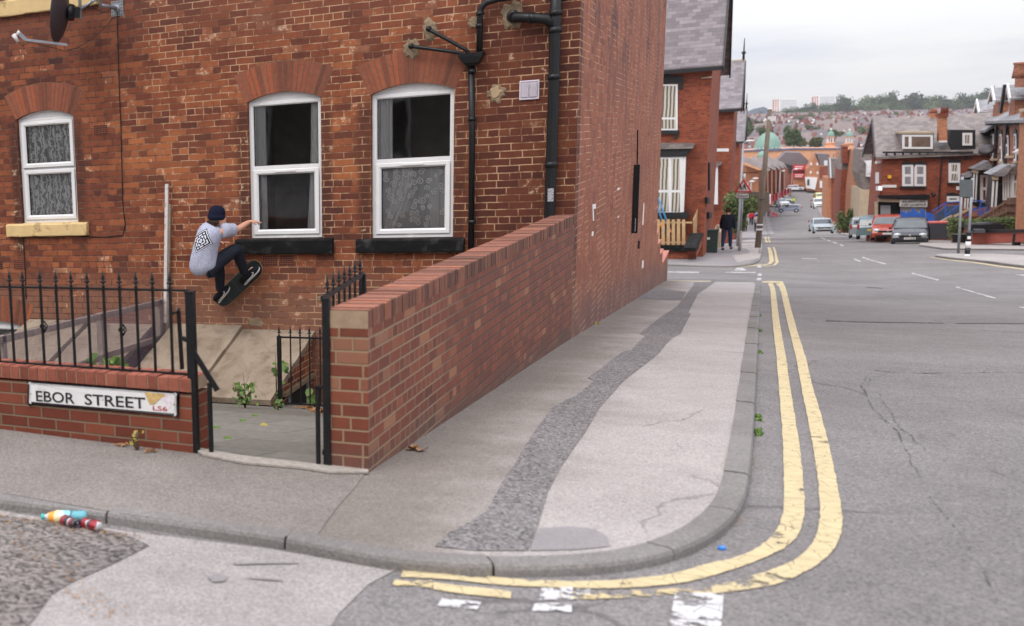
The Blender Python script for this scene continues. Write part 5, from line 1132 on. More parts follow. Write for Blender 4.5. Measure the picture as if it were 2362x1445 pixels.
def loft(name, secs, mat, parent, seg=28, fold=0., seed=0, sub=1):
    """secs: (centre, half width vector, half depth vector)"""
    rn = random.Random(seed); ph = [rn.uniform(0, 6.28) for _ in range(4)]; mb = MB(); V = []
    for i, (c_, hw, hd) in enumerate(secs):
        t = i / (len(secs) - 1)
        for k in range(seg):
            a = 2 * math.pi * k / seg; f = 1 + fold * t * (math.sin(3 * a + ph[0] + 2 * t) * .5 + math.sin(7 * a + ph[1] + 5 * t) * .3 + math.sin(5 * a + ph[2] - 7 * t) * .35)
            V.append(c_ + hw * math.cos(a) * f + hd * math.sin(a) * f)
    n_ = len(secs); mb.add(V, [(i * seg + k, i * seg + (k + 1) % seg, (i + 1) * seg + (k + 1) % seg, (i + 1) * seg + k) for i in range(n_ - 1) for k in range(seg)] + [tuple(range(seg))[::-1]], 0, True)
    ob = mb.build(name, mat, parent)
    m_ = ob.modifiers.new('s', 'SUBSURF'); m_.levels = sub; m_.render_levels = sub; return ob
def sec(pxl, pyl, pxr, pyr, y, dep, fwd=0.):
    l, r = S(pxl, pyl, y), S(pxr, pyr, y); return ((l + r) / 2, (r - l) / 2, Vector((0, dep, 0)))
shirt = loft('t_shirt', [sec(478, 512, 494, 518, 13.20, .05), sec(471, 514, 500, 521, 13.19, .08), sec(462, 522, 510, 528, 13.18, .12), sec(456, 533, 512, 542, 13.17, .14), sec(452, 548, 508, 556, 13.16, .15), sec(448, 566, 501, 574, 13.17, .155), sec(443, 588, 500, 592, 13.18, .17), sec(439, 608, 503, 608, 13.2, .185), sec(441, 622, 503, 618, 13.21, .19), sec(450, 633, 495, 628, 13.22, .17), sec(459, 637, 488, 632, 13.22, .13)], m_shirt, sk8, fold=.045, seed=3)
def ring(c_, ax_, r1, r2): 
    ax_ = Vector(ax_).normalized(); u = ax_.cross(Vector((0, 1, 0))).normalized(); v = ax_.cross(u); return (c_, u * r1, v * r2)
axr = elR - shR
loft('sleeve', [ring(shR + Vector((-.05, .0, -.01)), axr, .10, .09), ring(lerp(shR, elR, .12), axr, .098, .09), ring(lerp(shR, elR, .45), axr, .085, .08), ring(lerp(shR, elR, .70), axr + Vector((0, 0, -.03)), .088, .08), ring(lerp(shR, elR, .78), axr, .084, .078)], m_shirt, sk8, 20, .05, 5)
loft('sleeve', [ring(shL, elL - shL, .09, .08), ring(lerp(shL, elL, .5), elL - shL, .085, .08), ring(lerp(shL, elL, .8), elL - shL, .085, .08)], m_shirt, sk8, 18, .05, 6)
# head: face turned to the right and down, hair below the beanie
mb = MB(); fd = Vector((.80, .35, -.28)).normalized(); hc = head + Vector((.0, .0, .0))
mb.ball(hc + fd * .03 + Vector((0, 0, -.045)), .082, 14, 10, sc=(1, .92, 1.12)); mb.ball(hc + fd * .075 + Vector((0, 0, -.115)), .042, 10, 8, sc=(1, 1, .9))
mb.lathe(hc + fd * .095 + Vector((0, 0, -.06)), [(.016, 0), (.012, .014), (.004, .024)], 8, axis=fd + Vector((0, 0, -.35)))
mb.ball(hc + Vector((-.005, -.082, -.055)), .022, 8, 6, sc=(1, .5, 1.4)); mb.build('face', m_skin, sk8)
mb = MB()
for s_ in (-1, 1): mb.ball(hc + fd * .10 + fd.cross(Vector((0, 0, 1))) * .03 * s_ + Vector((0, 0, -.035)), .010, 8, 6)
mb.bar(hc + fd * .115 + fd.cross(Vector((0, 0, 1))) * -.02 + Vector((0, 0, -.108)), hc + fd * .115 + fd.cross(Vector((0, 0, 1))) * .02 + Vector((0, 0, -.108)), .006); mb.build('eyes_and_mouth', m_hair, sk8)
mb = MB(); up_ = Vector((.12, 0, 1)).normalized(); b0 = hc + Vector((-.008, 0, -.02))
mb.lathe(b0, [(.098, -.03), (.110, -.024), (.113, .0), (.110, .02), (.103, .024), (.104, .045), (.098, .08), (.080, .112), (.05, .132), (.015, .140)], 26, axis=up_); mb.build('beanie', m_beanie, sk8)
mb = MB(); rn = random.Random(4)
for k in range(240):
    a = rn.uniform(2.2, 5.2); r = .092; p = b0 + Vector((math.cos(a) * r * -1 * -1, math.sin(a) * r, -.03)); e = p + Vector((math.cos(a) * .03 + rn.uniform(-.01, .01), math.sin(a) * .02, -rn.uniform(.03, .085))); mb.tube([p, lerp(p, e, .5) + Vector((rn.uniform(-.012, .012), 0, 0)), e], [.006, .005, .002], 4)
mb.build('hair', m_hair, sk8)
# hand with five fingers, pointing
def hand(wr, d, pnorm, name='hand'):
    d = Vector(d).normalized(); n_ = Vector(pnorm).normalized(); sd = d.cross(n_).normalized(); V = [wr - d * .02, wr + d * .035, wr + d * .06]; E_ = [(0, 1), (1, 2)]; rd = [(.024, .02), (.03, .018), (.03, .016)]
    for i, (o, L, c) in enumerate(((-.026, .072, .05), (-.009, .055, .9), (.009, .05, 1.0), (.024, .042, 1.1))):
        p0 = wr + d * .075 + sd * o; j = len(V); dd = (d * math.cos(c * .6) + n_ * math.sin(c * .6)); p1 = p0 + dd * L * .5; dd2 = (d * math.cos(c * 1.5) + n_ * math.sin(c * 1.5)); p2 = p1 + dd2 * L * .5
        V += [p0, p1, p2]; E_ += [(2, j), (j, j + 1), (j + 1, j + 2)]; rd += [.009, .008, .007]
    j = len(V); p0 = wr + d * .03 - sd * .028; V += [p0, p0 + (d * .8 - sd * .4 + n_ * .5).normalized() * .035, p0 + (d * .9 + n_ * .6).normalized() * .06]; E_ += [(1, j), (j, j + 1), (j + 1, j + 2)]; rd += [.012, .009, .008]
    return skin(name, V, E_, rd, m_skin, sk8, 1)
hand(wrR, S(602, 512, 13.62) - wrR, (0, .2, -1)); hand(wrL, (1, .1, -.1), (0, -.5, -1))
def shoe(heel, toe, out, label=None):
    """low skate shoe from heel to toe, sole facing out"""
    ax_ = (toe - heel); L = ax_.length; ax_.normalize(); out = (out - ax_ * out.dot(ax_)).normalized(); sd = ax_.cross(out); r = None
    P = lambda u, v, w_: heel + ax_ * u * L + sd * v + out * w_
    st = [(0, .028), (.08, .038), (.3, .036), (.55, .044), (.8, .046), (.93, .036), (1., .016)]
    def hull(ws, hs, w0):
        V = []; seg = 12
        for (u, wv), h in zip(st, hs):
            for k in range(seg):
                a = 2 * math.pi * k / seg; ca, sa = math.cos(a), math.sin(a); V.append(P(u, wv * ws * math.copysign(abs(ca) ** .7, ca), w0 - (h * (.5 + .5 * sa))))
        return V, [(i * seg + k, i * seg + (k + 1) % seg, (i + 1) * seg + (k + 1) % seg, (i + 1) * seg + k) for i in range(len(st) - 1) for k in range(seg)] + [tuple(range(seg))[::-1], tuple((len(st) - 1) * seg + k for k in range(seg))]
    mb = MB(); mb.add(*hull(1, [.085, .095, .1, .08, .06, .05, .035], -.0), 0, True); up = mb.build('shoe', m_shoe, sk8)
    mb = MB(); mb.add(*hull(1.08, [.022] * 7, .012), 0, True); mb.build('sole', m_sole, up)
    mb = MB()
    for s_ in (-1, 1):
        pts = [P(.1, s_ * .046, -.035), P(.3, s_ * .042, -.028), P(.5, s_ * .047, -.026), P(.7, s_ * .050, -.038), P(.76, s_ * .046, -.055), P(.68, s_ * .044, -.062)]
        mb.tube(pts, [.002, .005, .008, .008, .006, .003], 6)
    mb.build('side_stripe', m_sole, up); mb = MB()
    for k in range(5): mb.bar(P(.42 + .07 * k, -.02, -.088 + .008 * k), P(.42 + .07 * k, .02, -.088 + .008 * k), .006)
    mb.build('laces', m_shoe, up); return up
shoe(S(563, 655, 13.74), S(598, 618, 13.72), Vector((.55, .75, -.45))); shoe(S(503, 697, 13.74), S(529, 663, 13.73), Vector((.55, .75, -.45)))

# ================================================================== down the hill
BST = ((0, sr(104, 46, 36)), (.4, sr(132, 58, 42)), (.8, sr(150, 70, 48)), (1, sr(164, 84, 58)))
m_hb = brick_mat('house_brick', stops=BST, mcol=sr(138, 92, 74), header=5, grain=.16, bstr=.3, wob=.01)
m_hb2 = brick_mat('pink_house_brick', stops=((0, sr(132, 78, 60)), (.5, sr(160, 98, 76)), (1, sr(178, 114, 90))), mcol=sr(176, 132, 110), header=5, grain=.14, bstr=.2)
m_hb3 = brick_mat('orange_house_brick', stops=((0, sr(150, 84, 56)), (.5, sr(178, 108, 76)), (1, sr(196, 126, 92))), mcol=sr(190, 150, 122), header=5, grain=.12, bstr=.2)
m_wtrim = paint('white_trim', sr(222, 220, 218), .5, .05, 4); m_dglass = paint('dark_window_glass', sr(58, 58, 60), .12, .5, 1.2, spec=.8); t_ = NT('striped_blind'); P_ = t_.n('TexCoord').outputs['Object']; f_ = t_.n('TexWave', {'Vector': P_, 'Scale': 2.4, 'Distortion': 1.2, 'Detail': 1.}, bands_direction='X').outputs[1]; t_.bsdf(t_.ramp(f_, ((.1, sr(92, 82, 70)), (.4, sr(150, 140, 124)), (.8, sr(196, 190, 176)))), .8); m_blind = t_.mat  # light and shade of curtain folds painted in as vertical stripes
m_btrim = paint('black_trim', (.011, .011, .012), .5, .3, 5); m_stone = paint('pale_stone', sr(178, 160, 134), .85, .15, 4); m_grey = paint('grey_paint', sr(84, 90, 92), .5, .1)
m_shutter = paint('roller_shutter', sr(160, 158, 162), .5, .05); m_tfence = paint('new_timber', sr(184, 152, 110), .8, .15, 8, bstr=.3); m_ofence = paint('brown_timber', sr(122, 98, 82), .85, .2, 8)
m_blue = paint('blue_paint', sr(40, 92, 178), .5, .2, 4); m_vblue = paint('swing_blue', sr(70, 128, 168), .5, .1); m_green = paint('dark_green_paint', sr(34, 52, 44), .5, .15, 6); m_orange = paint('orange_plastic', sr(226, 128, 40), .5, .05)
m_yelp = paint('yellow_plastic', sr(232, 176, 30), .5, .05); m_conc = paint('concrete_pole', sr(150, 140, 132), .8, .12, 6); m_lampw = paint('lamp_head', sr(214, 212, 208), .4, .05)
m_pole = paint('old_timber_pole', sr(112, 98, 84), .9, .2, 3, bstr=.6); m_redp = paint('red_banner', sr(196, 34, 48), .6, .1)
def win(w_, parent, x0, y0, x1, y1, n=2, bars=None, mat=None, fr=.07, out=.06, label=None):
    """framed window given by its photo rectangle on wall w_"""
    mb = MB(); a, b, c, d = w_.at(x0, y0, out), w_.at(x1, y0, out), w_.at(x1, y1, out), w_.at(x0, y1, out)
    mb.prism([a, b, c, d], -w_.n * .05); f = mb.build('window', m_wtrim, parent); mb = MB()
    U = lambda u, v: lerp(lerp(a, b, u), lerp(d, c, u), v) + w_.n * .006
    W_ = (b - a).length; H_ = (d - a).length; fx, fy = fr / W_, fr / H_; cols = n if isinstance(n, (list, tuple)) else [i / n for i in range(n + 1)]; rows = bars or [0, .5, 1]
    for i in range(len(cols) - 1):
        for j in range(len(rows) - 1):
            u0, u1 = cols[i] + fx * (1 if i == 0 else .6), cols[i + 1] - fx * (1 if i == len(cols) - 2 else .6); v0, v1 = rows[j] + fy * (1 if j == 0 else .6), rows[j + 1] - fy * (1 if j == len(rows) - 2 else .6)
            mb.prism([U(u0, v0), U(u1, v0), U(u1, v1), U(u0, v1)], -w_.n * .004)
    mb.build('glass', mat or m_dglass, f); return f
def part(w_, parent, name, mat, pts, o=.0, th=.1, sub=None):
    mb = MB(); w_.poly(mb, pts, o, th); return mb.build(name, mat, sub or parent)
def rectp(x0, y0, x1, y1): return [(x0, y0), (x1, y0), (x1, y1), (x0, y1)]
def house(name, label, foot, z0, ze, rh, mat, roofm, barge=m_btrim, axis=0, over=.35, loc=None, group=None):
    """gabled house: foot = 4 xy corners (front-left, front-right, back-right, back-left), ridge along front direction"""
    f = [Vector((p[0], p[1], 0)) for p in foot]; root = thing(name, label, 'house', tuple(Vector((f[1].x, f[1].y, z0))), group=group)
    up = Vector((0, 0, 1)); mb = MB(); lo = [p + up * z0 for p in f]; hi = [p + up * ze for p in f]; ml = (f[0] + f[3]) / 2 + up * (ze + rh); mr = (f[1] + f[2]) / 2 + up * (ze + rh)
    mb.add(lo + hi + [ml, mr], [(0, 1, 5, 4), (2, 3, 7, 6), (1, 2, 6, 9, 5), (3, 0, 4, 8, 7)]); mb.build('wall', mat, root)
    d = (f[1] - f[0]).normalized(); b = (f[3] - f[0]).normalized(); s_ = rh / ((f[3] - f[0]).length / 2); e = .3
    A = lambda p, sx, sy: p + d * sx * over + b * sy * e + up * (ze - e * s_ + .03)
    P = [A(f[0], -1, -1), A(f[1], 1, -1), A(f[2], 1, 1), A(f[3], -1, 1), ml - d * over + up * .03, mr + d * over + up * .03]; T = up * .12
    mb = MB(); mb.add(P + [p + T for p in P], [(0, 1, 5, 4), (2, 3, 4, 5), (6, 7, 11, 10), (8, 9, 10, 11), (0, 1, 7, 6), (2, 3, 9, 8), (1, 5, 11, 7), (5, 2, 8, 11), (0, 4, 10, 6), (4, 3, 9, 10)]); rf = mb.build('roof', roofm, root)
    for sg_ in (1, -1):
        mb = MB(); top = P[5] if sg_ > 0 else P[4]
        for q in ((P[1], P[2]) if sg_ > 0 else (P[0], P[3])): mb.bar(q + d * sg_ * .03 + up * -.05, top + d * sg_ * .03 + up * -.05, .05, .32)
        mb.build('barge_board', barge, rf)
    mb = MB(); mb.bar(P[0] + up * -.02 - b * .06, P[1] + up * -.02 - b * .06, .12, .16); mb.build('gutter', m_btrim, rf); mb = MB(); mb.bar(P[4] + T, P[5] + T, .14, .1); mb.build('ridge', m_stone, rf)
    return root, rf
# ---- first end house across the side street
zg = HP(-1, 55)
h1, r1_ = house('end_terrace_house', 'red brick end house with white bay window just beyond the side street', [(-14, 55.2), (-.82, 55.2), (onY(1656, 300, 64).x, 64.0), (-14, 64.0)], zg - 1.5, 2.62, 6.2, m_hb, m_slate)
H1 = Wall((-14, 55.2), (-.82, 55.2)); mb = MB()
for px in (1539, 1582, 1627): H1.rect(mb, px - 4, 148, px + 4, 162, .12, .12)
H1.rect(mb, 1380, 144, 1650, 149, .1, .1); mb.build('eaves_bracket', m_btrim, h1)
mb = MB(); H1.rect(mb, 1380, 163, 1642, 167, .03, .03); mb.build('string_course', m_arch, h1)
part(H1, h1, 'lintel', m_btrim, [(1440, 178), (1526, 171), (1576, 177), (1575, 207), (1566, 207), (1566, 192), (1440, 196)], .05)
win(H1, h1, 1442, 195, 1563, 301, [0, .38, 1], [0, .74, 1], m_blind); part(H1, h1, 'window_sill', m_btrim, rectp(1440, 301, 1567, 310), .12)
mb = MB(); H1.rect(mb, 1555, 310, 1562, 320, .08, .08); mb.build('bracket', m_btrim, h1)
# bay: roof slab, black fascia, white frames
mb = MB(); H1.poly(mb, [(1440, 330), (1596, 331), (1602, 334), (1598, 343), (1440, 346)], .75, .75); mb.build('bay_roof', m_slate2, h1)
part(H1, h1, 'bay_fascia', m_btrim, [(1440, 346), (1597, 343), (1580, 362), (1440, 364)], .65, .6)
bw = win(H1, h1, 1440, 362, 1574, 494, [0, .25, .5, .79, 1], [0, .6, 1], m_blind, fr=.09, out=.6)
part(H1, h1, 'bay_side', m_wtrim, [(1574, 362), (1582, 362), (1577, 490), (1573, 494)], .58, .5); part(H1, h1, 'bay_sill', m_btrim, [(1440, 492), (1582, 490), (1590, 498), (1584, 505), (1440, 507)], .66, .6)
SW = Wall((-.82, 55.2), (onY(1656, 300, 64).x, 64.0)); mb = MB(); SW.rect(mb, 1637, 375, 1639, 440, .06, .05); mb.build('drainpipe', m_btrim, h1)
mb = MB(); SW.rect(mb, 1632, 455, 1638, 470, .1, .1); SW.rect(mb, 1636, 490, 1642, 504, .1, .1); mb.build('meter_box', m_btrim, h1)
m_aerial = m_galv; mb = MB(); mb.bar(H1.at(1497, 322, .1), H1.at(1516, 304, .8), .03); mb.bar(H1.at(1618, 181, .05), H1.at(1642, 178, .3), .05); mb.build('bracket_arm', m_wood, h1)
# ---- second and third houses down the left side
z2 = HP(0, 84)
h2, r2_ = house('end_terrace_house', 'red brick end house with pale street plate, second down the left side', [(-12, 82), (onY(1691, 300, 82).x, 82), (onY(1699, 300, 92).x, 92), (-12, 92)], z2 - 1, .92, 2.8, m_hb, m_slate, group=None)
H2 = Wall((-12, 82), (.5, 82)); part(H2, h2, 'street_plate', m_wtrim, rectp(1652, 343, 1681, 350), .03, .03); part(H2, h2, 'bay_roof', m_slate2, [(1640, 374), (1665, 374), (1664, 380), (1650, 386), (1640, 386)], .6, .6)
win(H2, h2, 1630, 378, 1656, 472, 1, [0, 1], m_dglass, fr=.2, out=.5)
mb = MB(); q = H2.at(1703, 165); mb.lathe((onY(1706, 300, 87).x, 87, .92 + 2.8), [(.09, 0), (.06, .5), (.14, .6), (.05, .7), (.02, 1.5)], 8); mb.build('finial', m_btrim, h2)
h3, r3_ = house('end_terrace_house', 'red brick end house third down the left side, mostly hidden behind its uphill neighbour', [(-12, 120), (onY(1706, 330, 120).x, 120), (onY(1711, 330, 130).x, 130), (-12, 130)], HP(0, 120) - 1, -1.55, 2.6, m_hb, m_slate)
mb = MB(); mb.lathe((onY(1717, 330, 125).x, 125, 1.1), [(.09, 0), (.06, .5), (.14, .6), (.05, .7), (.02, 1.5)], 8); mb.build('finial', m_btrim, h3)
# ---- front garden wall with picket fence, swing, toys
fw = thing('garden_wall', 'low red brick wall with dark stone coping under the picket fence', 'wall', tuple(D(1612, 592, 47)))
FW = Wall((-6, 53.2), (-.9, 53.2)); mb = MB(); FW.poly(mb, [(1440, 578), (1604, 580), (1606, 596), (1440, 602)], 0, .3); mb.build('brickwork', m_hb, fw); mb = MB(); FW.poly(mb, [(1440, 566), (1604, 567), (1612, 573), (1606, 581), (1440, 580)], .08, .45); mb.build('coping', m_bsill, fw)
SWl = Wall((-1.0, 53.2), (-.55, 60)); mb = MB(); SWl.poly(mb, [(1605, 574), (1621, 540), (1621, 560), (1606, 597)], 0, .3); mb.build('side_brickwork', m_hb, fw); mb = MB(); SWl.poly(mb, [(1603, 572), (1619, 538), (1623, 540), (1608, 580)], .1, .4); mb.build('side_coping', m_bsill, fw)
pf = thing('picket_fence', 'pale new timber picket fence standing on the low wall with dark coping', 'fence', tuple(FW.at(1560, 566)))
PFm = Wall((-6, 53.45), (-.9, 53.45))
for i in range(12):
    x = 1440 + 11.8 * i + 7.; mb = MB(); PFm.rect(mb, x - 3.8, 506 + (i % 2), x + 3.8, 566, .03, .03); mb.build('picket', m_tfence, pf)
for y in (512, 558): mb = MB(); PFm.rect(mb, 1440, y, 1597, y + 4, -.005, .04); mb.build('rail', m_tfence, pf)
PS = Wall((-1.2, 53.5), (-.75, 60.5))
for i in range(9):
    t = i / 8; x = lerp(1599, 1608, t); mb = MB(); mb.bar(PS.at(x, lerp(566, 535, t)), PS.at(x + .6, lerp(506, 484, t)), .02, .12); mb.build('picket', m_tfence, pf)
sw = thing('garden_swing', 'blue metal garden swing frame showing above the picket fence', 'swing', tuple(D(1520, 540, 48)))
Ys = Wall((-6, 54.2), (0, 54.2)); mb = MB()
for a, b in (((1510, 458), (1485, 540)), ((1510, 458), (1537, 540)), ((1518, 455), (1550, 545)), ((1508, 458), (1520, 455)), ((1500, 476), (1520, 470)), ((1503, 482), (1497, 500))):
    mb.tube([Ys.at(*a), Ys.at(*b)], .035, 7)
mb.build('frame', m_vblue, sw); mb = MB(); pts = [Ys.at(1500 + 12 * t, 512 - 14 * math.sin(math.pi * t), -.2) for t in (0, .2, .4, .6, .8, 1, 1.2, 1.4)]; mb.tube(pts, .03, 7); mb.build('hoop', m_vblue, sw)
for (x, y, r, m_, lab) in ((1521, 520, .13, m_orange, 'round orange toy behind the left of the picket fence'), (1545, 535, .07, m_orange, 'small orange toy ball behind the middle of the picket fence')):
    mb = MB(); q = Ys.at(x, y, .2); mb.ball(q, r, 12, 8, sc=(1, 1, 1.15)); mb.lathe(q + Vector((0, 0, r)), [(.03, 0), (.02, .05)], 8); tag(mb.build('garden_toy', m_, off=q), lab, 'toy')
# green cabinet, stone posts
q = D(1636, 582, 50.5); cb_ = thing('utility_cabinet', 'dark green roadside utility cabinet on the pavement beside the walking man', 'cabinet', tuple(q)); mb = MB(); mb.box(q.x - .02 - .36, q.x + .30, q.y, q.y + .45, q.z - .2, q.z + .92); mb.build('body', m_green, cb_)
mb = MB(); mb.box(q.x - .41, q.x + .33, q.y - .04, q.y + .5, q.z + .92, q.z + .98); mb.build('lid', m_green, cb_); mb = MB(); mb.box(q.x - .2, q.x, q.y - .012, q.y, q.z + .55, q.z + .65); mb.build('notice', m_wtrim, cb_)
for (x0, y0, x1, d_, lab) in ((1613, 595, 1621, 49.5, 'rough stone gatepost between the low wall and the green cabinet'), (1650, 560, 1658, 56, 'pale stone gatepost right behind the green cabinet')):
    a = D(x0, y0, d_); b = D(x1, y0, d_); h_ = .95 if d_ < 50 else .8; mb = MB(); mb.box(a.x, b.x, a.y, a.y + .2, a.z - .3, a.z + h_); mb.lathe((0.5 * (a.x + b.x), a.y + .1, a.z + h_), [(.1, 0), (.06, .05), (.01, .07)], 8); tag(mb.build('gatepost', m_stone, off=a), lab, 'gatepost')
mb = MB(); a, b = D(1648, 548, 57), D(1662, 548, 57); mb.box(a.x, b.x, a.y, a.y + 4, a.z - .6, a.z + .25); tag(mb.build('garden_wall', m_stone, off=a), 'short pale stone garden wall behind the green cabinet', 'wall')
# second pavement and kerb
kp = [(1380, 606), (1480, 609), (1560, 611), (1640, 614), (1700, 614), (1742, 608), (1756, 597), (1759, 580), (1760, 560)]
k2 = smooth(gxy(kp), 2) + [tuple(G(1758, 544))[:2], tuple(G(1762, 500))[:2], (4.4, 166), (6.0, 250)]
ki2 = offset(k2, .15); sheet('pavement', ki2 + [(-4, 250), (-4, 60), (-30, 57), (-30, ki2[0][1])], 0., m_pave2 if False else m_patch_b); kerb('kerb', k2, .15, .004, 1.8)
sheet('pavement_patch', gxy([(1725, 553), (1757, 553), (1758, 575), (1752, 596), (1700, 606), (1690, 590), (1730, 585), (1722, 574), (1690, 572)]), .006, m_pave)
# bollards, signs, utility pole
sp_ = G(1707, 578); sgn = thing('school_sign', 'red-bordered warning triangle with running children and a School plate on a grey post', 'road sign', tuple(sp_))
ds = 52.; dsz = ray(1707, 578); q0 = D(1706, 577, 51.6); ps0 = Vector((q0.x, q0.y, q0.z)); mb = MB(); top = D(1719, 400, 51.6); mb.tube([ps0 + Vector((0, 0, -.3)), Vector((q0.x, q0.y, D(1710, 532, 51.6).z))], .068, 12); mb.build('post_base', m_conc, sgn)
mb = MB(); mb.tube([Vector((q0.x, q0.y, D(1710, 533, 51.6).z)), Vector((q0.x, q0.y, D(1713, 440, 51.6).z))], .036, 12); mb.build('post', m_galv, sgn)
SG = Wall((q0.x - .6, q0.y - .1 + .31), (q0.x + .6, q0.y - .1 - .31)); tri = lambda k, cx_=1714.6, cy_=434: [(cx_ + (x - cx_) * k, cy_ + (y - cy_) * k) for x, y in ((1715, 413), (1734.5, 444.5), (1694, 444.5))]
def rtri(k, r): 
    P_ = tri(k); out = []
    for i in range(3):
        a, b, c = P_[i - 1], P_[i], P_[(i + 1) % 3]
        for w_ in (a, c): L_ = math.hypot(w_[0] - b[0], w_[1] - b[1]); out.append((b[0] + (w_[0] - b[0]) * r / L_, b[1] + (w_[1] - b[1]) * r / L_))
    return out
part(SG, sgn, 'border', m_redp, rtri(1.0, 3.0), .0, .02); part(SG, sgn, 'face', m_wtrim, rtri(.70, 1.), .006, .01)
mb = MB()
def limb(pts, w_): mb.tube([SG.at(x, y, .012) for x, y in pts], w_, 5, smooth=False)
for ox, oy, s_ in ((1708.5, 432, .86), (1717, 430, 1.)):
    q = lambda x, y: (ox + x * s_, oy + y * s_)
    mb.ball(SG.at(*q(0, -4.6), .012), .028 * s_, 8, 6); limb([q(0, -3), q(.3, 2)], .03 * s_); limb([q(.3, 2), q(-2, 4.5), q(-4.6, 6.6)], .02 * s_); limb([q(.3, 2), q(2.6, 4), q(4.2, 8.2)], .02 * s_); limb([q(0, -2.4), q(2.4, .2), q(4.4, 0)], .014 * s_); limb([q(0, -2.4), q(-2.6, -.4), q(-3.6, 1.6)], .014 * s_)
mb.build('children_pictogram', m_ink, sgn)
part(SG, sgn, 'plate_border', m_ink, rectp(1697.5, 446, 1728, 458.5), .0, .012); pl_ = part(SG, sgn, 'plate', m_wtrim, rectp(1698.6, 447.2, 1726.9, 457.4), .006, .01)
text('School', 'lettering', m_ink, sgn, SG.at(1700.5, 455.6, .012), SG.at(1725, 455.6) - SG.at(1700.5, 455.6), (0, 0, 1), (SG.at(1700, 449) - SG.at(1700, 455.6)).length, (SG.at(1725, 455.6) - SG.at(1700.5, 455.6)).length, bold=.01)
mb = MB(); mb.tube([SG.at(1716, 414, -.1), SG.at(1716.5, 401, -.1)], .055, 8); mb.build('sign_lamp', m_lampw, sgn)
up_ = thing('utility_pole', 'leaning weathered wooden utility pole at the kerb', 'pole', tuple(D(1748, 565, 56))); mb = MB(); b_ = D(1748, 566, 56); t_ = D(1776, 252, 56); mb.tube([b_ + Vector((0, 0, -.2)), lerp(b_, t_, .5), t_], [.13, .11, .09], 12); mb.build('timber_pole', m_pole, up_)
mb = MB(); mb.lathe(t_, [(.12, -.02), (.13, .0), (.02, .05)], 10); q = lerp(b_, t_, .93); mb.box(q.x - .06, q.x + .28, q.y - .1, q.y + .1, q.z - .12, q.z + .1); mb.build('fitting', m_wtrim, up_)
mb = MB(); q = lerp(b_, t_, .115); mb.lathe(q, [(.132, -.04), (.135, .04)], 12); q = lerp(b_, t_, .15); mb.lathe(q, [(.131, -.03), (.132, .03)], 12); mb.build('reflective_band', m_wtrim, up_)
mb = MB(); q = lerp(b_, t_, .335); mb.lathe(q, [(.126, -.02), (.129, .02)], 12); mb.build('steel_band', m_btrim, up_)
def lamp(px, ytop, ybot, d_, label, mat=None, arm=-1, hx=10):
    b = D(px, ybot, d_); t = Vector((b.x, b.y, D(px, ytop, d_).z)); r = thing('street_lamp', label, 'street lamp', tuple(b)); mb = MB(); mb.tube([b + Vector((0, 0, -.3)), lerp(b, t, .2), t], [.085, .055, .04], 10); mb.build('column', mat or m_galv, r)
    L_ = hx * d_ / FPX; mb = MB(); mb.tube([t, t + Vector((arm * L_ * .4, 0, .08))], .04, 8); mb.build('bracket', mat or m_galv, r); mb = MB(); c_ = t + Vector((arm * L_ * .7, 0, .1)); mb.ball(c_, L_ * .5, 12, 8, sc=(1, .45, .3)); mb.build('lamp_head', m_lampw, r); return r
lamp(1702, 331, 560, 60, 'grey street lamp rising in front of the second house on the left', arm=1, hx=18); lamp(1722, 421, 470, 130, 'small street lamp with its head just right of the warning triangle, lower of two', hx=12, arm=1); lamp(1730, 414, 470, 140, 'small street lamp with its head just right of the warning triangle, upper of two', hx=12, arm=1)
lamp(1795, 396, 475, 165, 'street lamp in front of the long brick building past the leaning pole', arm=1, hx=8); lamp(1824, 392, 452, 235, 'street lamp before the far red banners', arm=1, hx=9); lamp(1914, 356, 480, 150, 'tall dark street lamp at the bend beside the white parked cars', arm=1, hx=8, mat=m_btrim)
def bush(name, label, c_, r, n_, mat, seed, size=.12, cat='bush', flat=1., parent=None):
    rn = random.Random(seed); lobes = [(Vector((rn.gauss(0, .45) * r[0], rn.gauss(0, .45) * r[1], rn.uniform(-.5, .75) * r[2])), rn.uniform(.35, .6)) for _ in range(14)]; mb = MB()
    for k in range(n_):
        l, s_ = lobes[k % 14]; d_ = Vector((rn.gauss(0, 1), rn.gauss(0, 1), rn.gauss(0, 1))).normalized() * (rn.random() ** .35) * s_
        p = c_ + l + Vector((d_.x * r[0], d_.y * r[1], d_.z * r[2])); nn = (d_ + Vector((rn.gauss(0, .5), rn.gauss(0, .5), rn.gauss(.3, .5)))).normalized(); u = nn.orthogonal().normalized(); v = nn.cross(u); s2 = size * rn.uniform(.6, 1.4)
        mb.add([p - u * s2, p - v * s2 * .6, p + u * s2, p + v * s2 * .6], [(0, 1, 2, 3)])
    return mb
def crown_mat(name, c1, c2, c3):
    t = NT(name); g_ = t.n('NewGeometry'); big = t.noise(t.n('TexCoord').outputs['Object'], .8, 3); f = t.m('ADD', t.m('MULTIPLY', g_.outputs['Random Per Island'], .6), t.m('MULTIPLY', big, .5))
    t.bsdf(t.ramp(f, ((.2, c1), (.55, c2), (.9, c3))), .7, spec=.25); return t.mat
m_crown = crown_mat('tree_foliage', (.03, .05, .018), (.065, .10, .03), (.12, .16, .05)); m_crown2 = crown_mat('pale_foliage', (.06, .09, .03), (.12, .16, .055), (.2, .24, .09)); m_crownd = crown_mat('dark_foliage', (.022, .034, .02), (.045, .066, .03), (.08, .105, .04))
q = D(1712, 535, 62); sb_ = thing('shrub', 'tall loose green shrub overhanging the left pavement behind the warning sign post', 'shrub', tuple(q)); mb = bush('f', '', D(1708, 488, 62), (.62, 1.2, 1.3), 5200, None, 3, .075); mb.build('foliage', m_crown2, sb_, fix=False)
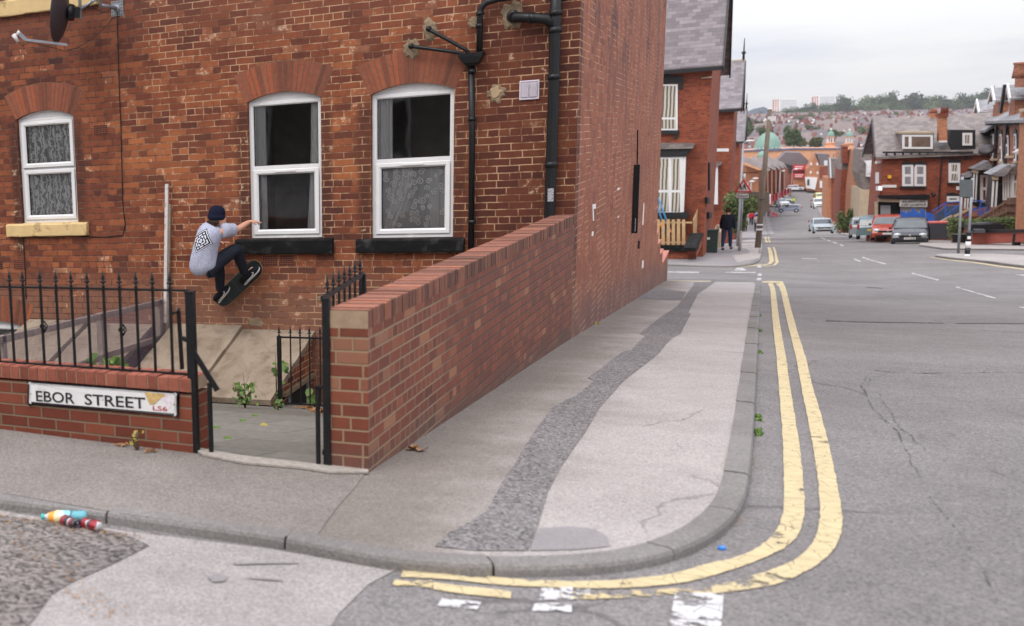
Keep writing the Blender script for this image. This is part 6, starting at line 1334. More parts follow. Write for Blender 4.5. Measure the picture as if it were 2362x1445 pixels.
mb = MB(); mb.tube([q, D(1708, 490, 62)], [.06, .03], 6); mb.tube([q, D(1700, 480, 62)], [.05, .02], 6); mb.build('stem', m_stem, sb_)
# ---- people
def pants(c): return paint('cloth_%d' % (hash(c) % 99999), sr(*c), .9, .15, 20, spec=.15)
def person(label, px, py, d_, h, top, leg, hair=(50, 36, 28), stride=.3, face=0., seed=0, bag=None, lean=0., coat=0.):
    b = D(px, py, d_); r = thing('person', label, 'person', tuple(b)); k = h / 1.75; M_ = Matrix.Rotation(face, 3, 'Z'); Q = lambda x, y, z: b + M_ @ Vector((x * k, y * k, z * k))
    s2 = stride / 2; V = [Q(0, 0, .95), Q(0, lean, 1.3), Q(0, lean, 1.48), Q(0, lean * 1.2, 1.6), Q(0, lean * 1.2, 1.68), Q(.1, 0, .9), Q(.1, s2 * .6, .5), Q(.1, -s2 * .1 + s2, .08), Q(.1, s2 + .12, .04), Q(-.1, 0, .9), Q(-.1, -s2 * .3, .5), Q(-.1, -s2, .1), Q(-.1, -s2 + .12, .04),
        Q(.2, lean, 1.4), Q(.25, lean - .05, 1.1), Q(.26, .1, .85), Q(-.2, lean, 1.4), Q(-.25, lean + .02, 1.1), Q(-.26, .12, .85)]
    Ed = [(0, 1), (1, 2), (2, 3), (3, 4), (0, 5), (5, 6), (6, 7), (7, 8), (0, 9), (9, 10), (10, 11), (11, 12), (1, 13), (13, 14), (14, 15), (1, 16), (16, 17), (17, 18)]; rd = [x * k for x in (.08, .08, .05, .095, .08, .06, .05, .04, .035, .06, .055, .04, .035, .05, .04, .035, .05, .04, .035)]
    skin('body', V, Ed, rd, m_skin, r, 1); V = V + [Q(0, 0, .80), Q(0, 0, 1.04)]
    def sub(nm, ids, edges, rr, col): skin(nm, [V[i] for i in ids], edges, [x * k for x in rr], pants(col), r, 1)
    sub('jacket', [19, 1, 2, 13, 14, 15, 16, 17, 18], [(0, 1), (1, 2), (1, 3), (3, 4), (4, 5), (1, 6), (6, 7), (7, 8)], [.17 + coat, .17 + coat * .5, .07, .09, .075, .055, .09, .075, .055], top)
    sub('trousers', [20, 5, 6, 7, 9, 10, 11], [(0, 1), (1, 2), (2, 3), (0, 4), (4, 5), (5, 6)], [.13, .11, .085, .065, .11, .085, .065], leg)
    mb = MB(); mb.ball(V[3] + Vector((0, 0, .04 * k)), .105 * k, 10, 8, sc=(1, 1, 1.1)); mb.build('hair', pants(hair), r)
    for j in (8, 12): mb = MB(); mb.ball(V[j] - Vector((0, 0, 0)), .11 * k, 8, 6, sc=(.55, 1.2, .55)); mb.build('shoe', m_shoe, r)
    if bag: mb = MB(); q = Q(*bag[0]); mb.ball(q, bag[1] * k, 8, 6, sc=(1, .6, 1.2)); mb.build('bag', pants(bag[2]), r)
    return r
person('man in a dark jacket and jeans walking away down the left pavement, head bowed', 1675, 576, 50.5, 1.82, (26, 28, 38), (40, 48, 72), stride=.5, lean=.05, coat=.07, face=R(-12))
person('child in a red jacket walking ahead on the left pavement beside a child in blue', 1732, 520, 118, 1.45, (200, 40, 50), (40, 40, 50)); person('child in a blue jacket beside the child in red', 1739, 520, 118, 1.35, (60, 90, 150), (60, 70, 90))
person('person in a brown top sitting low by the shrub', 1719, 535, 88, 1.0, (110, 84, 74), (40, 36, 40), stride=.1); person('person half hidden behind the leaning wooden pole', 1744, 536, 90, 1.4, (150, 140, 138), (46, 46, 56))
person('woman in red and black pushing a pushchair in the road edge', 1772, 501, 165, 1.3, (150, 40, 52), (110, 30, 44)); person('cyclist or worker in a bright yellow vest standing in the road beyond the small car', 1829, 474, 235, 1.6, (214, 238, 40), (50, 52, 60)); person('pale figure standing at the kerb left of the pushchair', 1763, 500, 165, 1.3, (170, 170, 178), (90, 90, 100))
mb = MB(); q = D(1783, 501, 165); 
mb.bar(q + Vector((-.5, 0, .95)), q + Vector((.1, 0, .25)), .05); mb.bar(q + Vector((-.1, 0, .5)), q + Vector((.45, 0, .35)), .3, .25); mb.lathe(q + Vector((.4, 0, .12)), [(.12, -.2), (.12, .2)], 10, axis=(0, 1, 0)); mb.lathe(q + Vector((-.1, 0, .12)), [(.12, -.2), (.12, .2)], 10, axis=(0, 1, 0)); tag(mb.build('pushchair', m_redp, off=q), 'small red pushchair in front of the woman in red', 'pushchair')
# ---- cars
m_tyre = paint('tyre', (.012, .012, .012), .85); m_rim = paint('alloy_rim', sr(170, 172, 176), .35, .1, metal=.5); m_carglass = paint('car_glass', sr(64, 72, 76), .08, .4, 1.5, spec=.9); m_hl = paint('headlight', sr(200, 204, 206), .15, .2, spec=.9); m_tl = paint('tail_light', sr(170, 24, 30), .3); m_plate_w = paint('number_plate', sr(214, 212, 206), .5); m_plate_y = paint('rear_number_plate', sr(222, 190, 70), .5)
PROF = {'hatch': [(0, .24), (-.02, .5), (.08, .66), (.3, .78), (.95, .93), (1.68, 1.36), (2.0, 1.42), (2.9, 1.42), (3.35, 1.32), (3.7, .96), (3.78, .8), (3.8, .3)],
        'estate': [(0, .24), (-.02, .5), (.1, .7), (1.1, .93), (1.75, 1.36), (2.1, 1.45), (3.9, 1.42), (4.1, 1.30), (4.35, .9), (4.4, .8), (4.4, .3)],
        'saloon': [(0, .22), (-.02, .46), (.1, .62), (.4, .72), (1.25, .86), (2.0, 1.27), (2.4, 1.34), (3.1, 1.30), (3.75, .98), (4.3, .94), (4.42, .84), (4.42, .3)]}
def car(label, px, py, d_, rz, col, kind='hatch', group=None, plate='w', W_=1.66, writing=None):
    """origin: middle of the car on the ground; local +y is the rear, -y the front"""
    b = D(px, py, d_) if d_ else G(px, py, RO); r = thing('parked_car' if group else 'car', label, 'car', tuple(b), rz=rz, world=False, group=group); r['_l'] = 1; pr = PROF[kind]; L = pr[-1][0]; pm = paint('car_paint_%d_%d_%d' % col, sr(*col), .25, .04, 2, spec=.6)
    def wd(y, z): 
        t = max(0, (z - .85) / .6); e = min(y + .05, L - y + .05); return (W_ / 2) * (1 - .20 * t) * (1 - .16 * max(0, 1 - e / .5) ** 2)
    mb = MB(); n_ = len(pr); V = []
    for y, z in pr:
        w_ = wd(y, z); V += [(-w_, y - L / 2, z), (-w_ * .6, y - L / 2, z + .02), (0, y - L / 2, z + .03), (w_ * .6, y - L / 2, z + .02), (w_, y - L / 2, z)]
    f = [(i * 5 + k, i * 5 + k + 1, (i + 1) * 5 + k + 1, (i + 1) * 5 + k) for i in range(n_ - 1) for k in range(4)]
    belt = []; m_ = 0
    # sides: strips between the profile and the sill
    for s_, k in ((-1, 0), (1, 4)):
        o = len(V); ys = [p[0] for p in pr]
        for i in range(n_): V += [(s_ * W_ / 2 * (.98 if 0 < i < n_ - 1 else .9), pr[i][0] - L / 2, min(pr[i][1], .62)), (s_ * W_ / 2 * (.95 if 0 < i < n_ - 1 else .88), pr[i][0] - L / 2, .24)]
        f += [(i * 5 + k, (i + 1) * 5 + k, o + 2 * (i + 1), o + 2 * i) for i in range(n_ - 1)] + [(o + 2 * i, o + 2 * i + 2, o + 2 * i + 3, o + 2 * i + 1) for i in range(n_ - 1)]
    mb.add(V, f, 0, False); body = mb.build('body', pm, r)
    bv = body.modifiers.new('b', 'BEVEL'); bv.width = .035; bv.segments = 2; bv.limit_method = 'ANGLE'; bv.angle_limit = R(20)
    i0 = next(i for i, p in enumerate(pr) if p[1] > .9 or (kind == 'saloon' and p[1] > .85)); ws0, ws1 = pr[i0], pr[i0 + 1]
    def panel(name, y0, z0, y1, z1, inset, mat, lift=.035, k0=.06, k1=.94):
        w0, w1 = wd(y0, z0) - inset, wd(y1, z1) - inset; mb = MB(); dy, dz = y1 - y0, z1 - z0; nL = math.hypot(dy, dz); ny, nz = -dz / nL * lift, dy / nL * lift
        if nz < 0: ny, nz = -ny, -nz
        A = lambda t, w_: (w_, lerp(y0, y1, t) - L / 2 + ny, lerp(z0, z1, t) + nz); mb.prism([Vector(A(k0, -w0)), Vector(A(k0, w0)), Vector(A(k1, w1)), Vector(A(k1, -w1))], (0, -ny * 1.2, -nz * 1.2)); return mb.build(name, mat, r)
    panel('windscreen', ws0[0], ws0[1], ws1[0], ws1[1], .07, m_carglass)
    top = [p for p in pr if p[1] > 1.25]; bk0 = top[-1]; bk1 = next(p for p in pr[pr.index(bk0) + 1:]); panel('rear_window', bk0[0], bk0[1], bk1[0], bk1[1], .10, m_carglass, k0=.1, k1=.9)
    for s_ in (-1, 1):
        mb = MB(); zb = .93 if kind != 'saloon' else .88; y0 = ws0[0] + .28; P_ = [(y0, zb), (ws1[0] + .08, ws1[1] - .05), (top[-1][0] - .1, top[-1][1] - .1), (bk1[0] - .25, zb + .04)]
        mb.prism([Vector((s_ * (wd(y, z) + .012), y - L / 2, z)) for y, z in P_], (-s_ * .02, 0, 0)); mb.build('side_window', m_carglass, r)
        mb = MB(); yc = lerp(P_[0][0], P_[3][0], .5); mb.bar((s_ * (wd(yc, .95) + .016), yc - L / 2, zb), (s_ * (wd(yc, 1.35) + .016), yc - L / 2 + .02, 1.36), .07, .02); mb.build('door_pillar', pm, body)
        for y in (L * .19, L * .80):
            mb = MB(); mb.lathe((s_ * (W_ / 2 - .10), y - L / 2, .30), [(.20, -.1), (.30, -.09), (.30, .09), (.20, .11)], 18, axis=(s_, 0, 0)); wh = mb.build('wheel', m_tyre, r); mb = MB(); mb.lathe((s_ * (W_ / 2 - .0), y - L / 2, .30), [(.2, -.02), (.19, .012), (.05, .022)], 12, axis=(s_, 0, 0)); mb.build('rim', m_rim, wh)
            mb = MB(); mb.lathe((s_ * (W_ / 2 - .05), y - L / 2, .33), [(.36, -.05), (.36, .044)], 20, axis=(s_, 0, 0)); mb.build('wheel_arch', m_hole, body)
        mb = MB(); mb.ball((s_ * (W_ / 2 + .09), ws0[0] + .35 - L / 2, .95), .09, 8, 6, sc=(1, .6, .7)); mb.build('mirror', pm if kind == 'saloon' else m_bplas, r)
        mb = MB(); mb.ball((s_ * (W_ / 2 - .26), .10 - L / 2, .66), .17, 10, 8, sc=(1.1, .7, .62)); mb.build('headlight', m_hl, r); mb = MB(); mb.box(s_ * (W_ / 2 - .08) - .06, s_ * (W_ / 2 - .08) + .06, L / 2 - .1, L / 2 + .012, .72, 1.02); mb.build('tail_light', m_tl, r)
    mb = MB(); mb.box(-.5, .5, -L / 2 - .045, -L / 2 + .1, .56, .65); mb.build('grille', m_bplas, r); mb = MB(); mb.box(-.62, .62, -L / 2 - .03, -L / 2 + .1, .26, .38); mb.build('lower_grille', m_bplas, r)
    mb = MB(); mb.ball((0, -L / 2 - .05, .64), .06, 10, 6, sc=(1, .3, 1)); mb.build('badge', m_rim, r)
    mb = MB(); mb.box(-.26, .26, -L / 2 - .055, -L / 2 - .03, .42, .53); p1 = mb.build('number_plate', m_plate_w, r); mb = MB(); mb.box(-.26, .26, L / 2 + .0, L / 2 + .02, .6, .71); mb.build('number_plate', m_plate_y, r)
    if writing: text(writing, 'lettering', m_ink, r, Vector((-.22, -L / 2 - .058, .445)), (1, 0, 0), (0, 0, 1), .06, .44, bold=.01)
    return r
pk = 'cars parked along the right kerb'
car('dark grey small hatchback at the head of the row of parked cars, facing the camera', 2097, 563, 65.4, R(-6), (44, 44, 50), 'hatch', pk, writing='V17 HCM')
car('orange-red hatchback parked second in the row, right behind the dark grey one', 2046, 551, 71.5, R(-5), (168, 66, 48), 'hatch', pk); car('teal grey estate car parked facing downhill, third in the row', 2012, 548, 76, R(174), (104, 126, 132), 'estate', pk); car('silver hatchback at the far end of the parked row, behind the teal grey estate', 1990, 546, 83, R(176), (150, 156, 160), 'hatch', pk)
car('pale silver saloon driving uphill towards the camera', 1893, 536, 112, R(4), (176, 190, 196), 'saloon'); car('small silver-blue hatchback turning across the road, seen side-on', 1820, 490, 208, R(-96), (140, 144, 160), 'hatch')
car('white car parked at the right kerb beyond the silver saloon', 1889, 480, 160, R(4), (214, 214, 210), 'saloon'); car('pale yellow van-like car parked behind the white one', 1892, 466, 190, R(4), (214, 204, 130), 'estate'); car('white car parked nose to the left kerb below the brick building', 1797, 477, 205, R(30), (210, 210, 208), 'hatch'); car('grey car beyond the white car at the left kerb', 1808, 469, 235, R(20), (150, 150, 152), 'hatch'); car('white car at the far bend of the street below the red banners', 1837, 440, 300, R(60), (206, 206, 208), 'estate')
car('dark car half hidden behind the leaning wooden pole', 1779, 480, 190, R(10), (60, 60, 64), 'hatch')

# ================================================================== right-hand side of the street
def yw_(d_, px): return D(px, 300, d_).y
def WY(px, d_, x0=-40, x1=80): y = D(px, 300, d_).y; return Wall((x0, y), (x1, y))
OL = WY(2035, 74); 
a, b, c_, e_ = OL.at(2037, 352), OL.at(2250, 352), D(2012, 352, 84), None
yb = c_.y; foot = [(a.x, a.y), (b.x + 9, a.y), (b.x + 9, yb), (c_.x, yb)]
ol = thing('corner_shop', 'red brick corner shop house with slate roof, dormer and GLENTON OFF LICENCE signboard', 'shop', (a.x, a.y, HP(9, a.y)))
m_side = m_hb3
zE = OL.at(2140, 355).z; zR = D(2140, 273, 81).z
mb = MB(); L0 = [Vector((p[0], p[1], HP(9, a.y) - 3)) for p in foot]; L1 = [Vector((p[0], p[1], zE)) for p in foot]; ml = (L1[0] + L1[3]) / 2; ml.z = zR; mr = (L1[1] + L1[2]) / 2; mr.z = zR
mb.add(L0 + L1 + [ml, mr], [(0, 1, 5, 4), (2, 3, 7, 6), (1, 2, 6, 9, 5), (3, 0, 4, 8, 7)]); mb.build('wall', m_hb, ol)
ov = Vector((-.4, 0, 0)); fo = Vector((0, -.35, -.25)); T = Vector((0, 0, .12)); P = [L1[0] + ov + fo, L1[1] + fo, mr, ml + ov, L1[3] + ov + Vector((-.1, .3, -.25)), L1[2] + Vector((0, .3, -.25))]; P = [p + Vector((0, 0, .05)) for p in P]
mb = MB(); mb.add(P + [p + T for p in P], [(0, 1, 2, 3), (3, 2, 5, 4), (6, 7, 8, 9), (9, 8, 11, 10), (0, 1, 7, 6), (0, 3, 9, 6), (3, 4, 10, 9)]); rf = mb.build('roof', m_slate2, ol)
mb = MB(); mb.bar(P[0] + ov * .1, P[3] + ov * .1, .06, .35); mb.bar(P[3] + ov * .1, P[4] + ov * .1, .06, .35); mb.build('barge_board', m_btrim, rf); mb = MB(); OL.rect(mb, 2036, 350, 2245, 354, .42, .15); mb.build('gutter', m_btrim, rf)
# brackets under the eaves
mb = MB(); OL.poly(mb, [(2040, 360), (2243, 366), (2243, 368), (2040, 362)], .1, .12)
for i in range(11): x = 2045 + i * 19; OL.poly(mb, [(x - 2, 354), (x + 2.5, 354), (x + 1, 362 + i * .4), (x - 1, 362 + i * .4)], .2, .2)
mb.build('eaves_bracket', m_btrim, ol)
def dormer_flat(w_, parent, x0, y0, x1, y1, o, dep, face, roofm=None):
    mb = MB(); w_.rect(mb, x0, y0, x1, y1, o, dep); d_ = mb.build('dormer', face, parent); return d_
RS = Wall((-40, a.y + .6), (80, a.y + .6))
d_ = dormer_flat(RS, ol, 2082, 307, 2154, 350, .35, 3.5, m_slate2); part(RS, ol, 'dormer_roof', m_stone, rectp(2079, 304, 2156, 309), .5, 3.6, sub=d_); win(RS, d_, 2081, 311, 2152, 344, [0, .26, 1], [0, 1], paint('brown_glass', sr(110, 92, 80), .2, .3, 2), fr=.13, out=.45)
d_ = dormer_flat(RS, ol, 2193, 300, 2250, 350, .35, 3.5, m_btrim); win(RS, d_, 2220, 307, 2243, 336, 1, [0, 1], m_blind, fr=.13, out=.45); part(RS, ol, 'lead_flashing', m_wtrim, [(2195, 348), (2248, 350), (2248, 353), (2195, 351)], .5, .1, sub=d_)
CHW = Wall((-40, a.y + .1), (80, a.y + .1)); ch = part(CHW, ol, 'chimney', m_hb3, [(2166, 268), (2185, 268), (2185, 327), (2166, 327)], .1, .9); part(CHW, ol, 'chimney_cap', m_hb, rectp(2163, 262, 2188, 270), .2, 1.1, sub=ch); part(CHW, ol, 'chimney_base', m_wtrim, rectp(2166, 325, 2185, 329), .2, .5, sub=ch)
mb = MB(); q = CHW.at(2178, 262, -.3); mb.lathe(q, [(.22, 0), (.19, .3), (.22, .35)], 10); mb.build('chimney_pot', m_terra, ch)
ch = part(Wall((-40, a.y + 5.5), (80, a.y + 5.5)), ol, 'chimney', m_hb3, rectp(2146, 262, 2168, 276), 0, 1.); mb = MB(); mb.lathe(D(2153, 262, 80), [(.22, 0), (.19, .3)], 10); mb.build('chimney_pot', m_terra, ch)
for x0, x1 in ((2081, 2107), (2109, 2136)): win(OL, ol, x0, 380, x1, 430, 1, [0, .5, 1], paint('grey_net', sr(134, 132, 136), .7, .25, 6), fr=.14, out=.08)
part(OL, ol, 'lintel', m_btrim, [(2080, 381), (2081, 375), (2094, 373), (2108, 376), (2122, 373), (2138, 377), (2138, 381), (2112, 380), (2109, 386), (2106, 380)], .1); part(OL, ol, 'window_sill', m_btrim, rectp(2076, 430, 2137, 434), .16)
win(OL, ol, 2188, 375, 2215, 422, 1, [0, .5, 1], m_blind, fr=.14, out=.08); part(OL, ol, 'lintel', m_btrim, [(2187, 376), (2190, 370), (2202, 368), (2218, 371), (2218, 376)], .1); part(OL, ol, 'window_sill', m_btrim, rectp(2185, 422, 2218, 426), .16)
win(OL, ol, 2184, 453, 2213, 466, 1, [0, 1], m_dglass, fr=.14, out=.08); part(OL, ol, 'lintel', m_btrim, [(2182, 452), (2184, 447), (2198, 444), (2213, 448), (2213, 452)], .1)
mb = MB(); OL.poly(mb, [(2172, 352), (2175, 352), (2166, 482), (2163, 482)], .12, .1); mb.build('drainpipe', m_btrim, ol)
part(OL, ol, 'alarm_box', m_yelp, [(2048, 405), (2056, 405), (2056, 411), (2052, 413), (2048, 411)], .15, .15); pl_ = part(OL, ol, 'street_plate', m_wtrim, rectp(2035, 427, 2068, 433), .04, .04)
text('HYDE PARK RD', 'lettering', m_grey, ol, OL.at(2038, 432, .05), (1, 0, 0), (0, 0, 1), .1, .8) if False else None
part(OL, ol, 'box', m_wtrim, rectp(2206, 430, 2213, 439), .1, .1); mb = MB(); mb.ball(OL.at(2154, 450, .4), .12, 8, 6); mb.bar(OL.at(2154, 447, .4), OL.at(2148, 446, 0), .05); mb.build('wall_lamp', m_btrim, ol)
part(OL, ol, 'shop_canopy', m_bplas, [(2026, 452), (2144, 450), (2146, 455), (2142, 460), (2026, 457)], .7, .7); part(OL, ol, 'shop_fascia', m_stone, [(2026, 458), (2074, 460), (2074, 467), (2026, 466)], .5, .3)
part(OL, ol, 'pilaster', m_stone, rectp(2018, 466, 2025, 508), .3, .2); part(OL, ol, 'door_recess', m_hole, rectp(2026, 466, 2076, 512), .05, .1); part(OL, ol, 'roller_shutter', m_shutter, rectp(2031, 474, 2054, 512), .12, .06)
sb = part(OL, ol, 'signboard', paint('dirty_white_board', sr(196, 194, 188), .6, .15, 8), [(2075, 461), (2140, 462), (2139, 478), (2075, 477)], .55, .1); part(OL, ol, 'shop_front', m_shutter, rectp(2077, 478, 2136, 512), .3, .1)
xr = Vector((1, 0, 0)); p0 = OL.at(2081, 469, .56); p1 = OL.at(2133, 469, .56); text('GLENTON', 'lettering', m_ink, sb, p0, xr, (0, 0, 1), .15, (p1 - p0).length, bold=.03)
p0 = OL.at(2079, 476, .56); p1 = OL.at(2136, 476, .56); text('OFF LICENCE', 'lettering', m_ink, sb, p0, xr, (0, 0, 1), .13, (p1 - p0).length, bold=.03)
# sunlit side gable details
GS = Wall((L0[0].x, L0[0].y), (L0[3].x, L0[3].y)); mb = MB(); GS.rect(mb, 2019, 398, 2024, 424, .08, .08); mb.build('downpipe', m_wtrim, ol)
mb = MB(); GS.rect(mb, 2018, 372, 2023, 378, .2, .2); GS.rect(mb, 2020, 430, 2026, 440, .2, .2); mb.build('security_light', m_wtrim, ol)
# ---- brick fronts farther down the right side
def block(name, label, cat, px, d_, pts, mat, dep=8., group=None):
    w_ = WY(px, d_); q = w_.at(*pts[-1]); r = thing(name, label, cat, tuple(q), group=group); part(w_, r, 'wall', mat, pts, 0, dep); return w_, r
w_, r = block('terraced_house', 'house with mossy stone roof and white dormer left of the corner shop', 'house', 1995, 92, [(1984, 438), (2008, 438), (2006, 520), (1980, 520)], m_stone)
part(w_, r, 'roof', m_slate2, [(1984, 345), (2016, 342), (2010, 438), (1992, 438), (1980, 400)], -.2, 6); d_ = part(w_, r, 'dormer', m_wtrim, [(1994, 372), (2016, 371), (2016, 378), (2014, 408), (1999, 408), (1999, 380)], .6, 2.); win(w_, d_, 2001, 381, 2014, 400, 2, [0, .5, 1], fr=.12, out=.7)
w_, r = block('terraced_house', 'orange brick gable end with floodlights, two doors down from the corner shop', 'house', 1975, 98, [(1976, 348), (1984, 344), (1982, 520), (1978, 541), (1962, 541), (1966, 440)], m_hb3)
mb = MB()
for x, y in ((1979, 374), (1976, 403), (1978, 426), (1982, 436), (1975, 465), (1979, 469), (1973, 484), (1980, 490), (1971, 523), (1977, 525)): mb.ball(w_.at(x, y, .15), .09, 8, 6)
mb.build('floodlight', m_lampw, r)
w_, r = block('terraced_house', 'red brick house with chimney and black-framed window, right of the hedge', 'house', 1945, 104, [(1942, 392), (1970, 390), (1966, 440), (1962, 520), (1936, 520), (1938, 440)], m_hb)
part(w_, r, 'roof', m_slate2, [(1948, 347), (1976, 347), (1970, 392), (1940, 393)], -.1, 5); ch = part(w_, r, 'chimney', m_hb, rectp(1943, 338, 1956, 377), .3, 1.5); part(w_, r, 'chimney_cap', m_hb2, rectp(1941, 335, 1958, 340), .4, 1.7, sub=ch)
f_ = win(w_, r, 1955, 453, 1965, 494, 1, [0, .5, 1], m_dglass, fr=.15, out=.12); part(w_, r, 'lintel', m_btrim, rectp(1951, 444, 1966, 453), .2, .2); part(w_, r, 'window_jamb', m_btrim, rectp(1952, 453, 1955, 494), .1, .1)
w_, r = block('terraced_house', 'brick house with white-edged brown gable roof at the bend, farthest on the right side', 'house', 1920, 122, [(1908, 412), (1930, 411), (1941, 352), (1941, 500), (1926, 520), (1906, 508)], m_hb3)
part(w_, r, 'front_wall', m_hb, [(1918, 412), (1929, 412), (1938, 420), (1934, 505), (1918, 500)], .2, .2); rf = part(w_, r, 'roof', m_slate2, [(1916, 366), (1937, 367), (1930, 411), (1917, 411)], .6, 5); part(w_, r, 'barge_board', m_wtrim, [(1913, 365), (1916, 366), (1918, 411), (1915, 411)], .7, .2, sub=rf)
mb = MB(); w_.poly(mb, [(1918, 488), (1932, 486), (1936, 492), (1937, 530), (1933, 532), (1930, 496), (1921, 494)], 1.2, .4); mb.build('red_gateway', paint('dark_red_paint', sr(132, 40, 48), .6), r)
mb = bush('h', '', D(1953, 515, 98), (.75, 1., 1.1), 2600, None, 8, .09); t_ = thing('bush', 'grey-green bush in the small front garden right of the red gateway', 'bush', tuple(D(1953, 535, 98))); mb.build('foliage', m_crown2, t_, fix=False); mb = MB(); mb.tube([D(1953, 537, 98), D(1953, 515, 98)], [.08, .04], 6); mb.build('stem', m_stem, t_)
gw2 = WY(1950, 97); mb = MB(); gw2.rect(mb, 1938, 524, 1962, 538, 0, .3); q = gw2.at(1950, 538); tag(mb.build('garden_wall', m_hb3, off=q), 'low brick wall in front of the grey-green bush', 'wall')
# ---- terrace on the right edge, facing the street
TR = Wall(tuple(D(2240, 300, 84))[:2], tuple(D(2362, 300, 60))[:2]); ext = (TR.b - TR.a).normalized(); TR2 = TR
tr_loc = TR.at(2362, 520); th = thing('terraced_house', 'pink brick terrace with black bracketed eaves and white-edged dormers at the right edge', 'house', tuple(tr_loc))
part(TR, th, 'wall', m_hb2, [(2244, 303), (2271, 302), (2271, 281), (2470, 276), (2440, 560), (2225, 520)], 0, 6.)
for pts, nb in (([(2271, 279), (2354, 276), (2354, 291), (2271, 293)], 8), ([(2245, 301), (2272, 300), (2272, 311), (2245, 312)], 4)):
    mb = MB(); TR.poly(mb, [pts[0], pts[1], (pts[1][0], pts[1][1] + 4), (pts[0][0], pts[0][1] + 4)], .45, .5); TR.poly(mb, [(pts[3][0], pts[3][1] - 2), (pts[2][0], pts[2][1] - 2), pts[2], pts[3]], .1, .1)
    for i in range(nb * 2): x = lerp(pts[0][0], pts[1][0], (i + .5) / nb / 2); y = lerp(pts[0][1], pts[1][1], (i + .5) / nb / 2); TR.poly(mb, [(x - 1.4, y + 3), (x + 1.4, y + 3), (x + .8, y + 11), (x - .8, y + 11)], .3, .3)
    mb.build('eaves_bracket', m_btrim, th)
part(TR, th, 'pier', m_hb3, [(2353, 256), (2400, 252), (2400, 560), (2340, 560)], .35, .5); part(TR, th, 'pier_cap', m_stone, rectp(2350, 252, 2400, 258), .5, .6)
rfm = MB(); e1_, e2_ = TR.at(2271, 280, .5), TR.at(2390, 275, .5); bk = -TR.n * 5 + Vector((0, 0, 3.2)); rfm.prism([e1_, e2_, e2_ + bk, e1_ + bk], (0, 0, -.15)); e1_, e2_ = TR.at(2245, 302, .5), TR.at(2272, 301, .5); rfm.prism([e1_, e2_, e2_ + bk, e1_ + bk], (0, 0, -.15)); rfm.build('roof', slate_mat('pale_slate', sr(120, 118, 120), sr(152, 150, 152)), th)
def gdormer(x0, x1, ya, ye, yb, ln, glass=False):
    a, b = TR.at(x0, ye, .1), TR.at(x1, ye, .1); zb = TR.at((x0 + x1) / 2, yb).z; ap = TR.at((x0 + x1) / 2, ya, .1); back = -TR.n * ln; lo = lambda p: Vector((p.x, p.y, zb))
    mb = MB(); mb.add([lo(a), lo(b), b, ap, a, lo(a) + back, lo(b) + back, b + back, ap + back, a + back], [(0, 1, 2, 3, 4), (0, 4, 9, 5), (1, 6, 7, 2)]); d_ = mb.build('dormer', m_hb2, th)
    o = TR.n * .25; s_ = (b - a).normalized() * .22 + Vector((0, 0, -.22)); s2 = -(b - a).normalized() * .22 + Vector((0, 0, -.22)); up = Vector((0, 0, .1)); mb = MB(); mb.prism([b + s_ + o, ap + o, ap + back, b + s_ + back], up); mb.prism([a + s2 + o, ap + o, ap + back, a + s2 + back], up); mb.build('dormer_roof', bpy.data.materials['pale_slate'], d_)
    mb = MB(); mb.bar(b + s_ + o, ap + o + Vector((0, 0, .05)), .08, .3); mb.bar(a + s2 + o, ap + o + Vector((0, 0, .05)), .08, .3); mb.build('barge_board', m_wtrim, d_)
    m_ = MB(); n2 = (b - a).normalized(); c0 = lerp(lo(b), lo(b) + back, .15) + n2 * .02; c1 = lerp(lo(b), lo(b) + back, .95) + n2 * .02; hz_ = b.z - zb
    side = min(((lo(a), -1), (lo(b), 1)), key=lambda q: q[0].length)[0]; n3 = n2 if side == lo(b) else -n2
    c0 = side + back * .12 + n3 * .03; c1 = side + back * .95 + n3 * .03; m_.add([c0 + Vector((0, 0, .1)), c1 + Vector((0, 0, .1)), c1 + Vector((0, 0, hz_ - .1)), c0 + Vector((0, 0, hz_ - .1))], [(0, 1, 2, 3)]); m_.build('cheek_panel', m_wtrim, d_, fix=False)
    m_ = MB(); q = n3 * .03; m_.add([lerp(c0, c1, .3) + Vector((0, 0, .3)) + q, lerp(c0, c1, .85) + Vector((0, 0, .3)) + q, lerp(c0, c1, .85) + Vector((0, 0, hz_ - .2)) + q, lerp(c0, c1, .3) + Vector((0, 0, hz_ - .2)) + q], [(0, 1, 2, 3)]); m_.build('cheek_window', m_dglass, d_, fix=False)
gdormer(2331, 2343, 200, 222, 268, 4.); gdormer(2293, 2306, 206, 227, 272, 4.); gdormer(2258, 2269, 234, 254, 294, 4.)
ch = part(Wall(tuple(D(2339, 200, 63))[:2], tuple(D(2420, 200, 58))[:2]), th, 'chimney', m_hb2, [(2342, 164), (2400, 160), (2400, 202), (2340, 202)], 0, 1.2); mb = MB()
for x in (2348, 2357, 2366): q = D(x, 172, 61); mb.lathe(q, [(.26, -.2), (.22, .2), (.2, .5), (.27, .55), (.22, .62)], 10)
mb.build('chimney_pot', m_hb2, ch)
for x0, y0, y1 in ((2284, 309, 366), (2303, 310, 372), (2336, 309, 372), (2262, 330, 378), (2318, 312, 360)):
    part(TR, th, 'lintel', m_btrim, [(x0 - 1, y0 + 8), (x0 - .5, y0 - 9), (x0 + 3, y0 - 12), (x0 + 7, y0 - 9), (x0 + 7, y0 + 8)], .06, .06); win(TR, th, x0 + 2, y0, x0 + 6, y1, 1, [0, .5, 1], m_dglass, fr=.16, out=.1); part(TR, th, 'window_sill', m_stone, rectp(x0 - 1, y1, x0 + 8, y1 + 5), .2, .2)
for x in (2295, 2318, 2349, 2270): mb = MB(); TR.poly(mb, [(x, 285), (x + 2.6, 285), (x - 4, 395), (x - 6.5, 395)], .15, .1); mb.build('drainpipe', m_btrim, th)
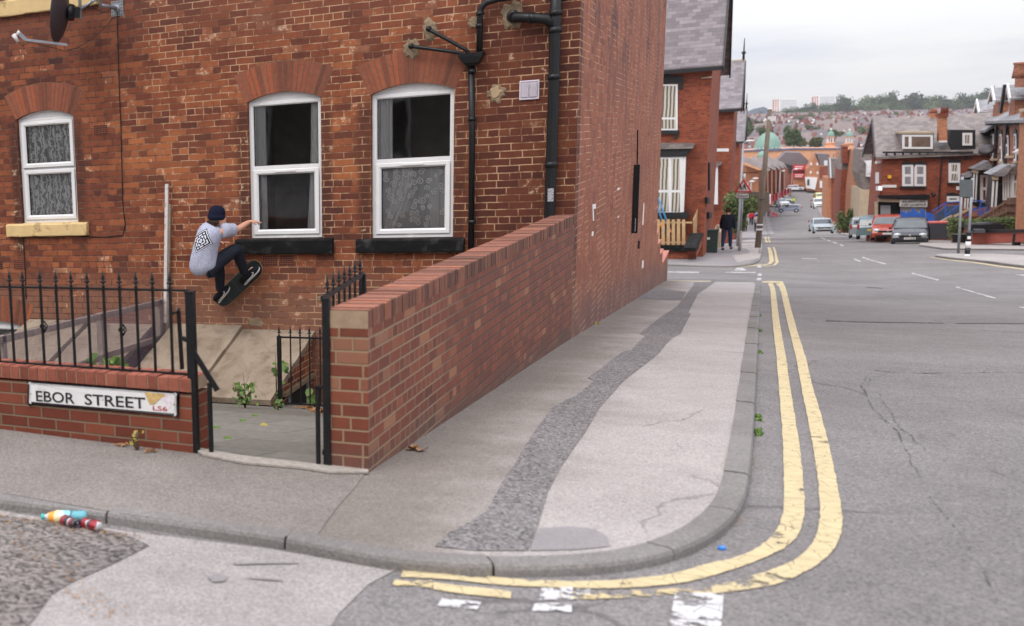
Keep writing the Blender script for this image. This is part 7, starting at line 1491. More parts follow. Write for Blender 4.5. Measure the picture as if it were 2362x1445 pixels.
mb = MB(); TR.poly(mb, [(2313, 196), (2315.6, 196), (2306, 262), (2303, 262)], .5, .12); mb.build('drainpipe', m_btrim, th)
mb = MB(); q = TR.at(2278, 346, .6); mb.lathe(q, [(.45, 0), (.3, .12), (.01, .16)], 16, axis=(-.3, -.6, .7)); mb.bar(q, q - TR.n * .6 + Vector((0, 0, -.3)), .05); tag(mb.build('satellite_dish', m_dish, off=q), 'grey satellite dish on the pink brick terrace above the porches', 'satellite dish')
PW1 = WY(2265, 71); PW2 = WY(2330, 60.5)
def porch(w_, parts_, label):
    q = w_.at(*parts_[0][1][0]); r = thing('porch', label, 'porch', tuple(q))
    for nm, pts, m_, o, dep in parts_: part(w_, r, nm, m_, pts, o, dep)
    return r
pr1 = porch(PW1, [('wall', [(2244, 396), (2290, 394), (2290, 478), (2238, 478)], m_btrim, 0, 2.), ('canopy', [(2241, 390), (2279, 371), (2288, 381), (2288, 392), (2258, 393)], bpy.data.materials['pale_slate'], .9, 2.5), ('beam', [(2243, 392), (2258, 393), (2256, 401), (2243, 398)], m_stone, .8, .3)], 'black-painted porch with white columns, pale canopy and red-framed window')
for x in (2246, 2252): mb = MB(); PW1.poly(mb, [(x, 400), (x + 3, 400), (x, 466), (x - 2.5, 466)], .7, .2); mb.build('column', m_wtrim, pr1)
win(PW1, pr1, 2261, 404, 2280, 467, 1, [0, .5, 1], paint('red_glass', sr(104, 66, 70), .3, .4, 4), fr=.14, out=.1)
pr0 = porch(PW1, [('canopy', [(2221, 405), (2242, 396), (2242, 408), (2227, 411)], bpy.data.materials['pale_slate'], .4, 2.), ('wall', [(2232, 410), (2243, 408), (2240, 478), (2230, 478)], m_btrim, 0, 1.)], 'small dark porch with pale canopy, farthest left on the terrace')
for x in (2222, 2228): mb = MB(); PW1.poly(mb, [(x + 4, 458), (x + 7, 458), (x + 5, 482), (x + 2, 482)], .5, .2); mb.build('column', m_wtrim, pr0)
pr2 = porch(PW2, [('wall', [(2292, 408), (2318, 406), (2312, 478), (2284, 478)], m_btrim, 0, 1.5), ('canopy', [(2285, 403), (2329, 380), (2336, 386), (2320, 406), (2302, 408)], bpy.data.materials['pale_slate'], .9, 2.2), ('beam', [(2290, 407), (2304, 407), (2303, 416), (2290, 415)], m_stone, .8, .3)], 'dark porch with two white columns beside the white bay window')
for x in (2291, 2299): mb = MB(); PW2.poly(mb, [(x, 418), (x + 3.2, 418), (x - .5, 478), (x - 4, 478)], .7, .2); mb.build('column', m_wtrim, pr2)
bay = porch(PW2, [('roof', [(2317, 393), (2347, 381), (2420, 376), (2420, 398), (2334, 399)], m_slate2, .8, 2.5), ('wall', [(2313, 456), (2420, 456), (2420, 500), (2308, 500)], m_hb2, 0, 2.)], 'white-framed bay window with grey slate roof at the right edge')
bay.name = 'bay_window'; bay['category'] = 'bay window'; win(PW2, bay, 2313, 399, 2334, 462, [0, .3, .6, 1], [0, .3, 1], m_dglass, fr=.08, out=.3); win(PW2, bay, 2334, 400, 2420, 456, [0, .3, .65, 1], [0, .35, 1], m_blind, fr=.1, out=.5)
mb = MB(); PW2.poly(mb, [(2338, 352), (2345, 350), (2372, 330), (2372, 338), (2347, 357)], 1.2, .6); mb.build('white_canopy', m_wtrim, bay)
# timber steps, blue railings and steps
tf = thing('timber_fence', 'brown timber fence and stair rail rising to the right edge behind the hedge', 'fence', tuple(D(2256, 508, 60))); TF = WY(2300, 59.5)
for i in range(9):
    t = i / 8; x = lerp(2264, 2322, t); mb = MB(); TF.poly(mb, [(x, lerp(504, 466, t)), (x + 5, lerp(501, 463, t)), (x + 4, lerp(514, 505, t)), (x - 1, lerp(514, 505, t))], .0, .06); mb.build('picket', m_ofence, tf)
for i in range(14): x = 2323 + i * 6.2; mb = MB(); TF.poly(mb, [(x, 457), (x + 5.2, 457), (x + 5, 508), (x - .3, 508)], 0, .06); mb.build('picket', m_ofence, tf)
for a, b in (((2252, 507), (2324, 464)), ((2268, 512), (2330, 484)), ((2322, 470), (2420, 470)), ((2325, 488), (2420, 488))): mb = MB(); mb.bar(TF.at(*a, .08), TF.at(*b, .08), .06, .09); mb.build('rail', m_ofence, tf)
bf = thing('blue_fence', 'bright blue panelled fence climbing in steps in front of the corner shop', 'fence', tuple(D(2115, 513, 68))); BF = WY(2110, 69)
for pts in ([(2077, 486), (2093, 492), (2092, 512), (2077, 509)], [(2094, 487), (2103, 490), (2102, 513), (2092, 511)], [(2103, 479), (2123, 494), (2122, 515), (2102, 513)], [(2123, 481), (2134, 486), (2134, 515), (2122, 515)], [(2136, 489), (2154, 494), (2155, 516), (2135, 515)]): mb = MB(); BF.poly(mb, pts, 0, .08); mb.build('panel', m_blue, bf)
br = thing('blue_railing', 'thin blue stair railings between the blue fence and the dark porch', 'railing', tuple(D(2180, 505, 69)))
for a, b in (((2150, 488), (2182, 468)), ((2182, 468), (2215, 466)), ((2184, 496), (2216, 470)), ((2182, 466), (2181, 505)), ((2216, 466), (2214, 500)), ((2240, 462), (2282, 466)), ((2262, 462), (2262, 475)), ((2280, 462), (2278, 478)), ((2244, 482), (2276, 478)), ((2225, 500), (2262, 476))): mb = MB(); mb.bar(BF.at(*a), BF.at(*b), .06); mb.build('rail', m_blue, br)
mb = MB(); BF.poly(mb, [(2160, 492), (2182, 476), (2216, 474), (2216, 505), (2155, 512)], -.8, .3); q = BF.at(2185, 505); tag(mb.build('stair_wall', paint('blue_grey_wall', sr(66, 76, 104), .8, .2), off=q), 'dark blue-grey stair wall behind the thin blue railings', 'wall')
mb = MB()
for k in range(5): x = 2256 + k * 6; BF.poly(mb, [(x, 484 - k * .5), (x + 3, 483 - k * .5), (x + 2, 497), (x - 1, 498)], .2, .05)
mb.build('slat', m_blue, br)
mb = MB(); BF.poly(mb, [(2240, 471), (2256, 480), (2278, 478), (2276, 500), (2236, 500)], -.4, .3); tag(mb.build('garden_wall', m_hb2, off=BF.at(2256, 500)), 'pink brick retaining wall under the blue slatted railing', 'wall')
mb = MB(); mb.bar(BF.at(2200, 500, .5), BF.at(2238, 482, .5), .12, .12); mb.bar(BF.at(2160, 517, .5), BF.at(2196, 498, .5), .12, .12); tag(mb.build('handrail', m_stone, off=BF.at(2200, 500)), 'pale stone handrails of the steps beside the stair wall', 'handrail')
# hedge and wall
hd = thing('hedge', 'clipped green privet hedge behind the low red wall with black coping', 'hedge', tuple(D(2280, 538, 60))); rn = random.Random(9); mb = MB(); hA, hB = D(2193, 512, 61), D(2480, 512, 57)
for k in range(15000):
    t = rn.random(); p = lerp(hA, hB, t); topz = p.z + .14 + rn.gauss(0, .03) + .05 * math.sin(p.x * 2.1); z = topz - abs(rn.gauss(0, .45)); p = Vector((p.x + rn.gauss(0, .05), p.y + rn.uniform(-.1, .9), min(z, topz))); u = Vector((rn.gauss(0, 1), rn.gauss(0, 1), rn.gauss(0, 1))).normalized(); v = u.orthogonal().normalized(); s2 = .05 * rn.uniform(.6, 1.4)
    if z < hA.z - 1.: continue
    mb.add([p - u * s2, p - v * s2 * .6, p + u * s2, p + v * s2 * .6], [(0, 1, 2, 3)])
mb.build('foliage', m_crown2, hd, fix=False); mb = MB(); mb.box(hA.x + .2, hB.x, hA.y + .2, hA.y + .7, hA.z - 1.2, hA.z); mb.build('twigs', m_stem, hd)
RWl = Wall(tuple(D(2250, 535, 56))[:2], tuple(D(2362, 533, 51))[:2]); rw = thing('garden_wall', 'low red wall with rounded black coping in front of the clipped hedge', 'wall', tuple(RWl.at(2300, 560)))
m_rw = brick_mat('smooth_red_wall', stops=((0, sr(150, 66, 56)), (1, sr(170, 82, 70))), mcol=sr(150, 80, 70), header=0, grain=.1, bstr=.1); part(RWl, rw, 'brickwork', m_rw, [(2245, 536), (2420, 535), (2420, 560), (2362, 558), (2252, 564), (2238, 563)], 0, .3); part(RWl, rw, 'coping', m_bplas, [(2243, 531), (2420, 529), (2420, 536), (2247, 538)], .06, .42)
RW2 = Wall(tuple(D(2218, 520, 62))[:2], tuple(D(2246, 535, 56))[:2]); part(RW2, rw, 'side_brickwork', m_rw, [(2217, 522), (2246, 536), (2240, 563), (2222, 552), (2216, 548)], 0, .3); part(RW2, rw, 'side_coping', m_bplas, [(2216, 516), (2224, 516), (2248, 531), (2248, 538), (2217, 523)], .1, .4)
mb = MB(); q = RWl.at(2276, 529, -.3); mb.box(q.x - .7, q.x + .7, q.y, q.y + .6, q.z - .2, q.z + .22); mb.ball(q + Vector((0, .3, .2)), .5, 12, 6, sc=(1.3, .6, .25)); tag(mb.build('bin_lid', m_bplas, off=q), 'black wheelie bin lid poking above the wall in front of the hedge', 'bin')
def wheelie(px, py, d_, w, h, label, lid=m_bplas, body=None):
    b = D(px, py, d_); r = thing('wheelie_bin', label, 'wheelie bin', tuple(b)); mb = MB(); V = []
    for z, k in ((.12, .86), (h, 1.)): V += [b + Vector((x * w / 2 * k, y * w * .42 * k, z)) for x, y in ((-1, -1), (1, -1), (1, 1), (-1, 1))]
    mb.add(V, [(0, 1, 5, 4), (1, 2, 6, 5), (2, 3, 7, 6), (3, 0, 4, 7), (0, 1, 2, 3)]); mb.build('body', body or paint('bin_grey', sr(60, 60, 66), .5, .1), r); mb = MB(); mb.box(b.x - w * .54, b.x + w * .54, b.y - w * .46, b.y + w * .46, b.z + h, b.z + h + .07); mb.build('lid', lid, r)
    for s_ in (-1, 1): mb = MB(); mb.lathe(b + Vector((s_ * w * .36, w * .3, .1)), [(.09, -.03), (.09, .03)], 12, axis=(1, 0, 0)); mb.build('wheel', m_tyre, r)
    return r
wheelie(2164, 556, 64, .95, 1.0, 'large dark bin with a pinkish red lid right of the dark grey hatchback', paint('red_lid', sr(196, 92, 84), .5)); wheelie(2144, 555, 66, .7, .98, 'dark bin with a green edge squeezed against the dark grey hatchback', body=paint('bin_green', sr(64, 88, 54), .5))
wheelie(1745, 492, 110, 1.3, 1.1, 'large dark bin on the left pavement beside the leaning wooden pole')
for px, lab in ((2208, 'small black recycling box by the hedge end, left of its twin'), (2226, 'small black recycling box at the foot of the wall corner')): q = D(px, 558, 58); mb = MB(); mb.add([q + Vector((x * .24 * k, y * .2 * k, z)) for z, k in ((0, .85), (.36, 1.)) for x, y in ((-1, -1), (1, -1), (1, 1), (-1, 1))], [(0, 1, 5, 4), (1, 2, 6, 5), (2, 3, 7, 6), (3, 0, 4, 7), (4, 5, 6, 7)]); mb.box(q.x - .27, q.x + .27, q.y - .23, q.y + .23, q.z + .34, q.z + .38); tag(mb.build('recycling_box', m_bplas, off=q), lab, 'box')
# bollards and road sign seen from behind
q = D(2230, 597, 44); zb = q.z; hB_ = D(2230, 533, 44).z - zb; r = thing('bollard', 'black and white banded bollard on the traffic island', 'bollard', tuple(q)); 
for i, (z0, z1, m_) in enumerate(((0, .17, m_wtrim), (.17, .40, m_btrim), (.40, .63, m_wtrim), (.63, .9, m_btrim))): mb = MB(); mb.tube([q + Vector((0, 0, z0 * hB_)), q + Vector((0, 0, z1 * hB_))], .085, 14); mb.build('band', m_, r)
mb = MB(); mb.lathe(q + Vector((0, 0, .9 * hB_)), [(.085, 0), (.12, .02), (.12, .05), (.08, .1), (.01, .11)], 14); mb.build('cap', m_btrim, r); mb = MB(); mb.box(q.x - .05, q.x + .05, q.y - .09, q.y - .083, q.z + .72 * hB_, q.z + .82 * hB_); mb.build('reflector', m_wtrim, r)
q = D(2342, 583, 52); r = thing('bollard', 'plain black square bollard near the right edge', 'bollard', tuple(q)); mb = MB(); mb.box(q.x - .14, q.x + .14, q.y - .1, q.y + .1, q.z - .1, q.z + .84); mb.build('post', m_bplas, r); mb = MB(); mb.lathe(q + Vector((0, 0, .84)), [(.14, 0), (.15, .03), (.05, .07)], 12); mb.build('cap', m_grey, r)
r = thing('road_sign', 'grey back of a road sign on two grey posts at the traffic island', 'road sign', tuple(D(2210, 590, 45))); RSg = WY(2225, 45.3)
mb = MB(); RSg.rect(mb, 2214, 415, 2244, 455, .05, .03); mb.build('panel', m_grey, r)
for (x0, y0), (x1, y1) in (((2220, 408), (2210, 592)), ((2243, 411), (2232, 590))): mb = MB(); mb.tube([RSg.at(x0, y0), RSg.at(x1, y1)], .046, 10); mb.build('post', m_galv, r)
mb = MB()
for y in (424, 446): RSg.rect(mb, 2213, y, 2245, y + 3, -.02, .04)
mb.build('clamp', m_galv, r)
# islands and pavements on the right
i1 = gxy([(2157, 590), (2184, 595), (2256, 601), (2362, 614), (2560, 640)]); i2 = gxy([(2560, 604), (2362, 590), (2290, 586), (2200, 586), (2165, 587)]); il = smooth(i1, 1); sheet('pavement', il + i2, .01, m_pave); kerb('kerb', il, .14, .012, 1.2)
f1_ = gxy([(2120, 566), (2139, 569), (2178, 574), (2256, 575), (2362, 576), (2560, 580)]); sheet('pavement', f1_ + gxy([(2560, 560), (2362, 556), (2252, 563), (2180, 556), (2130, 552)]), .01, m_pave); kerb('kerb', f1_, .14, .012, 1.2)
strip('yellow_line', [(2143, 593, 2147, 594.5), (2184, 599, 2184, 600.5), (2256, 606, 2256, 607.8), (2362, 620, 2362, 623), (2500, 640, 2500, 643)], m_yel)
rk = [(D(2139, 562, 63).x + .5, 74), (D(2010, 555, 75).x + 1.6, 95), (9.8, 120), (11., 150), (12.5, 200), (16, 300)]; sheet('pavement', rk + [(30, 300), (26, 150), (22, 76)], .0, m_patch_b); kerb('kerb', rk[::-1] if False else [(p[0], p[1]) for p in rk[::-1]], .14, .004, 2.)

# ================================================================== valley and far hillside
def far_ground():
    t = NT('hill_ground'); P = t.pos(); n1 = t.noise(P, .01, 5, .6); c = t.ramp(n1, ((.35, sr(96, 104, 72)), (.5, sr(120, 112, 100)), (.65, sr(88, 98, 62)))); t.bsdf(c, .95, None, spec=.1); return t.mat
DK_ = [320, 450, 600, 800, 1000, 1300, 1700, 2300, 2900, 3600]; ZK = [-18.6, -19.5, -18, -13, -8, -1, 4, 6, -10, -60]
def fz(px, d_): return float(np.interp(d_, DK_, ZK)) - (px - 1700) / 550 * 9 * min(d_, 1700) / 1300
pxs = list(range(200, 3400, 130)); ds_ = [318, 380, 450, 520, 600, 700, 800, 900, 1000, 1150, 1300, 1500, 1700, 2000, 2300, 2900, 3300]; mb = MB(); V = []
def fp(px, d_, z): r = ray(px, 280) * d_ / FPX; return Vector((r[0], r[1], z))
for d_ in ds_:
    for px in pxs: V.append(fp(px, d_, fz(px, d_) if d_ > 318 else -19.4))
k = len(pxs); mb.add(V, [(j * k + i, j * k + i + 1, (j + 1) * k + i + 1, (j + 1) * k + i) for j in range(len(ds_) - 1) for i in range(k - 1)], 0, True); tag(mb.build('hills', far_ground(), fix=True), kind='structure')
# terraced houses on the far hillside: four prototypes, copied
m_fr = paint('far_brick', sr(128, 68, 58), .9, .2, .4); m_fo = paint('far_pale_brick', sr(150, 98, 88), .9, .2, .4); m_fs = paint('far_slate', sr(112, 102, 104), .8, .15, .4); m_fs2 = paint('far_brown_slate', sr(130, 116, 112), .8, .15, .4); m_fw = paint('far_white', sr(222, 218, 216), .7)
def far_house(i):
    wl, rf_, L_, W_, H_, R_ = ((m_fr, m_fs, 12, 8.5, 6.5, 4.2), (m_fo, m_fs2, 11, 8, 6, 3.6), (m_fr, m_fs2, 15, 9, 7.5, 4.6), (m_fo, m_fs, 9, 8, 6, 4.))[i]
    r = tag(bpy.data.objects.new('hillside_house', None), 'small brick terraced house with pale slate roof in the rows climbing the far hillside', 'house', 'terraced houses on the far hillside'); COL.objects.link(r); mb = MB(); a, b = L_ / 2, W_ / 2
    mb.add([(-a, -b, -6), (a, -b, -6), (a, b, -6), (-a, b, -6), (-a, -b, H_), (a, -b, H_), (a, b, H_), (-a, b, H_), (-a, 0, H_ + R_), (a, 0, H_ + R_)], [(0, 1, 5, 4), (2, 3, 7, 6), (1, 2, 6, 9, 5), (3, 0, 4, 8, 7)]); mb.build('wall', wl, r)
    e = .4; mb = MB(); mb.add([(-a - .2, -b - e, H_ - .3), (a + .2, -b - e, H_ - .3), (a + .2, 0, H_ + R_ + .1), (-a - .2, 0, H_ + R_ + .1), (-a - .2, b + e, H_ - .3), (a + .2, b + e, H_ - .3), (-a - .2, -b - e, H_ - .1), (a + .2, -b - e, H_ - .1), (a + .2, 0, H_ + R_ + .3), (-a - .2, 0, H_ + R_ + .3), (-a - .2, b + e, H_ - .1), (a + .2, b + e, H_ - .1)], [(0, 1, 2, 3), (3, 2, 5, 4), (6, 7, 8, 9), (9, 8, 11, 10), (0, 1, 7, 6), (0, 3, 9, 6), (3, 4, 10, 9), (1, 2, 8, 7), (2, 5, 11, 8)]); ro = mb.build('roof', rf_, r)
    mb = MB(); mb.box(-a * .55, -a * .55 + 1.1, -.6, .6, H_ + R_ - 1., H_ + R_ + 1.7); mb.build('chimney', wl, ro)
    mb = MB(); n_ = 3 if i != 2 else 4
    for s_ in (-1, 1):
        for j in range(n_):
            x = lerp(-a, a, (j + .5) / n_)
            for z in (1.2, 4.): mb.box(x - .5, x + .5, s_ * b - .06, s_ * b + .06, z, z + 1.3)
        mb.prism([Vector((-1.3 + a * .3, s_ * (b + .1), H_ - .2)), Vector((1.3 + a * .3, s_ * (b + .1), H_ - .2)), Vector((a * .3, s_ * (b + .1), H_ + 2.3))], (0, -s_ * 2, 0))
    mb.build('window', m_fw, r); return r
FH = [far_house(i) for i in range(4)]; rn = random.Random(21); K0 = {}
for o in bpy.data.objects: K0.setdefault(o.parent, []).append(o)
count = 0; spots = []
d_ = 455
while d_ < 1500:
    row_rot = rn.choice((0.15, 1.25, -.5, .8, 1.5)); px = 1660 + rn.uniform(0, 30)
    while px < 2420:
        if rn.random() < .10: row_rot = rn.choice((.1, 1.2, -.4, .7, 1.5))
        i = rn.randrange(4); wpx = (13 if abs(math.sin(row_rot - .54)) < .6 else 9.5) * FPX / d_ * .98
        keep = (px < 2035 or d_ > 850) and not (1840 < px < 1900 and d_ < 500) and rn.random() > .09
        if keep: spots.append((px, d_ + rn.uniform(-3, 3), row_rot, i))
        px += wpx
    d_ *= 1.052
spots = spots[:]; near = spots[:292]; rest = spots[292:]
for n_, (px, d1, rz, i) in enumerate(near):
    o = FH[i] if not FH[i].get('_u') else dup(FH[i], K=K0); FH[i]['_u'] = 1; o.location = fp(px, d1, fz(px, d1)); o.rotation_euler = (0, 0, rz + rn.uniform(-.05, .05)); o.scale = (1, 1, rn.uniform(.85, 1.15))
if rest:
    mb = MB(); mats = [m_fr, m_fo, m_fs, m_fs2, m_fw]
    for px, d1, rz, i in rest:
        c_ = fp(px, d1, fz(px, d1)); M_ = Matrix.Rotation(rz, 3, 'Z'); a, b, H_, R_ = 6, 4.2, 6.4, 4; P = [c_ + M_ @ Vector(v) for v in ((-a, -b, -6), (a, -b, -6), (a, b, -6), (-a, b, -6), (-a, -b, H_), (a, -b, H_), (a, b, H_), (-a, b, H_), (-a, 0, H_ + R_), (a, 0, H_ + R_))]
        mb.add(P, [(0, 1, 5, 4), (2, 3, 7, 6), (1, 2, 6, 9, 5), (3, 0, 4, 8, 7)], i % 2); mb.add([P[4], P[5], P[9], P[8], P[7], P[6]], [(0, 1, 2, 3), (3, 2, 5, 4)], 2 + i % 2)
        mb.add([c_ + M_ @ Vector(v) for v in ((-1, -b - .1, 2), (1.5, -b - .1, 2), (1.5, -b - .1, 5), (-1, -b - .1, 5))], [(0, 1, 2, 3)], 4)
    tag(mb.build('distant_terraces', mats, fix=False), 'far rows of tiny brick terraces below the skyline trees', 'houses', kind='stuff')
# trees: three prototypes made of leaf clumps, copied along the skyline and among the roofs
def tree_proto(seed, mat, n_, name, label, sh=(1, 1, 1)):
    r = tag(bpy.data.objects.new(name, None), label, 'tree'); COL.objects.link(r); mb = bush('t', '', Vector((0, 0, 6.5 * sh[2])), (4.2 * sh[0], 4.2 * sh[1], 5.2 * sh[2]), n_, None, seed, .5); mb.build('crown', mat, r, fix=False)
    mb = MB(); mb.tube([(0, 0, -3), (0, 0, 2), (.3, 0, 5 * sh[2])], [.5, .4, .2], 7)
    for a in (0, 2.1, 4.2): mb.tube([(0, 0, 2.5), (1.6 * math.cos(a), 1.6 * math.sin(a), 5 * sh[2])], [.22, .1], 5)
    mb.build('trunk', m_stem, r); return r
LBS = {'sky': 'dark green tree in the belt along the far skyline', 'mid': 'round green tree among the terraced roofs of the far hillside'}
TP = [tree_proto(31, m_crownd, 1500, 'tree', LBS['sky']), tree_proto(32, m_crown, 1500, 'tree', LBS['sky'], (1.25, 1.2, .8)), tree_proto(33, m_crown2, 1300, 'tree', LBS['sky'], (1.1, 1, .85))]
K1 = {}
for o in bpy.data.objects: K1.setdefault(o.parent, []).append(o)
tl = []
for px, y, d1, s_, i in [(1756, 262, 1500, 1.1, 0), (1812, 256, 1500, 1.5, 2), (1822, 252, 1480, 1.6, 1), (1836, 254, 1500, 1.4, 0), (1848, 256, 1500, 1.5, 1), (1860, 252, 1500, 1.9, 0), (1876, 250, 1500, 1.8, 0), (1795, 262, 1500, 1.2, 0), (1786, 266, 1500, 1., 1), (1900, 246, 1500, 2., 1), (1914, 244, 1500, 2.2, 1), (1943, 236, 1550, 1.7, 0), (1936, 250, 1500, 2., 0), (1955, 250, 1500, 2.2, 0), (1970, 252, 1500, 1.8, 1), (1985, 246, 1500, 2.1, 1), (2000, 240, 1500, 2.4, 1), (2016, 236, 1520, 2.6, 1), (2035, 234, 1520, 2.8, 1), (2055, 238, 1520, 2.5, 0), (2072, 246, 1500, 1.8, 1), (2040, 250, 1480, 1.8, 2), (2010, 250, 1480, 1.6, 2), (2092, 240, 1500, 2., 0), (2106, 238, 1500, 2.3, 0), (2120, 240, 1500, 2.2, 0), (2140, 242, 1500, 2.4, 1), (2153, 235, 1500, 2.5, 1), (2148, 248, 1480, 2., 2), (2175, 242, 1500, 2., 0), (2190, 242, 1500, 1.9, 1), (2205, 240, 1500, 2.1, 1), (2220, 238, 1500, 2.2, 0), (2240, 232, 1500, 2.6, 1), (2255, 240, 1500, 2.2, 0), (2275, 230, 1500, 2.6, 0), (2300, 236, 1500, 2.4, 1), (2330, 236, 1500, 2.4, 0), (2380, 236, 1500, 2.4, 1)]:
    tl.append((px, y, d1, s_, i, LBS['sky'], 'skyline trees'))
for px, y, d1, s_, i in [(1864, 273, 1050, 1.2, 2), (1846, 276, 1050, 1.1, 1), (1922, 272, 1100, 1., 2), (1880, 262, 1300, 1.1, 2), (1722, 297, 520, .9, 0), (1742, 288, 800, .7, 0), (1714, 300, 500, .8, 1), (2020, 274, 1000, .9, 2), (1950, 279, 1000, .8, 2), (1976, 281, 950, .8, 2), (1908, 277, 1000, .9, 2), (2000, 280, 950, .8, 2), (1830, 288, 800, .6, 2), (2100, 262, 1150, .9, 2), (1938, 281, 900, .6, 2), (1960, 282, 900, .6, 1), (1985, 283, 900, .6, 2), (2008, 283, 900, .65, 1), (1896, 283, 900, .6, 2), (1760, 300, 560, .6, 1), (1790, 279, 1000, .7, 2), (1815, 297, 620, .5, 2), (1926, 305, 560, .5, 1), (1990, 300, 600, .5, 2), (2190, 262, 1150, .9, 1), (2060, 266, 1100, .9, 2), (1870, 294, 700, .6, 1)]:
    tl.append((px, y, d1, s_, i, LBS['mid'], 'trees among the far roofs'))
for n_, (px, y, d1, s_, i, lb, gp_) in enumerate(tl):
    o = TP[i] if not TP[i].get('_u') else dup(TP[i], K=K1); TP[i]['_u'] = 1; q = D(px, y + (7 if px < 1925 and gp_[0] == 's' else 0), d1); h_ = 6.5 * s_; o.location = (q.x, q.y, q.z - h_); o.rotation_euler = (0, 0, n_ * 1.7); o.scale = (s_, s_, s_); o['label'] = lb; o['group'] = gp_
def bigtree(px, y, d1, rx, rz_, n_, mat, label, seed, size):
    c_ = D(px, y, d1); r = thing('tree', label, 'tree', (c_.x, c_.y, c_.z - rz_ * 1.5)); bush('b', '', c_, (rx, rx, rz_), n_, None, seed, size).build('crown', mat, r, fix=False); mb = MB(); mb.tube([c_ + Vector((0, 0, -rz_ * 2)), c_], [rx * .1, rx * .05], 7); mb.build('trunk', m_stem, r)
bigtree(1832, 318, 430, 3., 3.6, 6500, m_crown, 'tall rounded green tree between the big green dome and the minarets', 41, .24); bigtree(1880, 330, 420, 3., 2.0, 4500, crown_mat('olive_foliage', (.05, .06, .015), (.10, .11, .03), (.16, .15, .05)), 'low olive green tree just left of the twin small green domes', 42, .24)
# blue ridge
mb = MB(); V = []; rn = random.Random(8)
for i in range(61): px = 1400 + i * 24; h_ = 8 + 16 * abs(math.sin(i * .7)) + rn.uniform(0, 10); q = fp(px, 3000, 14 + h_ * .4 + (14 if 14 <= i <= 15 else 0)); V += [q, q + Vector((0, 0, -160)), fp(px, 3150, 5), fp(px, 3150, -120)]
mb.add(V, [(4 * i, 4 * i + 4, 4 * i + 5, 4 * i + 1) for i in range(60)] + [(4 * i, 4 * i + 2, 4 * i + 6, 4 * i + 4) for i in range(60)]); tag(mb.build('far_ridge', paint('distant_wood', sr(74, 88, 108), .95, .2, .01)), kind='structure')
# tower blocks
m_tow = paint('tower_cladding', sr(240, 238, 238), .8, .04, .1); m_tbr = paint('tower_brick', sr(190, 128, 116), .9, .1, .1); m_tgl = paint('tower_window', sr(150, 150, 162), .3)
for x0, x1, y0, y1, lab in ((1783, 1838, 228, 262, 'pale slab tower block on the skyline, the left one of two'), (1874, 1927, 221, 258, 'pale slab tower block on the skyline, the right one of two')):
    w_ = WY(1850, 1700, -2000, 4000); q = w_.at(x0, y1); r = thing('tower_block', lab, 'tower block', tuple(q)); part(w_, r, 'wall', m_tow, [(x0 + 15, y0), (x1, y0 + 1), (x1, y1 + 12), (x0 + 15, y1 + 12)], 0, 16); part(w_, r, 'brick_end', m_tbr, [(x0, y0 + 3), (x0 + 15, y0 + 2), (x0 + 15, y1 + 12), (x0, y1 + 12)], .3, 16)
    for k in range(3): part(w_, r, 'white_band', m_tow, rectp(x0 + 3 + k * 5, y0 + 4, x0 + 5.2 + k * 5, y1 + 10), .6, .4)
    for k in range(9): part(w_, r, 'window_row', m_tgl, rectp(x0 + 17, y0 + 3 + k * 3.6, x1 - 1, y0 + 4.3 + k * 3.6), .2, .3)
# mosque with green domes
m_dome = paint('green_copper', sr(120, 152, 138), .6, .12, .6); m_tan = paint('tan_brick', sr(208, 152, 116), .9, .12, .8); w_ = WY(1830, 372, -400, 800); q = w_.at(1712, 375)
mq = thing('mosque', 'tan brick mosque with a big pale green dome and twin green-capped minarets', 'mosque', tuple(q)); part(w_, mq, 'wall', m_tan, [(1712, 349), (1780, 347), (1830, 344), (1945, 344), (1945, 400), (1712, 400)], 0, 30); part(w_, mq, 'roof_edge', paint('blue_grey_edge', sr(92, 92, 122), .7), [(1711, 347), (1780, 345), (1830, 342), (1945, 342), (1945, 345), (1830, 346), (1780, 349), (1711, 350)], .4, 1)
def dome(c_, r, h_, nm='dome', parent=mq, seg=28):
    mb = MB(); mb.lathe(c_, [(r * .97, 0), (r, h_ * .12), (r * .98, h_ * .3), (r * .88, h_ * .52), (r * .7, h_ * .72), (r * .42, h_ * .9), (r * .18, h_ * .975), (.05, h_ * 1.), (.04, h_ * 1.12)], seg); return mb.build(nm, m_dome, parent)
c_ = D(1770, 349, 380); k_ = 380 / FPX; d0 = dome(c_ + Vector((0, 0, -.3)), 27 * k_, 46 * k_)
for j in range(20): a = j * math.pi / 10; mb = MB(); mb.ball(c_ + Vector((27.2 * k_ * math.cos(a), 27.2 * k_ * math.sin(a), 7 * k_)), 1.4 * k_, 6, 5); mb.build('dome_window', m_fw, d0)
c2 = D(1757, 363, 366); dome(c2, 9.5 * k_, 13 * k_, 'small_dome')
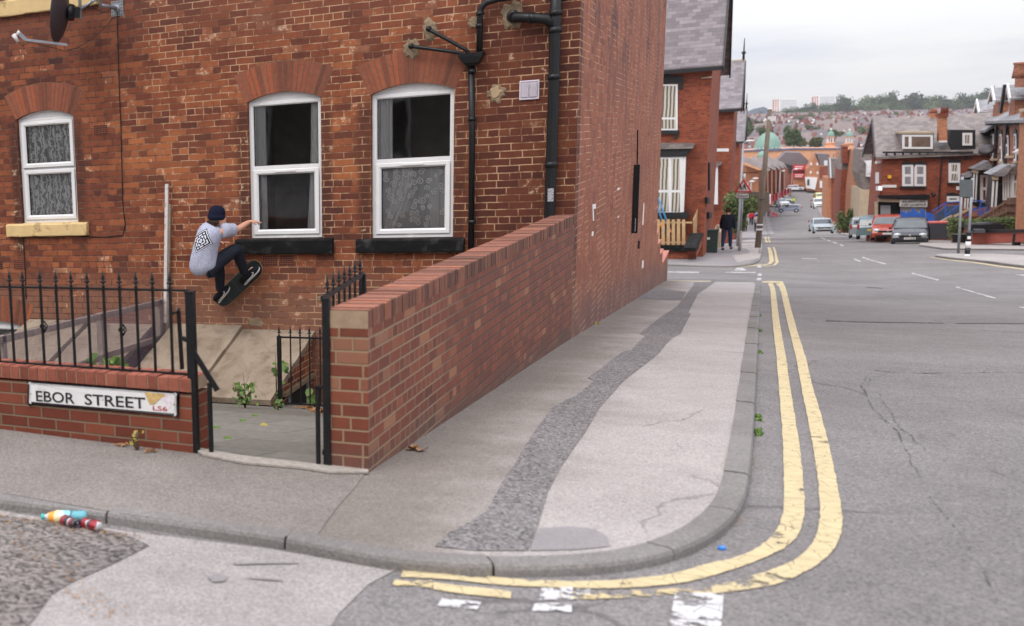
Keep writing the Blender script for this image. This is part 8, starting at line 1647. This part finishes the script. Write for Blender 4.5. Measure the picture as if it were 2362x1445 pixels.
for px, dy, d1 in ((1914, 0, 372), (1957, 1, 372)):
    c_ = D(px, 344 + dy, d1); k_ = d1 / FPX; mb = MB(); mb.lathe(c_ + Vector((0, 0, -8)), [(13 * k_, 0), (13 * k_, 8 + 2 * k_), (11 * k_, 8 + 3 * k_), (9.5 * k_, 8 + 12 * k_), (11 * k_, 8 + 13 * k_), (8 * k_, 8 + 15 * k_), (7 * k_, 8 + 15 * k_)], 16); mi = mb.build('minaret', m_tan, mq)
    mb = MB()
    for j in range(8): a = j * math.pi / 4; mb.bar(c_ + Vector((6.3 * k_ * math.cos(a), 6.3 * k_ * math.sin(a), 14 * k_)), c_ + Vector((6.3 * k_ * math.cos(a), 6.3 * k_ * math.sin(a), 27 * k_)), 1.6 * k_)
    mb.build('lantern_column', m_fw, mi); mb = MB(); mb.lathe(c_ + Vector((0, 0, 27 * k_)), [(8.8 * k_, 0), (8.8 * k_, 1.3 * k_)], 16); mb.build('lantern_ring', m_tan, mi); dome(c_ + Vector((0, 0, 28 * k_)), 7. * k_, 13 * k_, 'minaret_dome', mi, 18)
    mb = MB(); mb.ball(c_ + Vector((0, 0, 44 * k_)), 2.2 * k_, 8, 6); mb.build('finial', m_fw, mi)
# buildings closing the street
def blk(name, label, d1, pts, mat, dep, cat='building'):
    w_ = WY(1800, d1, -200, 400); r = thing(name, label, cat, tuple(w_.at(*pts[-1]))); part(w_, r, 'wall', mat, pts, 0, dep); return w_, r
w_, r = blk('long_brick_building', 'long orange brick building with stepped ribbed roofs and piers, left of the road', 150, [(1680, 368), (1712, 380), (1757, 397), (1757, 455), (1680, 455)], m_hb3, 2.)
wS = Wall(tuple(w_.at(1757, 400))[:2], tuple(D(1818, 400, 280))[:2]); part(wS, r, 'side_wall', m_hb, [(1757, 397), (1818, 388), (1818, 432), (1800, 448), (1757, 466)], 0, 3)
for k in range(6): x = 1760 + k * 9.5; part(wS, r, 'pier', m_hb2, [(x, 396 - k), (x + 3, 396 - k), (x + 3, 462 - k * 4.5), (x, 462 - k * 4.5)], .5, .5)
q0, q1, q2, q3 = D(1712, 379, 149), D(1758, 397, 149), D(1814, 386, 280), D(1780, 371, 290); m_rib = paint('ribbed_roof', sr(160, 150, 148), .8, .15, 1.)
for k in range(5):
    a0, a1 = k / 5, (k + 1) / 5; A, B, C_, E_ = lerp(q0, q3, a0), lerp(q1, q2, a0), lerp(q1, q2, a1), lerp(q0, q3, a1); up = Vector((0, 0, .9)); mb = MB(); mb.prism([A + up, B + up, C_ + up * .2, E_ + up * .2], (0, 0, -.5)); mb.prism([A + up * 1.2, B + up * 1.2, B + up * .4, A + up * .4], (0, -.3, 0)); mb.build('roof', m_rib, r)
w_, r = blk('brick_block', 'plain dark red brick block with hipped slate roof above the red banners', 300, [(1812, 392), (1866, 384), (1866, 440), (1812, 440)], m_hb, 14)
part(w_, r, 'roof', m_fs, [(1790, 375), (1812, 352), (1846, 353), (1878, 383), (1812, 386)], -.5, 14); part(w_, r, 'dark_fascia', m_btrim, [(1806, 378), (1830, 383), (1830, 396), (1812, 390)], .8, .8)
for q, s_ in (((1829, 381, 1866, 394), 1), ((1829, 400, 1862, 410), 2)):
    b_ = part(w_, r, 'red_banner', m_redp, [(q[0], q[1]), (q[2], q[1]), (q[2], q[3] - (2 if s_ == 1 else -2)), (q[0], q[3])], 1., .2)
    mb = MB()
    for k in range(2): w_.rect(mb, q[0] + 5, q[1] + 3 + k * 4, q[0] + 24 - 3 * k, q[1] + 5 + k * 4, 1.05, .05)
    mb.build('banner_lines', m_fw, b_)
part(w_, r, 'lower_band', m_hb3, rectp(1829, 411, 1862, 436), .3, .3)
w_, r = blk('shop_row', 'brick shop row with white shopfronts and a pointed gable at the bend of the street', 290, [(1862, 390), (1868, 382), (1880, 358), (1891, 382), (1914, 384), (1914, 445), (1862, 440)], m_hb3, 12)
part(w_, r, 'roof', m_fs, [(1884, 355), (1912, 356), (1920, 384), (1893, 384)], -.2, 10); part(w_, r, 'upper_wall', m_hb, rectp(1891, 385, 1913, 410), .3, .3); win(w_, r, 1901, 371, 1911, 382, 2, [0, 1], fr=.25, out=.8); part(w_, r, 'shopfront', m_fw, [(1857, 409), (1886, 410), (1880, 438), (1860, 434)], .8, .8); part(w_, r, 'shop_window', m_dglass, rectp(1862, 414, 1867, 428), 1., .2); part(w_, r, 'sign', m_fw, rectp(1891, 418, 1897, 434), .9, .3); part(w_, r, 'sign', m_fw, rectp(1899, 418, 1906, 430), .9, .3)
mb = MB()
for x, y in ((1869, 376), (1883, 376), (1868, 395), (1884, 396)): w_.rect(mb, x, y, x + 4, y + 6, .15, .1)
mb.build('window', m_fw, r)
# hoardings, wall and railings on the left of the far street
w_ = WY(1768, 125, -100, 200); hb_ = thing('billboard', 'row of white-framed billboards beside the left pavement past the leaning pole', 'billboard', tuple(w_.at(1762, 478)))
part(w_, hb_, 'frame', m_fw, [(1762, 456), (1778, 448), (1778, 470), (1762, 478)], 0, .3); part(w_, hb_, 'poster', m_grey, [(1764, 458), (1768, 456), (1768, 473), (1764, 475)], .1, .05); part(w_, hb_, 'poster', paint('pink_poster', sr(206, 132, 126), .7), [(1770, 455), (1775, 452), (1775, 469), (1770, 472)], .1, .05)
w_ = WY(1715, 100, -100, 200); mb = MB(); w_.poly(mb, [(1690, 441), (1775, 444), (1775, 490), (1690, 492)], -6, .5); tag(mb.build('stone_wall', paint('old_stone_wall', sr(112, 100, 88), .9, .25, 1.), off=w_.at(1720, 480)), 'old grey stone wall behind the bins on the left, under the long brick building', 'wall')
wS2 = Wall(tuple(D(1778, 470, 165))[:2], tuple(D(1822, 440, 270))[:2]); rl2 = thing('street_railing', 'dark railing on red posts along the raised left pavement far down the street', 'railing', tuple(D(1780, 468, 165)))
for k in range(7): t = k / 6; x = lerp(1780, 1820, t); mb = MB(); wS2.poly(mb, [(x, lerp(452, 434, t)), (x + 1.6, lerp(451, 434, t)), (x + 1.6, lerp(468, 446, t)), (x, lerp(469, 447, t))], .3, .3); mb.build('post', m_redp, rl2)
mb = MB(); wS2.poly(mb, [(1780, 455), (1822, 436), (1822, 443), (1780, 463)], 0, .3); mb.build('panel', paint('dark_mesh_panel', sr(56, 46, 56), .8), rl2); mb = MB(); wS2.poly(mb, [(1778, 462), (1824, 442), (1824, 449), (1778, 476)], -.4, .5); tag(mb.build('retaining_wall', m_hb3, off=D(1780, 470, 165)), 'low orange brick retaining wall under the far street railing', 'wall')
mb = MB(); q = G(1856, 441, RO); mb.lathe(q, [(.5, 0), (.5, .06), (.28, .07), (.05, 1.1), (.02, 1.1)], 10); tag(mb.build('traffic_cone', m_redp, off=q), 'red traffic cone near the white car at the far bend', 'cone')
far_pave = [(5.0, 166), (6.5, 250), (12, 330), (17, 400), (-60, 400), (-60, 200), (-20, 140)]; sheet('pavement', far_pave, .003, m_patch_b)
# haze: thin even air round everything
hz_ = MB(); hz_.box(-1500, 3600, -60, 3400, -340, 200); m_ = bpy.data.materials.new('haze_air'); m_.use_nodes = True; m_.node_tree.nodes.clear(); o_ = m_.node_tree.nodes.new('ShaderNodeOutputMaterial'); v_ = m_.node_tree.nodes.new('ShaderNodeVolumePrincipled'); v_.inputs['Color'].default_value = (.97, .975, 1., 1); v_.inputs['Density'].default_value = .00011; v_.inputs['Anisotropy'].default_value = .3; m_.node_tree.links.new(v_.outputs[0], o_.inputs['Volume']); tag(hz_.build('haze', m_), 'thin pale haze over the valley', 'haze', kind='stuff')
